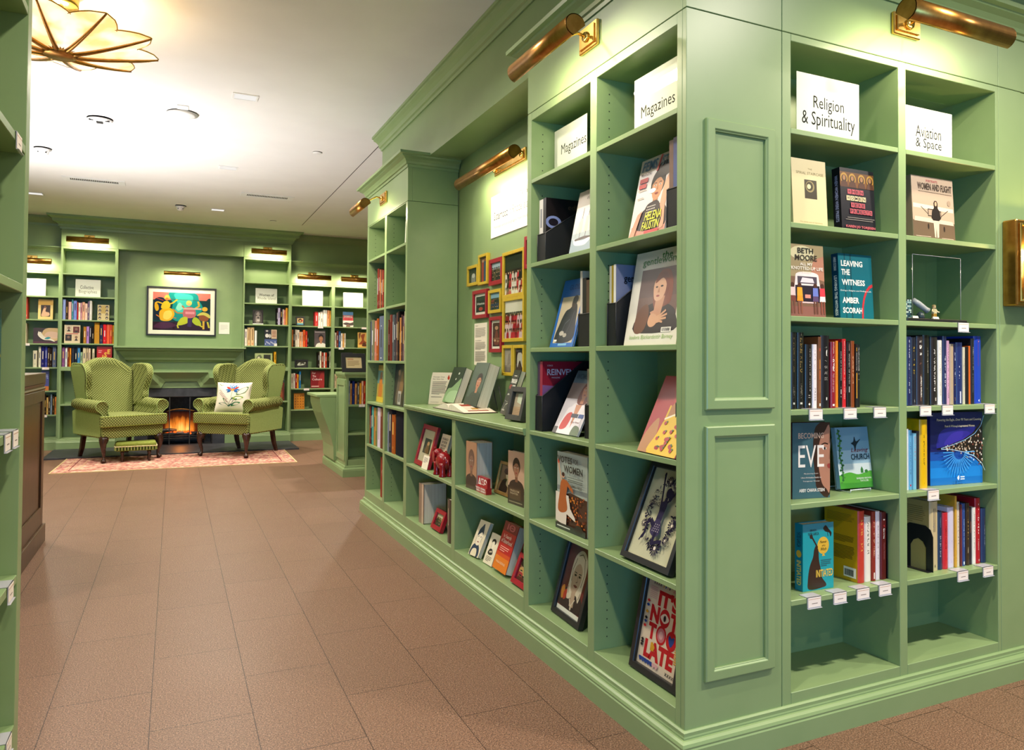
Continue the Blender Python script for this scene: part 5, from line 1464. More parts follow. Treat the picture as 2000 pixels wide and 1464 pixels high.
# clear acrylic display case with small toys
dc = thing('display_case', 'clear acrylic display case on a black base, below the wide sepia book', 'display case', *zone_point('R', 1.012, 0.02, 1.3725))
MB().box(0, 0.335, 0, 0.16, 0, 0.012).build('base', M['black'], dc, 0.002, 1)
a_ = MB()
X0, X1, Y0, Y1, Z1 = 0.035, 0.305, 0.006, 0.150, 0.245
for x0, x1, y0, y1, z0, z1 in ((X0, X1, Y0, Y0 + .003, .0125, Z1), (X0, X1, Y1 - .003, Y1, .0125, Z1), (X0, X0 + .003, Y0 + .0031, Y1 - .0031, .0125, Z1), (X1 - .003, X1, Y0 + .0031, Y1 - .0031, .0125, Z1), (X0, X1, Y0, Y1, Z1 + .0001, Z1 + .003)):
    a_.box(x0, x1, y0, y1, z0, z1)
a_.build('clear_cover', M['acrylic'], dc)
e_ = MB()  # opaque grey tubes drawn as highlights along the cover's front edges
for x, y in ((X0, Y0), (X1, Y0)):
    e_.tube([(x, y, .013), (x, y, Z1)], 0.0008, 5)
e_.tube([(X0, Y0, Z1 + .002), (X1, Y0, Z1 + .002)], 0.0009, 5)
e_.build('edge_highlight', M['clip'], dc)


def small_figure(label, x, y, body, legs, hair):
    t = thing('toy_figure', label, 'toy', *zone_point('R', 1.012 + x, 0.02 + y, 1.385))
    MB().box(-.012, .012, -.008, .008, 0, .006, lin('#141214')).build('stand', M['matte'], t)
    MB().box(-.009, -.0006, -.005, .005, .006, .024, lin(legs)).box(.0006, .009, -.005, .005, .006, .024, lin(legs)).build('legs', M['gloss'], t, .001, 1)
    b_ = MB().prism([(-.0095, .024), (.0095, .024), (.0075, .042), (-.0075, .042)], 'y', -.005, .005, lin(body))
    for s in (-1, 1):
        b_.tube([(s * .008, 0, .040), (s * .014, -.003, .031), (s * .015, -.010, .028)], .003, 6, lin(body))
    b_.build('body', M['gloss'], t)
    MB().lathe([(.0, .042), (.006, .043), (.0065, .050), (.0055, .054), (0, .055)], 12, lin('#e2b890')).build('head', M['gloss'], t)
    MB().ball((0, .001, .053), .0075, .0078, .0055, 10, 6, lin(hair)).build('hair', M['gloss'], t)


small_figure('tiny toy figure with cream top and gold legs inside the clear display case', .215, .05, '#dcc9a4', '#c08a2c', '#a88a5a')
small_figure('tiny dark haired toy figure near the end of the black case base', .018, .05, '#d8c8b4', '#3a2a24', '#1a1412')
MB_ = MB()
tp = thing('toy_backdrop', 'tiny toy bookcase panel of blue and white bricks in the display case', 'toy', *zone_point('R', 1.012 + .085, 0.02 + .075, 1.385))
q_ = MB().box(-.036, .036, 0, .006, 0, .078, lin('#1c2630'))
rr_ = random.Random(8)
for i in range(9):
    for j in range(10):
        q_.box(-.034 + i * .0076, -.0275 + i * .0076, -.002, 0, .002 + j * .0074, .0085 + j * .0074, lin(rr_.choice(['#6f98a8', '#3a5a70', '#a8c4c8', '#24384a', '#d0dcd8', '#4a7a80'])))
q_.build('brick_panel', M['gloss'], tp)
tw = thing('toy_telescope', 'tiny grey toy space telescope standing in the display case', 'toy', *zone_point('R', 1.012 + .165, 0.02 + .07, 1.385))
MB().lathe([(.0, 0), (.016, 0), (.014, .02), (.006, .03), (0, .03)], 10, lin('#3a4450')).build('base', M['gloss'], tw)
MB().tube([(-.030, .01, .075), (-.012, 0, .060), (.018, -.008, .040), (.026, -.010, .034)], [.010, .012, .010, .013], 10, lin('#b8b4bc')).build('tube', M['gloss'], tw)
for x, nm in ((.075, 'beside the brick panel'), (.19, 'beside the telescope')):
    o = MB().prism([(0, 0), (.012, 0), (.004, .010)], 'x', -.016, .016, lin('#ece6dc')).build('name_card', M['matte'])
    o.location = zone_point('R', 1.012 + x, 0.02 + .022, 1.385)[0]
    tag(o, 'tiny white folded card %s in the clear case' % nm, 'card')


# ------------------------------------------------------------------ long face of the island
GM = 'magazines on the magazine bookcase'
sign_card('white topic sign reading Magazines in the bay nearer the niche', 'L', (-1.0488, 0.1, 2.01, 0.2991, 0.258, 0.0349, 0.0)[:3] + (0.28, 0.216, 0.0, 0.0), [('t', 'Magazines', .22, .40, .98, .66, INK)])
sign_card('white topic sign reading Magazines in the bay at the island corner', 'L', (-0.4001, 0.08, 2.01, 0.2701, 0.21, 0.0349, 0.0)[:3] + (0.28, 0.216, 0.0, 0.0), [('t', 'Magazines', .15, .25, .84, .50, INK)])


def mag_holder(label, x, d, z, w, deep, lo, hi, mags):
    """black mesh magazine file: low front, side sloping up to the back; mags = (width, height, spine colour, spine print, art on the right side)"""
    t = thing('magazine_holder', label, 'magazine holder', *zone_point('L', x, d, z + 0.0005), 'black mesh magazine holders')
    out = [(0, 0), (deep, 0), (deep, hi), (deep * .86, hi), (0.012, lo + .006), (0.0, lo)]
    for nm, x0 in (('side_panel', 0.0), ('side_panel', w - .0014)):
        MB().prism(out, 'x', x0, x0 + .0014).build(nm, M['mesh'], t)
    MB().box(.0015, w - .0015, 0, .0014, 0, lo).build('front_panel', M['mesh'], t)
    MB().box(.0015, w - .0015, deep - .0014, deep, 0, hi).build('back_panel', M['mesh'], t)
    MB().box(.0015, w - .0015, .0015, deep - .0015, 0.0, .0012).build('base', M['iron'], t)
    r = MB()
    for x0 in (0.0, w):
        r.tube([(x0, 0, 0), (x0, 0, lo), (x0, deep * .86, hi), (x0, deep, hi)], .0022, 6)
    r.tube([(0, 0, lo), (w, 0, lo)], .0022, 6)
    r.build('wire_rim', M['iron'], t)
    xx = .004
    for lab, mw, mh, sc, spr, rart in mags:
        m = thing('magazine', lab, 'magazine', *zone_point('L', x + xx, d + .006, z + .0022), GM)
        mb = MB()
        D_ = deep - .012
        c = hexcol(sc)
        mb.box(0, mw - .0006, 0, .0012, 0, mh, c).box(0, .0006, .0012, D_, 0, mh, c).box(mw - .0012, mw - .0006, .0012, D_, 0, mh, c)
        art(mb, spr or [], lambda u, v, l_: (u * (mw - .0006), -l_ * EPS, v * mh))
        art(mb, rart or [], lambda u, v, l_: (mw - .0006 + l_ * EPS, u * D_, v * mh))
        mb.build('cover', M['gloss'], m)
        MB().box(.0008, mw - .0014, .0014, D_ - .001, .001, mh - .001).build('pages', M['paper'], m)
        xx += mw
    return t


def mesh_mat():
    m, n, l, b = principled('black_wire_mesh', (0.012, 0.012, 0.014), 0.45)
    tc = n.new('ShaderNodeTexCoord')
    ck = n.new('ShaderNodeTexVoronoi'); ck.inputs['Scale'].default_value = 420; ck.inputs['Randomness'].default_value = 0.0
    th = n.new('ShaderNodeMath'); th.operation = 'GREATER_THAN'; th.inputs[1].default_value = 0.36
    l.new(tc.outputs['Object'], ck.inputs['Vector'])
    l.new(ck.outputs['Distance'], th.inputs[0])
    l.new(th.outputs[0], b.inputs['Alpha'])
    return m


M['mesh'] = mesh_mat()
edible = [('r', 0, 0, 1, 1, '#171114'), ('e', .45, .42, .34, .20, '#8a3a18'), ('e', .50, .44, .28, .15, '#1c1214'), ('e', .15, .62, .16, .10, '#7a86b8'), ('e', .15, .62, .10, .06, '#1a1420'), ('e', .42, .12, .34, .14, '#5a2418'), ('e', .42, .12, .25, .09, '#c8a488'), ('e', .42, .12, .20, .065, '#3a1c14'), ('t', 'edibleRI', .45, .84, .95, .92, '#6a4a34', .0, 0, .2)]
for i in range(14):
    a = 2 * PI * i / 14
    edible.append(('e', .47 + .31 * math.cos(a), .43 + .175 * math.sin(a), .025, .018, '#c87a4a'))
mag_holder('black mesh magazine holder with food magazine, top stocked shelf of bay nearer niche', -1.045, .020, 1.642, .075, .25, .12, .26,
           [('white backed magazine standing first in the top holder near the niche', .035, .27, '#d8d4d0', [('r', .25, .55, .75, .85, '#8a8a90')], None), ('dark food magazine with a brown bowl in the top holder near the niche', .028, .272, '#1a1418', None, edible)])
ship = [('r', 0, 0, 1, .25, '#8fa0ac'), ('r', 0, .25, 1, .34, '#a8b4b8'), ('r', 0, .34, 1, .75, '#d2cfc8'), ('r', 0, .75, 1, 1, '#b4aa9c'), ('s', [(.10, .26), (.16, .16), (.50, .13), (.66, .16), (.78, .24), (.5, .21), (.3, .22)], '#e8e6e2'), ('p', [(.12, .25), (.16, .22), (.76, .23), (.78, .25), (.5, .27)], '#4a3a34'),
        ('l', [(.30, .22), (.32, .72)], .02, '#5a4a40'), ('l', [(.52, .22), (.55, .74)], .02, '#5a4a40'), ('l', [(.14, .28), (.32, .70)], .008, '#8a7a70'), ('l', [(.70, .26), (.55, .72)], .008, '#8a7a70'), ('r', .24, .34, .36, .55, '#c4beb4'), ('r', .46, .34, .58, .58, '#c4beb4'), ('t', 'edibleRHODY', .35, .85, .98, .92, '#6a6058', .01, 0, .2), ('t', 'FALL', .70, .46, .86, .50, '#4a4440', .01)]
face_book('pale magazine with a white two masted sailing ship on its cover', 'L', (-0.8247, 0.05, 1.642, 0.1634, 0.278, 0.2094, 0.0)[:3] + (0.205, 0.272, 0.20, 0.0), .006, ship, '#cfccc4', 'magazine', 'magazine', GM)
fem = [('r', 0, 0, 1, 1, '#e4dad6'), ('r', 0, .82, 1, 1, '#b8aa98'), ('r', .05, .0, 1, .16, '#c88a7a')] + bust(.60, .60, .165, '#c48a64', '#1c1414', '#2a2228', '#a8704e', False, 1.32) + [('e', .72, .80, .22, .10, '#191214'), ('e', .47, .565, .10, .03, '#f4efe8'),
       ('s', [(.82, .10), (.76, .35), (.80, .62), (.90, .72), (.95, .60), (.90, .35), (.95, .10)], '#d8a284'), ('s', [(.28, .12), (.36, .36), (.50, .42), (.72, .40), (.84, .12)], '#2c2228')]
for i in range(26):
    fem.append(('e', .42 + .035 * (i % 7), .37 - .035 * (i // 7), .012, .008, '#d8d0c8'))
fem += [('p', [(.0, 0), (.16, 0), (.30, .34), (.18, .30)], '#d29a82'), ('t', 'FEMS', .07, .845, .50, .965, '#1f5a74', .02, 0, .2), ('t', '/', .50, .80, .62, .99, '#b8242a', .02), ('t', 'STEM', .62, .845, .98, .965, '#1f5a74', .02, 0, .2), ('t', 'MAGAZINE', .08, .79, .36, .825, '#6a5a50', .01),
        ('r', .07, .70, .30, .755, '#c05a5c'), ('r', .07, .63, .28, .685, '#c05a5c'), ('r', .07, .60, .30, .61, '#a89890'), ('r', .08, .50, .26, .51, '#a89890'), ('t', 'HELENA', .40, .20, .86, .305, '#d8d83a', .02, 0, .15), ('t', 'FAUSTIN', .36, .085, .84, .19, '#d8d83a', .02, 0, .15), ('r', .46, .03, .84, .075, '#c8484a')]
face_book('magazine with a smiling woman and yellow name lettering leaning against a mesh holder', 'L', (-0.3915, 0.05, 1.642, 0.2106, 0.298, 0.2094, 0.0), .007, fem, '#e4dad6', 'magazine', 'magazine', GM)
mag_holder('black mesh magazine holder behind the smiling woman magazine at the corner', -.170, .055, 1.642, .105, .22, .14, .27,
           [('brown backed magazine standing first in the corner holder', .022, .30, '#6a4c3c', None, None), ('blue backed magazine standing second in the corner holder', .022, .305, '#3a4a80', None, None), ('dark grey magazine standing last in the corner holder', .03, .295, '#2c2a2c', None, None)])
jacket = [('r', .10, .06, .92, .74, '#c8b898'), ('s', [(.16, .08), (.22, .34), (.36, .52), (.52, .56), (.66, .62), (.80, .60), (.88, .40), (.90, .10)], '#1a1c20'), ('e', .66, .64, .10, .09, '#3a2a22'), ('e', .68, .69, .11, .06, '#14100e'), ('l', [(.34, .14), (.46, .34), (.62, .40)], .02, '#4a4e54'), ('l', [(.52, .12), (.66, .30), (.74, .52)], .02, '#3a3e44'),
          ('e', .40, .20, .10, .035, '#b8b0a4'), ('e', .55, .17, .08, .03, '#a8a094'), ('t', 'GLOSS', .30, .84, .78, .92, '#0f3f86', .02), ('r', .14, .08, .26, .11, '#e8e4dc'), ('r', .36, .02, .72, .05, '#7ab4d8')]
face_book('blue magazine with a figure in black leather, above the magenta magazine', 'L', (-1.0057, 0.06, 1.273, 0.2016, 0.3, 0.2094, 0.0)[:3] + (0.20, 0.30, .26, 0.0), .010, jacket, '#1b62b4', 'magazine', 'magazine', GM)
mag_holder('black mesh magazine holder beside the blue magazine', -.740, .05, 1.273, .10, .22, .13, .26,
           [('pale backed magazine in the holder beside the blue magazine', .018, .30, '#d2cabc', None, None), ('black backed magazine in the holder beside the blue magazine', .03, .27, '#1c1a1c', None, None), ('brown backed magazine in the holder beside the blue magazine', .03, .26, '#5a4434', None, None)])
gent = [('r', 0, 0, 1, 1, '#7d82a0'), ('r', .32, .02, 1, .38, '#1c1c24'), ('r', .30, .38, 1, .76, '#6d7290'), ('t', 'the', .62, .86, .86, .95, '#15151c', .02), ('t', 'gentlewoman', .16, .76, .99, .88, '#15151c', .02), ('r', .10, .03, .19, .15, '#c8cad4')]
for i in range(7):
    gent.append(('r', .105, .04 + i * .015, .185, .047 + i * .015, '#20202a'))
mag_holder('black mesh magazine holder with grey magazine, in the corner bay', -.500, .035, 1.273, .058, .225, .155, .30,
           [('white backed magazine standing first in the corner bay holder', .014, .292, '#d8d2c4', None, None), ('olive yellow magazine standing second in the corner bay holder', .014, .293, '#9a8420', None, None), ('grey lavender magazine with black lettering in the corner bay holder', .016, .295, '#dfdcd4', None, gent)])
gw = [('r', .17, .14, .92, .80, '#6a4c40'), ('r', .17, .50, .92, .80, '#5c443c'), ('s', [(.17, .14), (.24, .34), (.40, .42), (.62, .44), (.84, .38), (.92, .30), (.92, .14)], '#231712'), ('s', [(.17, .14), (.19, .34), (.36, .43), (.42, .30), (.34, .14)], '#6a4026'),
      ('s', [(.50, .38), (.46, .62), (.56, .77), (.72, .76), (.80, .62), (.80, .45), (.72, .40)], '#7a3a1e'), ('p', [(.50, .30), (.64, .30), (.68, .50), (.52, .50)], '#c8906e'), ('s', [(.50, .46), (.45, .56), (.46, .66), (.55, .715), (.66, .68), (.68, .56), (.62, .47)], '#d8a684'), ('s', [(.47, .64), (.52, .74), (.66, .74), (.74, .60), (.70, .48), (.68, .62), (.60, .69)], '#74341a'),
      ('e', .505, .60, .022, .009, '#2a1a14'), ('e', .60, .605, .026, .010, '#2a1a14'), ('p', [(.53, .54), (.57, .54), (.55, .60)], '#b8805e'), ('e', .545, .505, .032, .010, '#9a4238'), ('p', [(.44, .34), (.60, .38), (.56, .20)], '#c8906e'),
      ('s', [(.42, .24), (.46, .32), (.56, .31), (.60, .24), (.54, .19), (.46, .19)], '#cf9c78')]
for i, (x, y) in enumerate(((.74, .35), (.77, .31), (.76, .27), (.70, .23))):
    gw.append(('l', [(.55, .28 - i * .018), (.64, .30 - i * .02), (x, y)], .022, '#cf9c78'))
gw += [('t', 'the', .52, .90, .72, .97, '#3a7a2c', .01), ('t', 'gentlewoman', .16, .825, .97, .925, '#3a7a2c', .01), ('t', 'Isadora Bjarkardottir Barney', .10, .05, .93, .105, '#9ab86a', 0, 0, .2), ('r', .70, .125, .88, .175, '#ece6da')]
for i in range(12):
    gw.append(('r', .715 + i * .0125, .135, .721 + i * .0125, .168, '#1c1a18'))
face_book('cream magazine with a red haired woman and green lettering on its cover', 'L', (-0.4149, 0.05, 1.273, 0.3296, 0.31, 0.1745, 0.0)[:3] + (0.30, 0.335, 0.175, 0.0), .008, gw, '#ded8c8', 'magazine', 'magazine', GM)
rein = [('r', 0, 0, 1, 1, '#7a1c34'), ('r', 0, .62, 1, 1, '#9a1c30'), ('p', [(0, .4), (0, .66), (.6, .62), (.3, .4)], '#8a5a8c')] + bust(.60, .50, .17, '#7a4a44', '#1c1216', '#241820', None, True, 1.2) + [('t', 'REINVENTED', .10, .80, .98, .89, '#d8cfe0', .015), ('t', 'SCIENCE', .10, .93, .22, .95, '#e8d8dc'), ('t', 'MAGAZINE', .20, .755, .38, .775, '#e8d8dc'), ('t', 'Angela', .12, .22, .50, .275, '#cfc4d8', .01)]
mag_holder('black mesh magazine holder with magenta magazine, low in the bay nearer the niche', -1.062, .025, .915, .060, .235, .15, .30,
           [('purple backed magazine standing first in the magenta holder', .022, .296, '#4a2c48', None, None), ('magenta magazine with a smiling woman in a black mesh holder', .024, .298, '#a02a44', None, rein)])
wom = [('r', 0, 0, 1, 1, '#cfc8cc'), ('r', .0, .55, 1, 1, '#8c7c78'), ('r', 0, .80, 1, 1, '#5a7486')] + bust(.66, .68, .13, '#c98a66', '#6a2c1a', '#e4dcdc', '#b87a58', True, 1.4) + [('p', [(.1, .0), (.25, .40), (.5, .46), (.85, .46), (.95, 0)], '#e6dfe2'), ('p', [(.50, .46), (.60, .10), (.72, .46)], '#c88a68'), ('r', .0, .0, .16, .10, '#5a5654'), ('s', [(.2, .08), (.3, .3), (.5, .32), (.45, .1)], '#c8403a'), ('s', [(.7, .0), (.75, .14), (.95, .12), (.98, .0)], '#5a6a4a'),
       ('r', .48, .26, .74, .32, '#3a3a48'), ('r', .76, .26, .94, .32, '#2a4a8a'), ('t', 'Shop Now!', .56, .17, .88, .21, '#8a4a3a', 0, 0, .2), ('t', 'WOMEN', .06, .86, .60, .95, '#2f4a5c', .02)]
face_book('magazine with a long haired woman in white leaning in front of the magenta magazine', 'L', (-0.9383, 0.0394, 0.915, 0.1988, 0.288, 0.4625, 0.0376), .008, wom, '#cfc8cc', 'magazine', 'magazine', GM)
mag_holder('black mesh magazine holder behind the long haired woman magazine', -.700, .06, .915, .10, .21, .13, .25,
           [('grey backed magazine in the holder behind the long haired woman magazine', .03, .27, '#8a8478', None, None), ('black backed magazine in the holder behind the long haired woman magazine', .04, .26, '#1a181a', None, None)])
yel = [('r', 0, 0, 1, 1, '#a83a3e'), ('s', [(.30, .98), (.55, 1), (1, .98), (1, .2), (.6, .5)], '#b8403a'), ('s', [(.0, .0), (.05, .25), (.25, .45), (.34, .20), (.28, 0)], '#b07a4c'), ('e', .78, .70, .24, .16, '#c08a50'), ('s', [(.50, .72), (.58, .90), (.80, .97), (1, .92), (1, .76), (.80, .84), (.62, .78)], '#1c1414'), ('s', [(.52, .60), (.56, .74), (.64, .66), (.62, .54)], '#1c1414'), ('s', [(.45, .56), (.55, .66), (.90, .60), (1, .50), (1, .40), (.5, .44)], '#a87244'),
       ('s', [(.26, .0), (.34, .24), (.42, .44), (.62, .50), (.86, .44), (.96, .30), (.98, .0)], '#dcb420'), ('l', [(.42, .44), (.44, .62)], .04, '#dcb420'), ('l', [(.40, .44), (.62, .51), (.86, .45)], .025, '#ece0c0')]
rr_ = random.Random(4)
for i in range(22):
    x, y = rr_.uniform(.36, .9), rr_.uniform(.04, .42)
    yel += [('e', x, y, .035, .024, '#a82a2c'), ('e', x + .03, y + .02, .02, .012, '#3a5a2a')]
face_book('magazine with a figure in a yellow dress with red roses, in the corner bay', 'L', (-0.2796, 0.016, 0.915, 0.2265, 0.276, 0.4276, -0.0648), .008, yel, '#a83a3e', 'magazine', 'magazine', GM)
mag_holder('black mesh magazine holder beside the yellow dress magazine', -.128, .062, .915, .075, .21, .17, .28,
           [('black backed magazine in the holder beside the yellow dress magazine', .03, .27, '#1a181a', None, None), ('grey backed magazine in the holder beside the yellow dress magazine', .03, .26, '#4a4648', None, None)])
vot = [('r', 0, 0, 1, 1, '#a8b4a8'), ('r', 0, .50, 1, .56, '#7c8884'), ('p', [(0, 0), (1, 0), (1, .46), (.45, .50), (0, .40)], '#4a3020')]
rr_ = random.Random(9)
for i in range(110):
    vot.append(('e', rr_.uniform(.30, .98), rr_.uniform(.10, .47), .022, .012, rr_.choice(['#b85a20', '#8a4018', '#d8842c', '#3a2418', '#6a3418'])))
vot += [('p', [(0, .10), (.36, .06), (.38, .22), (.66, .16), (.66, .20), (.50, .30), (.44, .46), (.0, .48)], '#e4dac8'), ('s', [(.08, .26), (.14, .48), (.18, .62), (.30, .66), (.40, .58), (.36, .44), (.40, .28), (.22, .22)], '#b0602a'), ('p', [(.30, .62), (.60, .50), (.58, .56), (.36, .66)], '#b0602a'), ('e', .26, .705, .045, .032, '#d8a27c'), ('e', .26, .72, .05, .028, '#3a2018'), ('l', [(.20, .64), (.12, .80), (.10, .86)], .03, '#d8a27c'), ('e', .10, .88, .035, .03, '#c8482c'), ('r', 0, 0, 1, .08, '#2c332c'),
        ('e', .78, .07, .13, .06, '#1e241e'), ('t', 'VOTES', .06, .87, .56, .955, '#2a302a', .025), ('t', 'FOR', .60, .88, .76, .945, '#2a302a', .015), ('t', 'WOMEN', .28, .755, .90, .845, '#2a302a', .025), ('l', [(.40, .70), (.92, .70)], .006, '#2a302a'), ('r', .42, .665, .90, .675, '#5a665e'), ('r', .42, .64, .90, .65, '#5a665e'), ('t', '1848-1920', .52, .575, .88, .615, '#2a302a', .01), ('r', .06, .035, .5, .05, '#c8ccc0')]
face_book('large grey and rust suffrage history book in the magazine bookcase', 'L', (-0.8887, 0.0397, 0.533, 0.2372, 0.32, 0.0, 0.0181)[:3] + (0.235, 0.312, 0.0, 0.02), .050, vot, '#a8b4a8', group='books on the magazine bookcase', spine='#1f241f')

GP = 'framed pictures on the island long side'
por = [('r', 0, 0, 1, 1, '#6a2a28'), ('r', 0, 0, 1, .06, '#e8e2d8'), ('s', [(.02, .08), (.10, .28), (.30, .36), (.70, .34), (.92, .24), (.98, .08)], '#2a2020'), ('s', [(.30, .20), (.26, .50), (.28, .78), (.46, .92), (.68, .90), (.82, .74), (.82, .46), (.76, .22), (.62, .30)], '#d8c8b4'), ('s', [(.38, .36), (.34, .52), (.40, .68), (.54, .74), (.68, .66), (.70, .50), (.62, .36), (.52, .30)], '#b89a84'), ('p', [(.44, .34), (.60, .34), (.62, .12), (.46, .12)], '#b89a84'),
       ('l', [(.34, .46), (.30, .62), (.38, .80)], .015, '#4a3a34'), ('l', [(.74, .44), (.78, .62), (.68, .82)], .015, '#4a3a34'), ('l', [(.42, .84), (.56, .88), (.70, .82)], .012, '#4a3a34'), ('l', [(.28, .38), (.32, .28)], .015, '#4a3a34'), ('l', [(.78, .36), (.74, .26)], .015, '#4a3a34'),
       ('e', .45, .565, .045, .016, '#2a1c18'), ('e', .62, .565, .045, .016, '#2a1c18'), ('l', [(.40, .605), (.50, .60)], .012, '#2a1c18'), ('l', [(.57, .60), (.67, .605)], .012, '#2a1c18'), ('l', [(.55, .56), (.58, .48), (.52, .47)], .010, '#5a3a30'), ('s', [(.46, .42), (.54, .435), (.62, .42), (.54, .395)], '#7a3a34'), ('l', [(.40, .24), (.52, .12), (.64, .24)], .02, '#d8c8b4'), ('e', .54, .10, .03, .03, '#c8b8a0'), ('s', [(.04, .30), (.14, .36), (.20, .22), (.10, .16)], '#b8742a'), ('s', [(.16, .26), (.26, .32), (.28, .20), (.18, .16)], '#a83424')]
framed('black framed print of a woman with wavy pale hair on dark red', 'L', (-0.9671, 0.0524, 0.16, 0.2578, 0.266, 0.2705, -0.0951)[:3] + (0.255, 0.325, .27, -.05), .022, .022, M['black'], por, '#6a2a28', 'framed_print', group=GP)
ink, joy = '#241f38', []
rr_ = random.Random(12)
for i in range(230):
    an = rr_.uniform(0, 2 * PI)
    q = rr_.uniform(.72, 1.0) if rr_.random() < .7 else rr_.uniform(.55, 1)
    x, y = .51 + .36 * q * math.cos(an), .50 + .40 * q * math.sin(an)
    if .60 < an < 1.25 or (abs(x - .5) < .22 and abs(y - .52) < .30) or (x < .47 and .60 < y < .78 and x > .24):
        continue
    t_ = an + rr_.uniform(-.9, .9)
    L_, W_ = rr_.uniform(.018, .036), rr_.uniform(.006, .011)
    ca, sa = math.cos(t_), math.sin(t_)
    joy.append(('s', [(x - ca * L_, y - sa * L_), (x - sa * W_, y + ca * W_), (x + ca * L_, y + sa * L_), (x + sa * W_, y - ca * W_)], ink))
for cx, cy, r in ((.62, .14, .10), (.83, .42, .085), (.50, .87, .07), (.66, .84, .06), (.80, .25, .06), (.22, .36, .05)):
    for k in range(14):
        a = 2 * PI * k / 14
        c_, s_ = math.cos(a), math.sin(a)
        joy.append(('s', [(cx + c_ * r * .45, cy + s_ * r * .40), (cx + c_ * r * .8 - s_ * r * .13, cy + s_ * r * .7 + c_ * r * .11), (cx + c_ * r * 1.1, cy + s_ * r * .95), (cx + c_ * r * .8 + s_ * r * .13, cy + s_ * r * .7 - c_ * r * .11)], ink))
    joy += [('e', cx, cy, r * .38, r * .34, '#5a4c5a'), ('e', cx, cy, r * .24, r * .21, '#e2d8c0')]
joy += [('l', [(.48, .60), (.44, .72), (.38, .88), (.365, .93)], .035, ink), ('l', [(.58, .62), (.70, .74), (.80, .86), (.83, .91)], .032, ink), ('e', .365, .935, .022, .026, ink), ('e', .84, .92, .022, .026, ink), ('e', .575, .745, .060, .058, ink), ('s', [(.62, .78), (.69, .74), (.66, .66), (.60, .68)], ink), ('p', [(.53, .69), (.59, .69), (.60, .62), (.52, .62)], ink),
        ('s', [(.46, .61), (.52, .645), (.61, .63), (.60, .50), (.585, .42), (.475, .42), (.48, .52)], '#2c2740'), ('s', [(.475, .43), (.585, .43), (.64, .30), (.54, .25), (.42, .30)], '#3a3350'), ('l', [(.47, .36), (.36, .42), (.30, .38)], .062, ink), ('l', [(.30, .39), (.315, .26), (.27, .20)], .042, ink), ('p', [(.285, .21), (.25, .16), (.23, .17), (.27, .23)], ink), ('l', [(.55, .30), (.54, .16)], .060, ink), ('l', [(.53, .17), (.66, .21), (.73, .22)], .040, ink), ('p', [(.71, .24), (.735, .15), (.755, .16), (.745, .24)], ink)]
for k in range(14):
    joy.append(('e', .47 + .011 * k, .31 + .03 * ((k * 5) % 4) / 1.2, .006, .006, '#cfc4b8'))
joy += [('t', 'JOY IS', .25, .70, .42, .745, ink, .02, 0, .1), ('t', 'AN', .23, .65, .28, .675, ink, .01), ('t', 'ACT', .29, .63, .39, .685, ink, .03), ('t', 'of', .40, .64, .44, .665, ink, .01), ('t', 'RESISTANCE', .21, .575, .46, .62, ink, .02)]
framed('black framed print of a leaping figure inside a wreath of dark flowers', 'L', (-0.3845, 0.0167, 0.533, 0.2738, 0.274, 0.4363, -0.009)[:3] + (0.275, 0.352, .40, 0.0), .021, .024, M['black'], joy, '#d8cdb0', 'framed_print', group=GP)
late, rd, bl, yl, pk, bk = [], '#c01a24', '#23408e', '#d2962a', '#d8a0a4', '#1c1a1e'
for s_, y, h_, x0, x1 in (("IT'S", .715, .185, .30, .83), ('N', .515, .19, .16, .39), ('T', .515, .19, .66, .86), ('T', .32, .185, .17, .37), ('LATE', .10, .205, .14, .87)):
    late.append(('t', s_, x0, y, x1, y + h_, rd, .06))
late += [('e', .525, .61, .125, .105, rd), ('s', [(.42, .61), (.525, .665), (.63, .61), (.525, .555)], '#e8d0c4'), ('e', .525, .61, .045, .040, pk), ('e', .525, .61, .028, .034, bk), ('e', .50, .415, .125, .108, rd), ('e', .50, .415, .092, .080, '#c4707c'), ('e', .50, .415, .05, .045, '#d8a0a4'), ('e', .755, .41, .125, .108, rd), ('s', [(.755, .345), (.69, .41), (.70, .465), (.755, .445), (.81, .465), (.82, .41)], bl),
         ('p', [(.29, .20), (.37, .20), (.40, .25), (.34, .30), (.29, .29)], yl)]
for i in range(4):
    late += [('t', 'X', .13 + i * .055, .935, .18 + i * .055, .97, bk, .02), ('t', 'X', .72 + i * .055, .03, .77 + i * .055, .065, bk, .02), ('p', [(.38 + i * .05, .93), (.41 + i * .05, .95), (.38 + i * .05, .97)], (yl, bl, pk, bk)[i]), ('p', [(.62 + i * .08, .925), (.66 + i * .08, .97), (.70 + i * .08, .925)], pk)]
for i in range(7):
    late += [('r', .08, .775 + i * .021, .27, .783 + i * .021, pk), ('r', .88, .20 + i * .025, .96, .212 + i * .025, yl), ('r', .87, .80 + i * .017, .97, .808 + i * .017, yl), ('s', [(.06 + i * .07, .06), (.095 + i * .07, .035), (.13 + i * .07, .06), (.13 + i * .07, .085), (.06 + i * .07, .085)], bl if i < 5 else pk)]
for i, (y, c) in enumerate(((.73, rd), (.68, bl), (.60, yl), (.53, bk), (.49, bl), (.44, rd), (.28, bk), (.25, bk), (.22, bk))):
    late.append(('p', [(.09, y - .02), (.13, y), (.09, y + .02), (.05, y)], c))
for i, (y, c) in enumerate(((.60, bk), (.53, pk), (.48, rd), (.44, bl), (.40, bk))):
    late.append(('p', [(.93, y - .022), (.97, y), (.93, y + .022), (.89, y)], c))
late += [('r', .86, .66, .97, .76, bl), ('r', .88, .70, .95, .71, '#e8d0c4')]
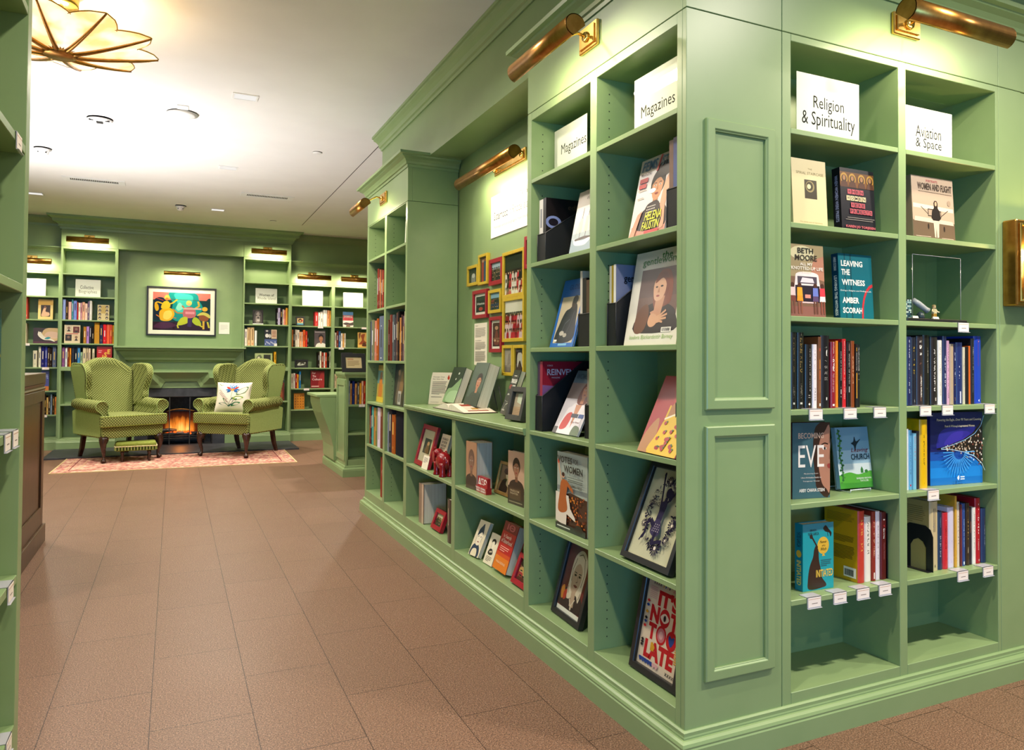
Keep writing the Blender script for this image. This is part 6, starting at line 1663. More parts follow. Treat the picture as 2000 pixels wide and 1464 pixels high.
framed('black framed poster reading its not too late in big red letters', 'L', (-0.3644, 0.0412, 0.16, 0.2432, 0.286, 0.1833, 0.0001)[:3] + (0.262, 0.335, .20, 0.0), .022, .026, M['black'], late, '#e2c8b4', 'framed_print', group=GP)

# ------------------------------------------------------------------ niche: counter, framed photos, low cubbies
crowd_r = random.Random(21)


def group_photo(bgc, cols, n=16, top=.75, sky=None):
    o = [('r', 0, 0, 1, 1, bgc)]
    if sky:
        o.append(('r', 0, top, 1, 1, sky))
    for k in range(3):
        for i in range(n // 3):
            x = (i + .5 + crowd_r.uniform(-.25, .25)) * 3 / n
            y = top - .10 - k * .22
            c = crowd_r.choice(cols)
            s = 1.6 / n
            o += [('s', [(x - s, y - .30), (x - s * .9, y - .04), (x, y + .01), (x + s * .9, y - .04), (x + s, y - .30)], c), ('e', x, y + .05, s * .5, .05, crowd_r.choice(['#c89474', '#8a5a40', '#5a3826', '#d8ac8c'])), ('e', x, y + .075, s * .52, .034, crowd_r.choice(['#1c1412', '#3a2418', '#241a1c']))]
    return o


REDF = noise_mat('red_lacquer', (0.28, 0.006, 0.018), (0.34, 0.010, 0.024), 30, 0.3)
YELF = noise_mat('yellow_gold_lacquer', (0.50, 0.34, 0.02), (0.56, 0.39, 0.03), 30, 0.35)
GOLDF = noise_mat('gold_wood', (0.35, 0.20, 0.05), (0.48, 0.30, 0.09), 40, 0.35, metal=0.6)
GREYF = noise_mat('dark_grey_wood', (0.035, 0.033, 0.030), (0.05, 0.047, 0.043), 30, 0.5)
REDS = ['#a8202c', '#c0303a', '#7a1420', '#d8c8c0', '#1c1a1e', '#e0d8d0']
GW = 'red and yellow framed photos on the niche wall'
for lab, p_, fm, fw, ph, mw in (
        ('small yellow framed photo of a dark doorway, far left on the niche wall', (-2.739, 0.345, 1.7006, 0.1886, 0.1319, 0.0, 0.0), YELF, .020, [('r', 0, 0, 1, 1, '#3a3c2c'), ('r', .25, 0, .75, .45, '#8a8a84'), ('e', .5, .5, .2, .16, '#c8c4bc'), ('r', 0, .75, 1, 1, '#20281c')], 0),
        ('narrow tall yellow framed photo above the others at the far left', (-2.5408, 0.345, 1.6921, 0.1488, 0.1923, 0.0, 0.0), YELF, .018, [('r', 0, 0, 1, 1, '#5a3a2c'), ('r', .2, 0, .45, .8, '#a83a30'), ('r', .5, 0, .8, .85, '#2c4a6a'), ('e', .35, .85, .16, .06, '#c89474'), ('e', .65, .88, .16, .06, '#8a5a40')], 0),
        ('red framed photo of a group in dark clothes between yellow frames', (-2.363, 0.345, 1.6734, 0.2011, 0.1598, 0.0, 0.0), REDF, .026, group_photo('#8fa4b8', ['#1c1a1c', '#241e20', '#5a4a30'], 14, .75, '#b8c8d8'), 0),
        ('large yellow framed photo of a crowd under a dark tent, upper of two', (-2.1593, 0.345, 1.5796, 0.2954, 0.2686, 0.0, 0.0), YELF, .020, group_photo('#2c2420', REDS, 24, .62, '#2a3426'), 0),
        ('red framed photo with white mount, of a dark figure and pale lettering', (-2.6348, 0.345, 1.4819, 0.2386, 0.1804, 0.0, 0.0), REDF, .024, [('r', 0, 0, 1, 1, '#1e2420'), ('t', 'Home', .12, .46, .88, .62, '#d8d4cc', .02), ('e', .5, .2, .22, .12, '#a83a30'), ('r', 0, .75, 1, 1, '#2a382c')], .016),
        ('small yellow framed photo of a group outdoors below the red one', (-2.3719, 0.345, 1.5028, 0.1918, 0.1422, 0.0, 0.0), YELF, .020, group_photo('#4a5a3a', ['#2a3a5a', '#8a3a30', '#1c2a24'], 15, .7, '#8ab0c8'), 0),
        ('tall red framed photo with white mount hanging lowest in the middle', (-2.3539, 0.345, 1.2645, 0.1859, 0.2153, 0.0, 0.0), REDF, .022, [('r', 0, 0, 1, 1, '#4a241e'), ('s', [(.2, .1), (.3, .5), (.5, .7), (.7, .5), (.8, .1)], '#7a3a30'), ('e', .5, .78, .22, .08, '#c09070'), ('r', .1, .3, .9, .36, '#8a5a44'), ('e', .3, .25, .14, .05, '#c8a080'), ('e', .7, .22, .14, .05, '#a87858')], .014),
        ('large yellow framed photo of a red dressed choir, lower of two', (-2.1544, 0.345, 1.3244, 0.2946, 0.2556, 0.0, 0.0), YELF, .020, group_photo('#4a4038', ['#a8202c', '#c0303a', '#8a1824', '#d8b8c0'], 27, .70, '#d8d0c0'), 0),
        ('narrow yellow framed pale photo at the bottom beside the black book', (-2.1551, 0.345, 1.1284, 0.1474, 0.1768, 0.0, 0.0), YELF, .019, [('r', 0, 0, 1, 1, '#a89c90'), ('r', 0, 0, 1, .3, '#7c7068'), ('s', [(.3, .1), (.4, .6), (.6, .8), (.7, .4), (.6, .1)], '#8a7e74')], 0),
        ('yellow framed photo of a white arch at the bottom beside the bookcase edge', (-2.0035, 0.345, 1.1319, 0.1467, 0.1726, 0.0, 0.0), YELF, .019, [('r', 0, 0, 1, 1, '#3a2420'), ('s', [(.2, .2), (.2, .7), (.5, .85), (.8, .7), (.8, .2), (.5, .5)], '#c8c0b8'), ('e', .5, .9, .3, .08, '#2a2a34')], 0),
        ('red framed photo almost hidden by the magazine bookcase, uppermost', (-1.8604, 0.345, 1.723, 0.1777, 0.1792, 0.0, 0.0), REDF, .024, [('r', 0, 0, 1, 1, '#7a3a34')], .012)):
    framed(lab, 'L', p_, fw, .0215, fm, ph, '#3a3a34', group=GW, mat_w=mw, wall=True)

# poster, text sheet and loose papers
pp = (-2.3727, 0.36, 1.9183, 0.72, 0.2103, 0.0, 0.0)
o = MB().box(0, .95, 0, .004, 0, .255, lin('#efeae4'))
art(o, [('t', 'Celebrating', .18, .72, .36, .90, '#a8a49c'), ('t', 'Women', .38, .74, .50, .90, '#6c6862', .01), ('t', '& Girls', .52, .72, .64, .90, '#6c6862', .01), ('t', 'Sisterhood', .05, .40, .26, .60, '#3c3a38', .01), ('t', 'in Rhode Island', .28, .40, .60, .60, '#8c8882', .01), ('t', 'Portraits and photographs from the community', .05, .18, .68, .27, '#c88a84')], lambda u, v, l_: (u * .95, -l_ * EPS, v * .255))
o = o.build('wall_poster', M['matte'])
q_ = (pp[0], .3625, 1.968, 0, 0, 0, 0)
pose(o, 'L', q_)
tag(o, 'wide white poster with grey lettering on the niche wall under the long light', 'poster')
pp = (-2.642, 0.3655, 1.1866, 0.2114, 0.2664, 0.0, 0.0)
o = MB().box(0, pp[3], 0, .0012, 0, pp[4], lin('#e4dcc8'))
art(o, [('t', 'About', .08, .93, .30, .955, '#4a4440', .01)] + lines(.08, .92, .66, .89, 11, '#7c756a', seed=11) + [('t', 'The photographs', .08, .57, .58, .592, '#4a4440', .01)] + lines(.08, .92, .36, .55, 9, '#7c756a', seed=12) + lines(.08, .92, .08, .33, 11, '#7c756a', seed=13), lambda u, v, l_: (u * pp[3], -l_ * EPS, v * pp[4]))
o = o.build('text_sheet', M['matte'])
pose(o, 'L', pp)
tag(o, 'long printed paper sheet pinned to the niche wall below the red frame', 'paper')

o = MB().box(0, .16, 0, .004, 0, .216, lin('#e2d8c2'))
art(o, [('t', 'Georgia Club', .10, .83, .66, .875, '#5a4c44', .01), ('t', 'Silver Sisters Club', .10, .77, .62, .81, '#5a4c44', .01), ('e', .86, .83, .055, .06, '#b8402c'), ('p', [(.82, .87), (.90, .87), (.86, .94)], '#b8402c')] + lines(.10, .82, .30, .72, 12, '#4a423c', seed=14) + [('r', .10, .22, .62, .235, '#4a423c'), ('r', .10, .06, .5, .068, '#8a8074')], lambda u, v, l_: (u * .16, -l_ * EPS, v * .216))
o = o.build('text_card', M['matte'])
pose(o, 'L', (-2.93, .150, .919, .16, .216, math.radians(11), math.radians(40)), .004)
tag(o, 'cream printed card with a red emblem standing at the far end of the niche counter', 'card')
NB = 'books in the photo niche'
face_book('dark green photo book on a stand, nearest the cream printed card', 'L', (-2.72, .175, .9265, .17, .240, math.radians(21), math.radians(6)), .055, [('r', 0, 0, 1, 1, '#23301f'), ('s', [(.0, .0), (.1, .36), (.4, .42), (.75, .60), (1, .66), (1, 0)], '#7c9a6c'), ('s', [(.2, .05), (.3, .28), (.7, .34), (1, .30), (1, 0)], '#98b488'), ('e', .62, .82, .05, .035, '#c8ccc0'), ('e', .5, .66, .04, .03, '#b8bcae')], '#23301f', group=NB)
face_book('black and cream photo book leaning behind the open book', 'L', (-2.44, .205, .919, .17, .262, math.radians(20), math.radians(2)), .050, [('r', 0, 0, 1, 1, '#2c352a'), ('s', [(.3, .2), (.4, .6), (.7, .7), (.9, .3)], '#4a5240')], '#2a2c26', group=NB)
face_book('tall grey green photo book with a portrait, leaning behind the open book', 'L', (-2.28, .155, .9265, .17, .266, math.radians(19), math.radians(4)), .075, [('r', 0, 0, 1, 1, '#4a5a4c')] + bust(.62, .55, .16, '#b07a5c', '#2a2420', '#39443a', None, False, 1.5) + [('r', 0, 0, 1, .2, '#3a4438')], '#4a5a4c', group=NB)
for i, (x, y, nm) in enumerate(((-2.70, .17, 'dark green'), (-2.26, .15, 'grey green'))):
    t = thing('book_stand', 'black wire stand holding up the %s photo book' % nm, 'stand', *zone_point('L', x, y, .9195))
    w_ = MB()
    for xx in (.04, .13):
        w_.tube([(xx, -.018, .016), (xx, -.018, .003), (xx, .10, .003), (xx, .20, .003), (xx, .165, .15)], .003, 6)
    w_.tube([(.04, .10, .003), (.13, .10, .003)], .003, 6)
    w_.build('wire', M['iron'], t)

ob_ = thing('open_book', 'large open book lying on the niche counter showing a red illustrated page', 'book', *zone_point('L', -2.28, .055, .9195), NB)
cv = MB().box(-.27, .27, 0, .205, 0, .004, lin('#3a1c18'))
cv.build('cover', M['gloss'], ob_)
N_ = 14
for s, nm in ((-1, 'left'), (1, 'right')):
    top_ = [(s * .262 * i / N_, .0045 + .030 * math.sin(PI * min(1, (i / N_) ** .55 * 1.0)) * (1 - .55 * i / N_) + .010 * (1 - i / N_)) for i in range(N_ + 1)]
    pg = MB()
    pg.prism([(s * .0008, .0045)] + [(x + s * .0008, z) for x, z in top_] + [(s * .2628, .0045)], 'y', .005, .200)
    po_ = pg.build('page_block', M['paper'], ob_)
    if s > 0:
        a_ = MB()
        def on_page(u, v, l_):
            f = u * N_
            i = min(N_ - 1, int(f))
            z = top_[i][1] + (top_[i + 1][1] - top_[i][1]) * (f - i)
            return (.0008 + u * .262, .005 + v * .195, z + .0004 + l_ * 1e-4)
        for k in range(N_):
            a, b = k / N_, (k + 1) / N_
            a_.add([on_page(a, 0, 0), on_page(b, 0, 0), on_page(b, 1, 0), on_page(a, 1, 0)], [(0, 1, 2, 3)], lin('#e8dcc8'))
            if .2 < a < .84:
                c = '#8a3a2a' if a < .42 or a > .78 else '#d8c8b4'
                a_.add([on_page(a, .2, 1), on_page(b, .2, 1), on_page(b, .85, 1), on_page(a, .85, 1)], [(0, 1, 2, 3)], lin(c))
            if .52 < a < .66:
                a_.add([on_page(a, .4, 2), on_page(b, .4, 2), on_page(b, .62, 2), on_page(a, .62, 2)], [(0, 1, 2, 3)], lin('#b08a4a'))
        a_.build('printed_page', M['matte'], ob_)
eyes = [('r', 0, 0, 1, 1, '#141414'), ('t', 'THROUGH', .10, .70, .92, .80, '#efece6', .04), ('t', 'HER', .08, .57, .48, .665, '#a82a26', .04), ('t', 'EYES', .52, .57, .92, .665, '#efece6', .04), ('r', .3, .86, .7, .88, '#d8d4cc'), ('t', 'JANUARY 6', .20, .42, .85, .47, '#efece6', .03), ('l', [(.2, .05), (.4, .22), (.7, .26), (.9, .12)], .02, '#c8c4bc'), ('l', [(.15, .3), (.5, .28), (.85, .34)], .015, '#8c8880'), ('r', .1, .08, .5, .11, '#b8b4ac')]
face_book('black book with white and red capitals leaning at the near end', 'L', (-1.8805, 0.2141, 0.919, 0.1787, 0.25, 0.3316, -0.2338), .030, eyes, '#141414', group=NB)
framed('thick dark grey framed photo standing at the near end of the niche counter', 'L', (-1.53, .085, .919, .155, .165, math.radians(13), math.radians(5)), .026, .040, GREYF, [('r', 0, 0, 1, 1, '#c8b09c'), ('p', [(.25, .95), (1, .95), (1, .42), (.6, .50), (.25, .58)], '#dfe0cc'), ('r', 0, 0, 1, .38, '#c8a488')] + [('r', .2, .05 + i * .07, .9, .065 + i * .07, '#a87c64') for i in range(4)], '#c8b09c')

LC = 'keepsakes in the low cabinet'
framed('red framed photo with cream mount in the low cabinet, upper far bay', 'L', (-2.8741, 0.0356, 0.533, 0.355, 0.232, 0.2618, -0.0318)[:3] + (.315, .265, .26, -.03), .030, .020, REDF, [('r', 0, 0, 1, 1, '#3a3028'), ('s', [(.35, .05), (.35, .5), (.55, .8), (.75, .5), (.85, .05)], '#7a5a38'), ('e', .6, .68, .16, .14, '#b8885c'), ('s', [(.1, .1), (.2, .4), (.3, .3), (.3, .05)], '#5a4632')], '#3a3028', group=GP, mat_w=.055, mat_col='#cfc0a4')
o = MB().box(0, .105, 0, .002, 0, .085, lin('#e6dec8'))
art(o, lines(.15, .85, .45, .85, 5, '#6a6258', seed=15), lambda u, v, l_: (u * .105, -l_ * EPS, v * .085))
o = o.build('small_card', M['matte'])
pose(o, 'L', (-2.665, .020, .533, .105, .085, .24, .02), .002)
tag(o, 'small cream caption card leaning before the red framed photo', 'card')
face_book('cream book with dark lettering behind the red elephant', 'L', (-2.5297, 0.0542, 0.533, 0.1519, 0.23, 0.2705, -0.0189), .022, [('r', 0, 0, 1, 1, '#ddd0b4')] + [('t', w, .14, .84 - i * .088, .14 + q, .905 - i * .088, '#3a302a', .04) for i, (w, q) in enumerate((('IN SEARCH', .70), ('OF SISTER', .66), ('HOOD AND', .62), ('SERVICE', .56)))] + lines(.2, .8, .38, .52, 4, '#5a5048', seed=16) + [('p', [(0, 0), (.3, 0), (.1, .2), (0, .2)], '#2a2a34'), ('r', .3, .06, .7, .15, '#d8c8a0')], '#ddd0b4', group=LC)
el = thing('elephant_figurine', 'small dark red elephant figurine with raised trunk in the low cabinet', 'figurine', *zone_point('L', -2.345, .004, .5335))
REDG = noise_mat('red_glaze', (0.20, 0.006, 0.010), (0.30, 0.012, 0.016), 12, 0.15)
b = MB()
b.ball((0.02, .045, .085), .078, .044, .056, 18, 12)
for x in (-.035, .068):
    for y in (.022, .068):
        b.lathe([(.021, 0), (.022, .006), (.017, .02), (.019, .06), (.02, .08)], 12, center=(x, y, 0))
b.ball((-.070, .045, .115), .036, .034, .036, 14, 10)
b.tube([(-.092, .045, .105), (-.118, .045, .085), (-.138, .045, .092), (-.146, .045, .118), (-.138, .045, .142), (-.128, .045, .150)], [.020, .016, .013, .011, .009, .007], 10)
b.tube([(.095, .045, .10), (.108, .045, .08), (.106, .045, .055)], [.006, .004, .005], 6)
b.build('body', REDG, el)
for y, s in ((.006, -1), (.084, 1)):
    e = MB().prism([(-.062, .135), (-.035, .140), (-.022, .115), (-.030, .078), (-.050, .070), (-.066, .095)], 'y', y - .004, y + .004)
    e.build('ear', REDG, el, .003, 2)
for y in (.032, .058):
    MB().tube([(-.098, y, .098), (-.112, y - (.045 - y) * .2, .090), (-.122, y, .094)], [.004, .003, .0015], 6, lin('#e8e0cc')).build('tusk', M['gloss'], el)
face_book('very thick grey paged book standing in the far lower bay of the low cabinet', 'L', (-2.735, .03, .18, .085, .25, 0.0, .05), .155, [('r', 0, 0, 1, 1, '#8a7460'), ('r', .6, 0, .9, 1, '#c8b098')], '#6a5a4a', group=LC)
framed('small red framed group photo in the far lower bay of the low cabinet', 'L', (-2.5389, 0.0409, 0.18, 0.1733, 0.124, 0.3752, -0.0003)[:5] + (.36, 0.0), .026, .024, REDF, group_photo('#a89868', ['#3a3a2c', '#5a4a34', '#2a2a24'], 9, .7, '#c8c0a0'), '#a89868', group=GP)
books_row('L', .18, .02, 'in the far lower bay by the divider', LC, [(-2.180, -2.120, .245, '#4a3a30', [('r', .1, .4, .5, .8, '#c8b090'), ('r', .1, .1, .4, .25, '#a88a6a')], {'label': 'dark brown book at the divider edge of the far lower bay', 'right': [('r', 0, 0, 1, 1, '#2a221e'), ('r', .1, .5, .8, .9, '#a07a5c')]})], depth=.12, near=True)
pb = [('r', 0, 0, 1, 1, '#b08464')] + bust(.52, .58, .20, '#8a6a58', '#6a5044', '#3a3028', '#7a5a48', False, 1.6) + [('r', 0, .0, 1, .08, '#4a3a2e')]
face_book('tan portrait book standing with its grey page edges showing, near upper bay', 'L', (-1.9089, 0.0307, 0.533, 0.1246, 0.25, 0.0175, 0.1245)[:5] + (0.0, .08), .095, pb, '#b08464', group=LC, spine='#8a6a50')
ds = thing('letter_block', 'red block with white Greek letters before the tan portrait book', 'ornament', *zone_point('L', -1.800, .040, .5335))
REDM = lin('#a0101c')
b = MB().box(0, .15, 0, .03, 0, .032, REDM)
art(b, [('t', 'DELTA', .06, .55, .44, .86, '#efe6e0', .04), ('t', 'SIGMA', .50, .55, .92, .86, '#efe6e0', .04), ('t', 'THETA', .06, .14, .44, .45, '#efe6e0', .04), ('t', 'SORORITY', .50, .14, .96, .45, '#efe6e0', .04)], lambda u, v, l_: (u * .15, -l_ * EPS, v * .032))
b.build('base', M['gloss'], ds)
b = MB().box(.022, .15, .006, .024, .032, .080, REDM)
art(b, [('t', 'ΔΣΘ', .05, .12, .95, .90, '#f4ece6', .04)], lambda u, v, l_: (.022 + u * .128, .006 - l_ * EPS, .032 + v * .048))
b.build('letters', M['gloss'], ds)
framed('gold framed photo half hidden by the portrait book in the near upper bay', 'L', (-1.6979, 0.1022, 0.533, 0.1549, 0.152, 0.2443, 0.0362)[:3] + (.20, .165, .24, .02), .016, .018, GOLDF, [('r', 0, 0, 1, 1, '#8a6a48'), ('s', [(.1, 0), (.2, .4), (.45, .5), (.6, .3), (.6, 0)], '#2c2018'), ('e', .55, .66, .18, .16, '#e0c8a8'), ('s', [(.5, .3), (.6, .6), (.9, .7), (.95, .2)], '#c8b090'), ('e', .4, .78, .2, .12, '#4a3020')], '#8a6a48', group=GP)
pb2 = [('r', 0, 0, 1, 1, '#c8a488')] + bust(.52, .68, .16, '#9a6c50', '#1e1612', '#34281f', '#7a5038', False, 1.6) + [('r', 0, 0, 1, .34, '#3a2c20'), ('r', .10, .10, .80, .30, '#54412c'), ('t', 'FREEDOM', .16, .24, .70, .275, '#b8a888', .01), ('t', 'FIGHTER', .16, .19, .64, .225, '#b8a888', .01), ('r', .08, .04, .9, .06, '#8a7a62')]
face_book('brown book with a portrait of a woman, near upper bay of low cabinet', 'L', (-1.4335, 0.0636, 0.533, 0.1303, 0.248, 0.0175, 0.1581)[:3] + (.150, .252, 0.0, .10), .030, pb2, '#3a2c20', group=LC)
c1 = [('r', 0, 0, 1, 1, '#dcd0b0')] + [('s', [(.1, .0), (.1, .22), (.3, .34), (.6, .34), (.85, .20), (.85, 0)], '#24344c'), ('s', [(.2, .0), (.25, .18), (.6, .2), (.7, 0)], '#dcd0b0'), ('s', [(.28, .34), (.24, .52), (.32, .66), (.55, .70), (.74, .60), (.72, .42), (.56, .30)], '#e4dac0'), ('s', [(.26, .56), (.26, .72), (.42, .84), (.56, .92), (.66, .80), (.74, .62), (.56, .68)], '#1c2c44'), ('l', [(.34, .54), (.44, .56)], .02, '#1c2c44'), ('l', [(.56, .54), (.66, .56)], .02, '#1c2c44'), ('l', [(.42, .40), (.58, .40)], .025, '#8a3a34'), ('l', [(.26, .34), (.24, .52), (.30, .64)], .02, '#1c2c44'), ('l', [(.72, .40), (.75, .56)], .02, '#1c2c44')]
face_book('small cream book with a navy inked woman, near lower bay of the low cabinet', 'L', (-1.862, .028, .18, .105, .19, .42, .12), .022, c1, '#dcd0b0', group=LC)
c2 = [('r', 0, 0, 1, 1, '#e2d8bc'), ('e', .52, .74, .24, .10, '#1f1a1c'), ('s', [(.36, .52), (.34, .70), (.56, .76), (.66, .62), (.56, .50)], '#e8dfc6'), ('l', [(.38, .52), (.35, .68)], .02, '#1f1a1c'), ('s', [(.2, .34), (.3, .48), (.56, .50), (.7, .36), (.45, .30)], '#2a2628'), ('e', .40, .40, .05, .03, '#e2d8bc'), ('e', .54, .42, .05, .03, '#e2d8bc')] + lines(.18, .8, .08, .26, 4, '#4a443c', seed=17)
face_book('smallest cream card book with an inked head and small print, near lower bay', 'L', (-1.700, .045, .18, .105, .155, .36, 0.02), .014, c2, '#e2d8bc', group=LC)
rb = [('r', 0, 0, 1, .28, '#d8761c'), ('r', 0, .28, 1, .36, '#c8481c'), ('r', 0, .36, 1, .80, '#b01a1e'), ('r', 0, .80, 1, 1, '#7a1420'), ('t', 'ΙΘ', .25, .84, .80, .97, '#b8585c', .02), ('t', 'In Search', .18, .67, .72, .745, '#eed8c8', .01), ('t', 'of Sisterhood', .10, .565, .86, .65, '#eed8c8', .01)] + lines(.16, .8, .38, .50, 3, '#e0a898', seed=18) + [('t', 'PAULA GIDDINGS', .16, .14, .80, .185, '#f0cfa8', .01)]
face_book('red and orange sisterhood book leaning in the low cabinet', 'L', (-1.5646, 0.0394, 0.18, 0.1643, 0.234, 0.3142, -0.0408)[:5] + (.32, -.02), .050, rb, '#b01a1e', group=LC)
framed('small red framed photo at the near end of the near lower bay', 'L', (-1.3315, 0.0307, 0.18, 0.1616, 0.124, 0.384, -0.0366)[:3] + (.185, .142, .38, -.02), .024, .024, REDF, group_photo('#7a4a34', ['#a8303a', '#d8b08a', '#5a2420', '#c89a5a'], 9, .7, '#3a2c20'), '#7a4a34', group=GP)

# ------------------------------------------------------------------ far narrow bookcase of the island
for lab, x0, x1 in (('plain white topic sign on the narrow bookcase, bay toward the fireplace', -3.80, -3.56), ('plain white topic sign on the narrow bookcase, bay toward the niche', -3.26, -3.02)):
    sign_card(lab, 'L', (x0, .07, 2.010, x1 - x0, .19, .03, 0.0), [('t', 'Art & Music' if x0 < -3.5 else 'Poetry', .2, .35, .8, .6, '#55504c')])
GF = 'books on the narrow island bookcase'
books_row('L', 1.604, .05, 'under the far plain sign, narrow bookcase', GF, mk([(-3.9471, -3.9047, 0.3299), (-3.8977, -3.8767, 0.3221), (-3.8698, -3.8387, 0.3167), (-3.8318, -3.8079, 0.3112), (-3.8011, -3.774, 0.306), (-3.7672, -3.7405, 0.3006)], ['#7a2a1e', '#4a2a20', '#9a5a3a', '#3a2a22', '#8a3826', '#5a1e1a']), depth=.24)
o = MB().box(0, .14, 0, .003, 0, .15, lin('#ece8e0')).build('leaflet', M['matte'])
pose(o, 'L', (-3.14, .10, 1.604, .14, .15, .5, 0.0), .003)
tag(o, 'white leaflet leaning on the narrow bookcase below the sign toward the niche', 'leaflet')
books_row('L', 1.207, .02, 'third shelf of the narrow far bay', GF, mk([(-4.0272, -4.0232, 0.3101), (-4.0224, -4.0046, 0.3132), (-3.9991, -3.9176, 0.3216), (-3.9095, -3.8433, 0.3122), (-3.8381, -3.7759, 0.326), (-3.7708, -3.6159, 0.3391)], ['#211a2a', ('#565f78', [('r', .4, .3, .6, .8, '#9aa4b4')]), '#6d6f52', '#b5715a', '#9a4a14', ('#5a6478', [('r', .3, .30, .8, .70, '#3f444a'), ('e', .5, .78, .06, .014, '#d8d8d8'), ('e', .5, .06, .1, .014, '#e0e0e0')])]), depth=.25)
books_row('L', 1.207, .02, 'third shelf of the narrow near bay', GF, mk([(-3.4812, -3.4772, 0.3003), (-3.4764, -3.4593, 0.2979), (-3.4546, -3.3952, 0.3353), (-3.3885, -3.3392, 0.3321), (-3.3359, -3.2897, 0.3077), (-3.2864, -3.2453, 0.3419), (-3.2421, -3.2038, 0.3484), (-3.2006, -3.1544, 0.3017), (-3.1513, -3.1255, 0.3202), (-3.1224, -3.0795, 0.3095), (-3.0745, -3.0523, 0.3387)], [('#a4221e', [('r', 0, .82, 1, .97, '#e0d8c8'), ('r', .3, .55, .7, .8, '#d88a80')]), '#3a2a22', ('#6a2a1e', [('r', 0, .84, 1, 1, '#c8a488')]), ('#4f5a5c', [('r', .35, .4, .65, .85, '#a8b4b8')]), '#3e3a40', '#5a4238', '#1a1412', '#b0763a', '#4a3030', '#5e4a52', '#cfc39f']), depth=.25)
books_row('L', .545, .02, 'fifth shelf of the narrow far bay', GF, mk([(-4.0272, -4.0028, 0.2974), (-3.9973, -3.9592, 0.294), (-3.9564, -3.908, 0.2991), (-3.904, -3.8368, 0.294), (-3.8316, -3.7953, 0.295), (-3.7914, -3.7014, 0.3018), (-3.6964, -3.6274, 0.3013), (-3.6225, -3.5886, 0.2908)], [('#7e3a22', [('r', .2, .2, .8, .5, '#c8a030')]), '#10243a', '#4f9e92', ('#a87a35', [('r', .4, .5, .8, .75, '#5a3a20')]), '#6f7a4a', ('#cfc3d4', [('r', .5, .2, .8, .8, '#8a7c94')]), ('#6e3a28', [('r', .2, .8, .8, 1, '#dcc8a0')]), '#d8b422']), depth=.25)
books_row('L', .545, .02, 'fifth shelf of the narrow near bay', GF, mk([(-3.4812, -3.4601, 0.2895), (-3.4555, -3.3804, 0.3121), (-3.3759, -3.2854, 0.2773), (-3.2789, -3.067, 0.3171)], [('#8f97a6', [('r', .4, .2, .8, .75, '#4a5a60')]), '#34323a', '#9a4f18', ('#0d0e1c', [('e', .85, .13, .08, .02, '#7a7a84')])]), depth=.25)
books_row('L', .175, .03, 'on the bottom shelf, narrow far bay', GF, [(-3.72, -3.58, .30, '#8a3424', [('s', [(.2, .1), (.3, .5), (.5, .7), (.8, .5), (.7, .1)], '#d8b8a4'), ('r', 0, .85, 1, 1, '#5a2418')], {'label': 'red picture book on the bottom shelf of the narrow bookcase'})], depth=.02)
books_row('L', .175, .03, 'on the bottom shelf, narrow near bay', GF, [(-3.08, -3.02, .32, '#0e0e10', [], {'label': 'thin black binder on the bottom shelf of the narrow bookcase'})], depth=.25)
face_book('yellow and blue picture book face out on the narrow bookcase', 'L', (-3.9777, 0.06, 0.881, 0.2072, 0.29, 0.0698, 0.0), .012, [('r', 0, 0, 1, 1, '#b8a040'), ('r', 0, .5, 1, .85, '#5a8a8c'), ('s', [(.25, .15), (.3, .6), (.5, .75), (.7, .6), (.75, .15)], '#c8761c'), ('e', .5, .72, .16, .1, '#7a4a2c'), ('r', 0, .0, 1, .14, '#d8b830')], '#b8a040', group=GF)
face_book('dark painted picture book with a white label face out on the narrow bookcase', 'L', (-3.4835, 0.06, 0.881, 0.2534, 0.3, 0.0698, 0.0), .012, [('r', 0, 0, 1, 1, '#3a3228'), ('s', [(.2, .1), (.3, .5), (.5, .9), (.7, .7), (.6, .1)], '#6a5a48'), ('s', [(.5, .2), (.6, .6), (.8, .85), (.9, .4)], '#8a6a44'), ('e', .45, .8, .1, .07, '#a88a6a'), ('r', .45, .04, .75, .36, '#b8b4ac'), ('r', .5, .1, .7, .3, '#7a766e')], '#3a3228', group=GF)


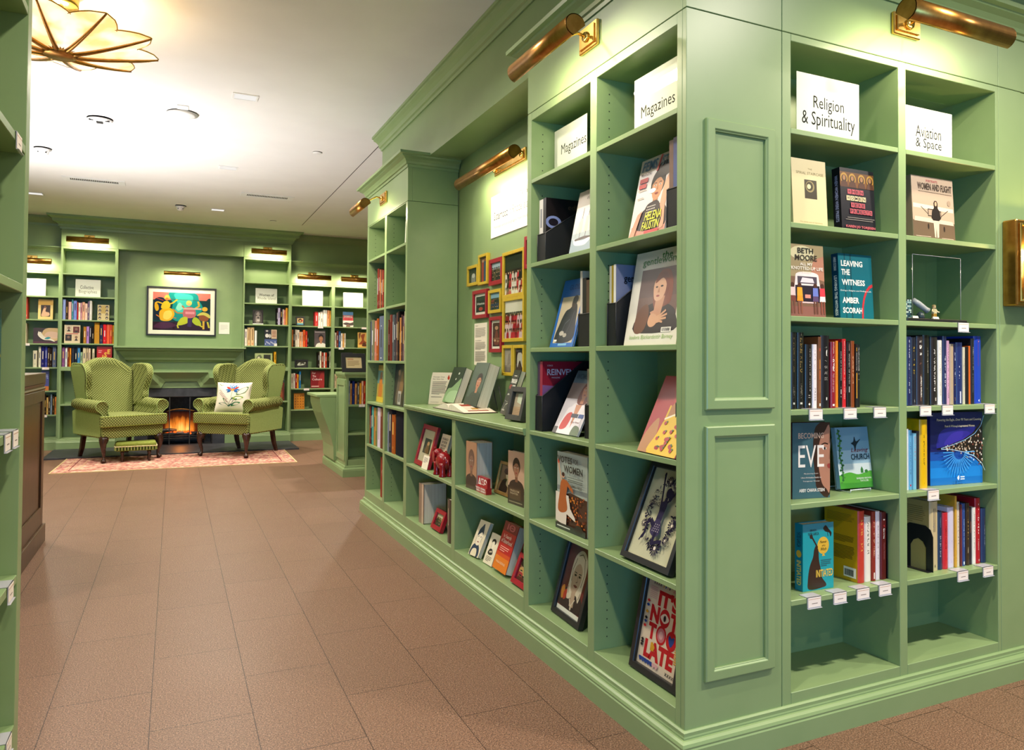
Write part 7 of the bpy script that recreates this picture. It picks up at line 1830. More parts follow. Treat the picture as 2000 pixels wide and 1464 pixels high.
# ------------------------------------------------------------------ fireplace wall: painting, shelves of books
GBK = 'books on the fireplace wall'
pnt = [('r', 0, 0, 1, 1, '#123a40'), ('r', 0, .80, 1, 1, '#d8746a'), ('s', [(.28, 1), (.34, .70), (.30, .40), (.40, .25), (.62, .30), (.86, .55), (.80, .80), (.72, 1)], '#168a8a'), ('s', [(.36, .95), (.42, .72), (.38, .52), (.52, .48), (.66, .70), (.68, .92), (.5, .98)], '#3fb8b0'), ('s', [(.40, .60), (.44, .52), (.52, .60), (.46, .74)], '#8ad4c4'), ('r', 0, 0, 1, .22, '#2c1428'), ('s', [(.02, .08), (.12, .2), (.3, .2), (.4, .12), (.2, .04)], '#4a2040'), ('s', [(0, .30), (.02, .78), (.16, .86), (.22, .70), (.16, .3)], '#16243a'), ('s', [(.86, .62), (.92, .80), (1, .84), (1, .3), (.9, .3)], '#18343c'),
       ('s', [(.12, .30), (.12, .50), (.24, .60), (.34, .54), (.37, .40), (.30, .26), (.18, .24)], '#e2a81c'), ('s', [(.18, .32), (.20, .48), (.30, .52), (.33, .40), (.26, .28)], '#ecc85a'), ('s', [(.14, .58), (.18, .74), (.26, .76), (.30, .64), (.24, .56)], '#d8b42c'), ('e', .24, .86, .045, .07, '#e0c050'), ('e', .24, .82, .03, .04, '#c8783a'), ('l', [(.26, .68), (.34, .72), (.42, .82)], .03, '#dcb030'), ('l', [(.16, .70), (.08, .74), (.04, .70)], .03, '#dcb030'), ('s', [(.03, .60), (.04, .72), (.09, .66), (.10, .54), (.06, .50)], '#d8a020'), ('l', [(.34, .56), (.42, .46), (.52, .46)], .03, '#b8783a'), ('l', [(.30, .82), (.96, .80)], .008, '#5a3a2a'), ('l', [(.06, .84), (.18, .78)], .012, '#c83a3a'), ('l', [(.12, .34), (.06, .40)], .02, '#c8703a'), ('l', [(.34, .34), (.40, .32)], .02, '#c8703a'),
       ('s', [(.54, .34), (.52, .52), (.58, .62), (.68, .62), (.74, .52), (.72, .36)], '#b8606a'), ('r', .56, .44, .72, .50, '#d88a98'), ('s', [(.42, .14), (.48, .32), (.58, .36), (.62, .24), (.54, .16)], '#b8b82c'), ('s', [(.68, .24), (.72, .36), (.80, .30), (.84, .16), (.76, .14)], '#a8b42c'), ('r', .60, .10, .67, .33, '#3a2458'), ('e', .62, .73, .05, .07, '#dcc060'), ('e', .62, .70, .03, .04, '#e0a878'), ('l', [(.50, .66), (.56, .56)], .03, '#b06a3c'), ('l', [(.72, .58), (.80, .66), (.78, .78)], .035, '#c8a040'), ('r', .52, .56, .84, .60, '#c8a8a0'), ('l', [(.42, .14), (.44, .06)], .025, '#c8b83a'), ('l', [(.80, .16), (.86, .10)], .03, '#c8b83a'),
       ('s', [(.82, .28), (.80, .42), (.90, .50), (.98, .40), (.94, .26)], '#8a4a2a'), ('s', [(.76, .40), (.86, .50), (.98, .44), (.99, .34), (.88, .42)], '#c8b858'), ('e', .90, .58, .05, .06, '#dca83a'), ('l', [(.88, .26), (.88, .04)], .035, '#d8a83a'), ('l', [(.95, .24), (.98, .08)], .03, '#c8b83a')]
P0 = (-1.761, 0.158, 1.522, 0.8913, 0.6816, 0.0, 0.0)
framed('large black framed painting of dancing yellow figures above the mantel', 'B', P0[:1] + (.138,) + P0[2:], .022, .030, M['black'], pnt, '#123a40', 'framed_painting', 'painting', mat_w=.055, wall=True)
q_ = (-0.8302, 0.164, 1.5603, 0.1415, 0.1678, 0.0, 0.0)
o = MB().box(0, q_[3], 0, .005, 0, q_[4], lin('#dcdcd2'))
art(o, lines(.15, .85, .35, .8, 7, '#c0beb4', seed=30), lambda u, v, l_: (u * q_[3], -l_ * EPS, v * q_[4]))
o = o.build('caption_card', M['matte'])
pose(o, 'B', q_)
tag(o, 'small white caption card on the wall beside the framed painting', 'card')

sign_card('white topic sign reading Collective Biographies', 'B', (-2.6043, 0.08, 2.012, 0.29, 0.232, 0.0349, 0.0), [('t', 'Collective', .19, .45, .72, .66, '#4a4440'), ('t', 'Biographies', .14, .16, .86, .40, '#6a645e')])
sign_card('white topic sign reading Women of Rhode Island', 'B', (-0.3467, 0.08, 2.012, 0.2991, 0.22, 0.0349, 0.0), [('t', 'Women of', .16, .48, .86, .66, '#3c3834', .01), ('t', 'Rhode Island', .10, .26, .92, .44, '#8a847c')])
for lab, a, b, c, wz in (('plain white topic sign glaring under the light in the far corner', (45, 575), (89, 575), (45, 543), 0), ('white topic sign faintly lettered in the bay next to the fireside bookcase', (590.5, 596), (630.5, 597), (590.5, 567), 1), ('white topic sign faintly lettered in the bay behind the short bookcase', (670.5, 599), (709, 600), (670.5, 571), 2)):
    pass
for lab, p_, tx in (('plain white topic sign glaring under the light in the far corner', (-3.2027, 0.08, 2.01, 0.2494, 0.228, 0.0349, 0.0), ()),
                    ('white topic sign faintly lettered in the bay next to the fireside bookcase', (0.331, 0.08, 2.01, 0.3026, 0.23, 0.0349, 0.0), (('t', 'Women', .12, .46, .50, .60, '#c4c0bb'), ('t', '& Comedy', .12, .22, .80, .36, '#c4c0bb'))),
                    ('white topic sign faintly lettered in the bay behind the short bookcase', (0.9433, 0.08, 2.01, 0.3048, 0.226, 0.0349, 0.0), (('t', 'Travel &', .12, .46, .60, .60, '#c4c0bb'), ('t', 'Adventure', .12, .22, .84, .36, '#c4c0bb')))):
    sign_card(lab, 'W', p_, list(tx))

C1, C3, C6, C7, C8 = 'left of the fireplace', '', '', '', ''
D = .04
books_row('B', 1.705, D, 'below the Collective Biographies sign', GBK, mk([(-2.7382, -2.707, 0.2684), (-2.7044, -2.6786, 0.2479), (-2.6748, -2.6406, 0.2345), (-2.6381, -2.6184, 0.2725), (-2.6165, -2.5803, 0.2516), (-2.5777, -2.5612, 0.2306), (-2.5592, -2.5401, 0.224), (-2.5382, -2.5196, 0.2285), (-2.5171, -2.4876, 0.237), (-2.4856, -2.4567, 0.2197), (-2.4541, -2.4374, 0.2503), (-2.4341, -2.407, 0.2588)],
    [('#8f9fd8', [('r', 0, 0, 1, .48, '#17151c'), ('r', 0, .48, 1, .51, '#b8303a')]), '#3a2a22', ('#d9a9a0', [('r', 0, 0, 1, .08, '#b02a30')]), '#3f7f8a', '#7388cf', ('#a02a30', [('r', 0, .72, 1, 1, '#6a9a4a')]), '#e9dcc8', '#b98a9a', '#d8a588', '#e3c0b0', '#6a5a78', ('#d8d4d0', [('r', 0, 0, 1, .3, '#1c1a20'), ('r', 0, .85, 1, 1, '#1c1a20')])]))
ovals = [('r', 0, 0, 1, 1, '#b8a878'), ('r', .3, .45, .7, .95, '#a8904a')]
for x in (.2, .8):
    for y in (.86, .62, .38, .15):
        ovals += [('e', x, y, .12, .09, '#2a2420'), ('e', x, y, .07, .06, '#c8b8a4'), ('e', x, y + .03, .07, .035, '#1c1614')]
face_book('tan book with eight small dark portraits, below the Collective Biographies sign', 'B', (-2.3417, 0.04, 1.705, 0.1377, 0.208, 0.0698, 0.0), .02, ovals, '#b8a878', group=GBK)
four = [('r', 0, 0, 1, 1, '#c9b896')]
for x, y, c in ((.28, .80, '#b8a890'), (.75, .74, '#5a1e1c'), (.27, .30, '#221a18'), (.76, .30, '#c8b08c')):
    four += [('r', x - .2, y - .17, x + .2, y + .17, c), ('e', x, y + .03, .09, .07, '#7a5a48'), ('p', [(x - .12, y - .16), (x + .12, y - .16), (x, y - .02)], '#2a2422')]
face_book('cream book with four small portraits, second shelf under the Collective Biographies sign', 'B', (-2.717, 0.04, 1.395, 0.1799, 0.242, 0.0698, 0.0), .02, four + [('r', .12, .50, .88, .54, '#a8303a')], '#c9b896', group=GBK)
books_row('B', 1.395, D, 'two shelves below the Collective sign', GBK, mk([(-2.4988, -2.4673, 0.222), (-2.4647, -2.4325, 0.2265), (-2.4306, -2.4067, 0.2273), (-2.4041, -2.3763, 0.2206), (-2.3737, -2.3146, 0.2813), (-2.3107, -2.2755, 0.2603), (-2.2722, -2.2329, 0.2614), (-2.2303, -2.1935, 0.2625), (-2.1915, -2.1639, 0.2559), (-2.1612, -2.143, 0.2492)],
    ['#a9742a', '#a57cc0', ('#2b2a33', [('r', .2, .4, .8, .9, '#c8ccd8')]), ('#1c1816', [('r', .2, .3, .8, .6, '#d8c8a8')]), ('#b5822c', [('s', [(.2, .1), (.3, .4), (.7, .5), (.8, .1)], '#e0d0b8'), ('e', .5, .6, .3, .06, '#2a201c')]), '#2c3350', '#c8202c', ('#d65a38', [('r', 0, .62, 1, 1, '#3a5a9a')]), '#c84a3a', '#c58a22']))
books_row('B', 1.088, D, 'on the ledge behind the first armchair', GBK, mk([(-2.7382, -2.7069, 0.2554), (-2.7017, -2.6775, 0.2489), (-2.674, -2.6567, 0.2563), (-2.6523, -2.6349, 0.2465), (-2.6306, -2.5974, 0.2499), (-2.5939, -2.5668, 0.2574), (-2.5633, -2.5326, 0.2528), (-2.5291, -2.5054, 0.1924), (-2.5018, -2.4657, 0.2516), (-2.4622, -2.4374, 0.2521), (-2.4338, -2.4143, 0.2443), (-2.393, -2.3681, 0.2398)],
    ['#7a4a7c', '#d8dde0', '#7a3420', '#e08a22', ('#2a2f3c', [('e', .5, .7, .3, .08, '#d8a070')]), '#1d2433', '#3f7fb8', '#8fae8f', '#cdbf9c', '#bba98a', '#e0c9b0', '#d5cdb0']))
face_book('bright red book with gold slanting capitals on the ledge above the first armchair', 'B', (-2.3399, 0.03, 1.088, 0.1765, 0.27, 0.0524, 0.0), .02, [('r', .10, .78, .34, .80, '#e8c8c0'), ('r', .10, .70, .30, .72, '#e8c8c0'), ('t', 'E', .70, .62, .90, .86, '#d8a83a', .04), ('t', 'S', .48, .46, .68, .72, '#d8a83a', .04), ('t', 'I', .36, .34, .44, .58, '#d8a83a', .04)], '#b01a1e', group=GBK)
o = MB().box(0, .12, 0, .004, 0, .155, lin('#e6e2da')).build('white_card', M['matte'])
pose(o, 'B', (-2.50, .06, .5975, .12, .155, .05, 0), .004)
tag(o, 'white card in the dark cupboard bay just behind the first armchair', 'card')

books_row('B', 1.705, D, 'below the Women of Rhode Island sign', GBK, mk([(-0.0529, -0.0372, 0.2426), (-0.0352, -0.0038, 0.2486), (-0.0008, 0.0277, 0.2396), (0.0307, 0.0455, 0.2302), (0.0484, 0.0712, 0.2207), (0.0741, 0.1048, 0.2526)], ['#1c181c', '#bfb3cf', '#2a1f26', '#e8ded0', '#d88a78', ('#dd9a3a', [('r', 0, 0, 1, .45, '#4a62b0')])]))
bw = [('r', 0, 0, 1, 1, '#1a1816'), ('s', [(.15, .1), (.12, .5), (.25, .85), (.5, .95), (.78, .85), (.9, .5), (.82, .1)], '#4a4440'), ('s', [(.3, .15), (.28, .5), (.4, .8), (.6, .85), (.7, .5), (.65, .15)], '#8a8078'), ('e', .36, .62, .09, .03, '#141210'), ('e', .68, .62, .09, .03, '#141210'), ('e', .52, .46, .10, .05, '#2c2826'), ('s', [(.36, .30), (.52, .34), (.7, .30), (.52, .22)], '#c8c0b8'), ('r', 0, 0, 1, .06, '#e0dcd4')]
face_book('black and white close up face book below the Women of Rhode Island sign', 'B', (-0.3838, 0.05, 1.705, 0.1443, 0.21, 0.1047, 0.0), .02, bw, '#1a1816', group=GBK)
books_row('B', 1.395, D, 'two shelves below the Women sign', GBK, mk([(-0.493, -0.457, 0.2412), (-0.4534, -0.4109, 0.2662), (-0.4072, -0.3619, 0.2674), (-0.3528, -0.3236, 0.2205)], ['#ece0cf', ('#d9b98a', [('r', .2, .06, .8, .16, '#c8402c'), ('r', .35, .3, .65, .9, '#7a5a34')]), ('#d9b98a', [('r', .2, .06, .8, .16, '#c8402c'), ('r', .35, .3, .65, .9, '#7a5a34')]), ('#e6e8e2', [('r', .2, 0, .8, .2, '#7ab0a8')])]))
col_ = [('r', 0, 0, 1, 1, '#20222c'), ('r', .54, .44, .98, 1, '#c8b090'), ('r', .0, .0, .98, .40, '#4a5a8c'), ('e', .2, .62, .14, .12, '#d8d4cc'), ('e', .42, .60, .10, .12, '#b8b4ac'), ('e', .2, .9, .1, .06, '#a8a49c'), ('r', .76, 0, 1, .16, '#d8d4cc')]
for i in range(5):
    col_.append(('r', .60, .54 + i * .085, .92, .58 + i * .085, '#8a4a3a'))
for i in range(10):
    col_.append(('e', .08 + i * .085, .12 + .16 * ((i * 3) % 4) / 4, .035, .05, '#b8b8cc'))
face_book('dark collage book of photos and lettering two shelves below the Women sign', 'B', (-0.219, 0.04, 1.395, 0.1747, 0.242, 0.0698, 0.0), .02, col_, '#20222c', group=GBK)
face_book('wide green book with a faded photo, above the second armchair', 'B', (-0.3462, 0.05, 1.088, 0.2426, 0.222, 0.1047, 0.0)[:4] + (.20, .1, 0.0), .02, [('r', 0, 0, 1, 1, '#9aa870'), ('r', .5, .0, .9, .9, '#2a2c22'), ('s', [(.05, .4), (.15, .8), (.35, .85), (.42, .4)], '#5a6444'), ('e', .22, .66, .07, .10, '#c8c4a0')], '#9aa870', group=GBK)
books_row('B', 1.088, D, 'above the second armchair', GBK, [([(-0.0813, -0.0525, 0.223)][0] + ('#d29a20', None, {'label': 'orange yellow book standing beside the wide green book above second armchair'}))])
face_book('dark red picture book in the cupboard bay beside the second armchair', 'B', (-.10, .06, .5975, .17, .30, .06, 0), .02, [('r', 0, 0, 1, 1, '#5a2418'), ('s', [(.2, .1), (.4, .6), (.6, .9), (.85, .4), (.8, .1)], '#8a4424'), ('r', 0, .88, 1, 1, '#1c2030')], '#5a2418', group=GBK)

G_D = 'first bay beyond the fireside bookcase'
books_row('W', 1.705, D, 'on the shelf below its faint sign', GBK, mk([(0.5138, 0.5583, 0.2173), (0.5635, 0.5946, 0.2113), (0.5977, 0.631, 0.2189), (0.6362, 0.6936, 0.2481), (0.6988, 0.7302, 0.2446), (0.7334, 0.749, 0.2404)], ['#c23a3a', '#efe9de', ('#e9e2d6', [('r', .3, .3, .7, .55, '#2a2624')]), ('#f0ece2', [('r', 0, .86, 1, 1, '#2a2624')]), '#e8a070', ('#e09a3a', [('r', 0, 0, 1, .4, '#3a8a9a')])]))
framed('small black framed picture with blue base on the shelf below the faint sign', 'W', (0.2372, 0.05, 1.705, 0.1265, 0.138, 0.1047, 0.0), .018, .015, M['black'], [('r', 0, 0, 1, 1, '#e0b890'), ('r', 0, 0, 1, .22, '#6ab0d0'), ('e', .5, .6, .3, .28, '#3a2a24'), ('e', .5, .55, .16, .16, '#d89a6a'), ('e', .82, .6, .12, .14, '#c8403a')], '#e0b890')
books_row('W', 1.390, D, 'in the row beside the smiling portrait book', GBK, mk([(0.1794, 0.1986, 0.2562), (0.2015, 0.2226, 0.2518), (0.2274, 0.2601, 0.2575), (0.2629, 0.289, 0.2533), (0.2919, 0.316, 0.2241), (0.3189, 0.3392, 0.2246), (0.3431, 0.3761, 0.2552), (0.38, 0.4053, 0.236), (0.4092, 0.4209, 0.1816)], ['#b56a3a', '#3a2620', '#f0e4d4', '#eadcc8', '#e9a77a', '#e6c0a0', '#e0622c', '#c8302c', '#2a1a16']))
face_book('grey book with a smiling portrait two shelves below the faint sign', 'W', (0.5088, 0.04, 1.39, 0.1633, 0.252, 0.0698, 0.0), .02, [('r', 0, 0, 1, 1, '#54484a'), ('r', .05, .88, .95, .92, '#b8aca8')] + bust(.60, .52, .2, '#b0744c', '#1c1412', '#d8d4c8', None, False, 1.3), '#54484a', group=GBK)
framed('small black framed abstract picture above the red book bay', 'W', (0.2282, 0.05, 1.08, 0.1935, 0.12, 0.1047, 0.0), .022, .015, M['black'], [('r', 0, 0, 1, 1, '#4a4640'), ('s', [(.1, .2), (.3, .7), (.6, .5), (.9, .8), (.8, .3), (.4, .15)], '#d0ccc0'), ('e', .45, .45, .12, .14, '#7a766c'), ('e', .75, .5, .1, .12, '#5a564e')], '#4a4640')
books_row('W', 1.080, D, 'in the row beside the abstract picture', GBK, mk([(0.5669, 0.5876, 0.2338), (0.5915, 0.6172, 0.2492), (0.6211, 0.6498, 0.2294), (0.6538, 0.6697, 0.2297), (0.6737, 0.6965, 0.2299), (0.7035, 0.7344, 0.2152), (0.7393, 0.749, 0.2509)], ['#2a221c', '#e0d8c0', '#8a3020', '#ece6da', '#c0452c', ('#1f1a16', [('r', 0, .5, 1, .8, '#d8c020')]), '#dfe3c8']))
books_row('W', .773, D, 'in the row beside the wide red book', GBK, mk([(0.1748, 0.2049, 0.2199), (0.2087, 0.2364, 0.2264), (0.2415, 0.2616, 0.2133), (0.2654, 0.2856, 0.2068), (0.292, 0.3198, 0.2523)], ['#c9c0a8', '#e9e0d0', '#b02a20', '#e59a22', '#1f6aa0']))
face_book('wide dark red book with pale lettering, third lowest shelf of the bay', 'W', (0.4654, 0.05, 0.773, 0.2007, 0.26, 0.0698, 0.0)[:5] + (.07, 0.0), .05, [('r', 0, 0, 1, 1, '#7c141c'), ('s', [(.55, 0), (.6, .5), (.8, .9), (1, .8), (1, 0)], '#9a2a2a'), ('t', 'For', .10, .80, .36, .92, '#e8c8c0', .01), ('t', 'The', .12, .62, .38, .74, '#e8c8c0', .01), ('t', 'Culture', .10, .44, .82, .56, '#e8c8c0', .01), ('r', .05, .06, .6, .12, '#d8a8a0')], '#7c141c', group=GBK)
face_book('orange patterned book on the lowest filled shelf of the bay', 'W', (0.2236, 0.05, 0.46, 0.1521, 0.238, 0.1047, 0.0), .02, [('r', 0, 0, 1, 1, '#c07a1c')] + [('e', .15 + .24 * (i % 4), .14 + .17 * (i // 4), .06, .04, '#8a4a12') for i in range(20)], '#c07a1c', group=GBK)
face_book('tan patterned book with white page edges on the lowest filled shelf', 'W', (0.5295, 0.05, 0.46, 0.1442, 0.234, 0.1047, 0.0), .03, [('r', 0, 0, 1, 1, '#b89a58'), ('t', 'Women', .14, .74, .86, .86, '#5a3c20', .02), ('r', .1, .18, .9, .3, '#8a6430'), ('r', 0, 0, .06, 1, '#9a6a30'), ('r', .94, 0, 1, 1, '#9a6a30')], '#b89a58', group=GBK)
face_book('red white and blue novel in the bay behind the short bookcase', 'W', (0.9367, 0.05, 1.705, 0.157, 0.232, 0.1047, 0.0), .02, [('r', 0, 0, 1, 1, '#d8d0c8'), ('r', 0, .72, 1, 1, '#3a80b8'), ('r', 0, .42, 1, .78, '#b8383c'), ('t', 'SWIMMING', .08, .62, .92, .76, '#e8d8d4', .02), ('t', 'WOMAN', .14, .45, .86, .59, '#8a1c24', .04), ('s', [(.0, .2), (.3, .3), (.7, .26), (1, .32), (1, .12), (.4, .1)], '#4a3a34'), ('s', [(.3, 0), (.4, .14), (.6, .14), (.7, 0)], '#7a5a48')], '#d8d0c8', group=GBK)
books_row('W', 1.390, D, 'in the bay behind the short bookcase', GBK, mk([(0.8118, 0.8359, 0.2256), (0.8399, 0.8691, 0.2516), (0.8731, 0.9014, 0.2473), (0.9055, 0.9318, 0.2175), (0.9348, 0.9541, 0.2129), (0.9581, 0.9784, 0.2185)], ['#e8dcc8', '#7a3a2c', '#2f5a8a', '#efe8da', '#d8a25a', '#e6d8c0']))
face_book('gold and rust patterned book beside the narrow island bookcase edge', 'W', (1.1685, 0.05, 1.39, 0.1597, 0.238, 0.1047, 0.0), .02, [('r', 0, 0, 1, 1, '#d8a850'), ('s', [(.1, .2), (.4, .5), (.3, .8), (.7, .9), (.6, .5), (.9, .3)], '#9a4418'), ('s', [(.4, .1), (.6, .35), (.9, .1)], '#5a2c14'), ('s', [(.15, .55), (.3, .95), (.1, .9)], '#7a4420')], '#d8a850', group=GBK)
face_book('dark book with pale capitals behind the black framed certificate', 'W', (0.9112, 0.04, 1.08, 0.18, 0.236, 0.0698, 0.0), .02, [('r', 0, 0, 1, 1, '#22262a'), ('r', .1, .78, .9, .86, '#a8b4b4'), ('r', .1, .66, .9, .74, '#c8d0d0'), ('e', .25, .4, .14, .12, '#7a6a60'), ('e', .6, .4, .2, .12, '#4a4644')], '#22262a', group=GBK)
books_row('W', .773, D, 'just behind the short bookcase', GBK, [(.815, .840, .215, '#d8c8a0', None, {'label': 'cream book leaning in the bay behind the short bookcase'}), (.842, .866, .21, '#e0b888', None, {'label': 'peach book next to the cream book behind the short bookcase'})])

# corner bay beyond the wooden counter
face_book('gold bordered book with a seated nude painting in the far corner bay', 'W', (-3.0295, 0.05, 1.705, 0.1658, 0.262, 0.0698, 0.0), .02, [('r', 0, 0, 1, 1, '#c89a3a'), ('r', 0, .0, 1, .72, '#d8bc78'), ('r', .18, .14, .82, .72, '#2c1a16'), ('s', [(.24, .16), (.28, .36), (.42, .62), (.54, .60), (.50, .40), (.74, .34), (.72, .18)], '#c8a080'), ('e', .46, .62, .07, .06, '#7a4a34')], '#d8bc78', group=GBK)
face_book('wide art book with a reclining painted figure in the far corner bay', 'W', (-3.0779, 0.05, 1.39, 0.2713, 0.204, 0.1047, 0.0), .02, [('r', 0, 0, 1, 1, '#2c1c24'), ('s', [(.35, .55), (.5, .95), (1, .98), (1, .2), (.6, .3)], '#c8a878'), ('s', [(.45, .5), (.6, .75), (1, .7), (1, .35), (.6, .35)], '#d8b49a'), ('s', [(.18, .55), (.26, .85), (.36, .6), (.5, .4), (.8, .25), (.9, .1), (.7, .2), (.4, .25)], '#e0d8c8'), ('s', [(.46, .3), (.6, .42), (.72, .36), (.6, .26)], '#2a8a90'), ('e', .27, .82, .05, .10, '#2a1c18'), ('r', 0, 0, 1, .12, '#4a2034')], '#2c1c24', group=GBK)
books_row('W', 1.080, D, 'in the far corner bay', GBK, mk([(-3.075, -3.03, 0.2169), (-3.0139, -2.9866, 0.2687), (-2.9829, -2.9462, 0.2728), (-2.9431, -2.915, 0.2697), (-2.9112, -2.89, 0.2591), (-2.8875, -2.8649, 0.2557), (-2.858, -2.8146, 0.271)], ['#cfc8ae', '#d9d3bd', '#26266e', '#3a43a0', '#4a3a34', '#2f221c', '#5a6480']))
books_row('W', 1.705, D, 'at the counter end of the far corner bay', GBK, [([(-3.1695, -3.1462, 0.2914)][0] + ('#b5463a', [('r', .2, .1, .8, .2, '#e0d0c0')], {'label': 'red book at the side bookcase edge of the far corner bay'}))])
books_row('W', 1.390, D, 'at the side bookcase edge', GBK, [([(-3.1669, -3.1523, 0.2612)][0] + ('#cfc0a0', None, {'label': 'cream book at the side bookcase edge, shelf with the reclining figure'}))])
face_book('purple blue book with an orange base behind the wooden counter', 'W', (-2.9781, 0.04, 0.773, 0.0855, 0.262, 0.0524, 0.0), .02, [('r', 0, 0, 1, 1, '#4a4c90'), ('r', 0, 0, 1, .22, '#c8702a'), ('t', 'LIFE', .3, .6, .9, .8, '#a8b0d8', .02)], '#4a4c90', group=GBK)
books_row('W', .460, D, 'behind the wooden counter', GBK, mk([(-2.9604, -2.9425, 0.2638), (-2.939, -2.9168, 0.2434), (-2.9133, -2.8944, 0.2229), (-2.8901, -2.8738, 0.2427), (-2.8704, -2.8505, 0.2626), (-2.8471, -2.8255, 0.2421), (-2.822, -2.803, 0.2317)], ['#8a2030', '#2a2018', '#d9b36a', '#3a2a22', '#7f93a8', '#3c2e20', '#d07a3a']))
for zone, x, z, nm in (('W', 0.395, .773, 'under the cream and orange spines beyond the fireside bookcase'), ('W', 0.589, 1.705, 'under the white spines beyond the fireside bookcase'), ('W', 0.903, 1.390, 'in the bay behind the short bookcase'), ('W', 1.249, 1.705, 'beside the narrow island bookcase'), ('W', -2.926, 1.080, 'under the blue spines in the far corner'), ('W', -3.146, 1.390, 'under the reclining figure book'), ('W', -2.938, .460, 'on the lowest filled shelf behind the counter')):
    shelf_tag('white shelf edge label ' + nm, zone, x, z, .075, .032)

books_row('S', .745, .02, 'in the short bookcase', 'books in the short bookcase', mk([(0.0288, 0.0453, 0.2435), (0.048, 0.0662, 0.2161), (0.0708, 0.0945, 0.2432), (0.0972, 0.1192, 0.2158), (0.1228, 0.1421, 0.2293), (0.1458, 0.1651, 0.22), (0.1687, 0.1853, 0.2427), (0.1881, 0.2102, 0.2426)], ['#9fb0ae', '#b5824a', ('#1c2a6a', [('e', .5, .7, .25, .04, '#d8d4c8'), ('e', .5, .4, .25, .04, '#d8d4c8')]), '#c98f4e', '#4a4a52', ('#d99a22', [('r', 0, 0, 1, .45, '#6a2a3a')]), '#e8b89a', '#a82a1c']))
shelf_tag('white shelf edge label on the short bookcase', 'S', 0.166, .745, .06, .028)
framed('black framed certificate standing on top of the short bookcase', 'S', (-.03, .06, 1.078, .25, .21, .42, -.05), .042, .016, M['black'], [('r', 0, 0, 1, 1, '#d8bc94'), ('r', .12, .80, .5, .86, '#a8503c')] + lines(.12, .9, .2, .7, 6, '#8a6a4c', seed=33), '#d8bc94', 'framed_certificate')
framed('brown framed picture leaning on the wooden counter, cut by the side bookcase', 'W', (0, 0, 0, .20, .25, .16, 0), .022, .02, M['darkwood'], [('r', 0, 0, 1, 1, '#b08a6a'), ('r', 0, 0, 1, .12, '#5a2c20')], '#b08a6a', 'framed_picture')
o = bpy.data.objects['framed_picture']
o.location = (-2.50, 3.62, 1.1145)
o.rotation_euler = (Matrix.Rotation(math.radians(12), 3, 'Z') @ Matrix.Rotation(-.16, 3, 'X')).to_euler()

# side bookcase: label clips on its shelf edges and one tall teal book
for i, (y, z, nm) in enumerate(((.335, 1.764, 'the topmost on the side bookcase'), (.27, 1.037, 'nearer end of the middle shelf of the side bookcase'), (.365, 1.037, 'by the end panel, middle shelf of the side bookcase'), (.345, .665, 'on the low shelf of the side bookcase'), (.36, .286, 'on the bottom shelf of the side bookcase'))):
    t = shelf_tag('white shelf edge label, ' + nm, 'R', 0, 0, .06, .042)
    t.location = (-1.765, y, z)
    t.rotation_euler = (0, 0, PI / 2)
tb = thing('book', 'tall teal book with gold spine lettering on the side bookcase', 'book', (-1.80, .36, 1.0375), PI / 2)
b = MB()
spine_mesh(b, .036, .30, .2, '#0f4a50', [down('WILD', '#8a8a3a', .60, .90, .3, .7, .02)])
b.build('cover', M['gloss'], tb)
MB().box(.003, .033, .007, .196, .003, .296).build('pages', M['paper'], tb)
tb2 = thing('book', 'dark blue book beside the tall teal book on the side bookcase', 'book', (-1.80, .322, 1.0375), PI / 2)
b = MB()
spine_mesh(b, .034, .27, .2, '#10283c', [])
b.build('cover', M['gloss'], tb2)
MB().box(.003, .031, .007, .196, .003, .266).build('pages', M['paper'], tb2)

# embroidered cushion on the second armchair
cu = thing('cushion', 'cream cushion embroidered with a blue and red flower on the armchair', 'cushion', (-.745, 7.985, .545), math.radians(-22))
cu.rotation_euler = (Matrix.Rotation(math.radians(-24), 3, 'Z') @ Matrix.Rotation(math.radians(-17), 3, 'X')).to_euler()
CW, CH, CT = .43, .38, .075
def bulge(u, v):
    return CT * (max(0, 1 - abs(2 * u - 1) ** 2.6) * max(0, 1 - abs(2 * v - 1) ** 2.6)) ** .55
def cpt(u, v, s, e=0.0):
    k = 1 - .035 * (math.sin(PI * v) if True else 0)
    kk = 1 - .035 * math.sin(PI * u)
    return ((u - .5) * CW * (1 - .06 * math.sin(PI * v)), s * (bulge(u, v) + .004 + e), .5 * CH + (v - .5) * CH * (1 - .06 * math.sin(PI * u)))
b = MB()
n = 22
for s in (-1, 1):
    b.add([cpt(i / n, j / n, s) for i in range(n + 1) for j in range(n + 1)], [(i * (n + 1) + j, (i + 1) * (n + 1) + j, (i + 1) * (n + 1) + j + 1, i * (n + 1) + j + 1) for i in range(n) for j in range(n)], lin('#e2d8c8') if s < 0 else lin('#8a3a2c'), 0, True)
co = b.build('cover', M['matte'], cu)
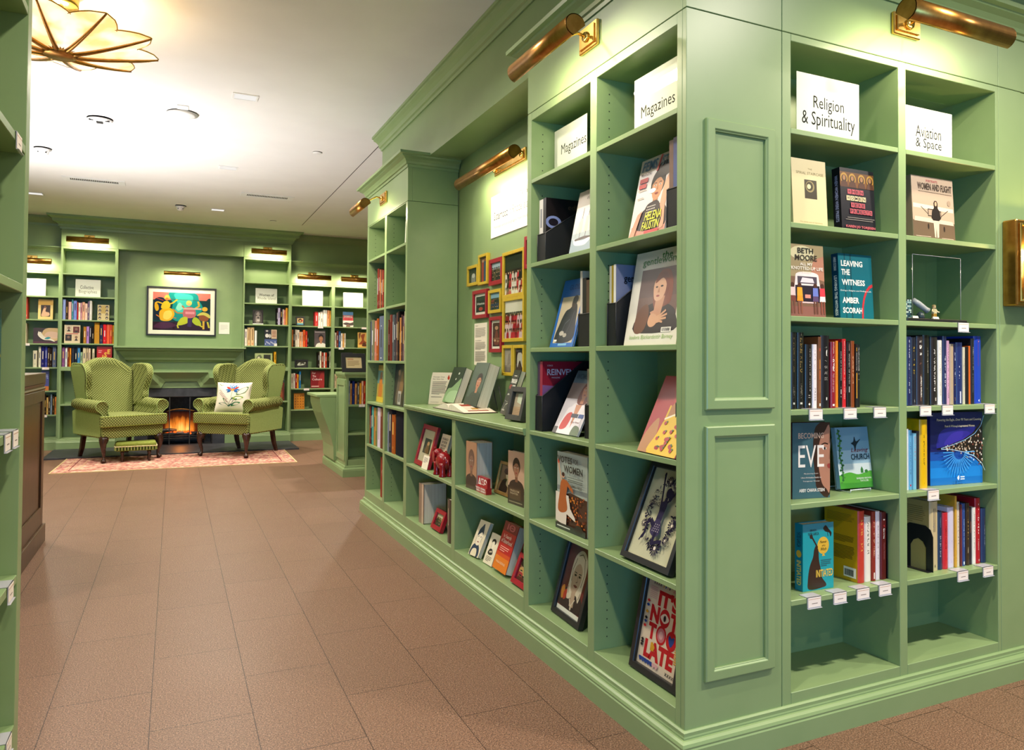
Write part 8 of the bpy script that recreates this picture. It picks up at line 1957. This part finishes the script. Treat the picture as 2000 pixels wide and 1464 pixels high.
rim = [(i / 16, 0) for i in range(17)] + [(1, i / 16) for i in range(1, 17)] + [(1 - i / 16, 1) for i in range(1, 17)] + [(0, 1 - i / 16) for i in range(1, 17)]
MB().tube([(cpt(u, v, 1)[0], 0, cpt(u, v, 1)[2]) for u, v in rim], .005, 6, lin('#d8ccb8')).build('piping', M['matte'], cu)
emb = [('l', [(.50, .18), (.49, .45), (.51, .66)], .012, '#7a8a6a')]
for a, c in ((-.1, '#2f6aa8'), (.5, '#b83a34'), (1.0, '#3a7ab0'), (1.57, '#2f5a98'), (2.1, '#4a8ac0'), (2.7, '#b83a34'), (3.3, '#2f6aa8'), (3.8, '#2a5a90'), (-.65, '#2a5a90')):
    ca, sa = math.cos(a), math.sin(a)
    emb.append(('s', [(.51 + ca * .05, .72 + sa * .04), (.51 + ca * .13 - sa * .035, .73 + sa * .12 + ca * .035), (.51 + ca * .21, .74 + sa * .19), (.51 + ca * .13 + sa * .035, .73 + sa * .12 - ca * .035)], c))
emb += [('e', .51, .72, .06, .045, '#d8642c'), ('e', .51, .715, .035, .025, '#c8a83a')]
for q, c in (([(.50, .14), (.58, .36), (.68, .40), (.60, .24)], '#2a5a4a'), ([(.48, .14), (.36, .34), (.24, .42), (.34, .24)], '#3a7a3a'), ([(.50, .14), (.60, .28), (.78, .28), (.66, .18)], '#3a7a44'), ([(.46, .13), (.30, .26), (.12, .26), (.28, .18)], '#2a5a54'), ([(.64, .54), (.72, .72), (.94, .84), (.88, .62)], '#3a6a34'), ([(.54, .40), (.66, .50), (.86, .46), (.70, .36)], '#7a9a34'), ([(.44, .14), (.46, .30), (.54, .46), (.54, .24)], '#24504c')):
    emb.append(('s', q, c))
for i in range(8):
    x, y = .10 + i * .035, .70 - i * .045
    emb += [('l', [(x, y), (x + .05, y + .01)], .014, '#7a3a44'), ('l', [(x, y - .10), (x + .06, y - .08)], .014, '#7a3a44')]
emb += [('l', [(.08, .94), (.14, .88), (.22, .90)], .014, '#3a6a34')]
b = MB()
art(b, emb, lambda u, v, l_: cpt(u, v, -1, .0012 + l_ * 3e-5))
b.build('embroidery_stitching', M['matte'], cu)
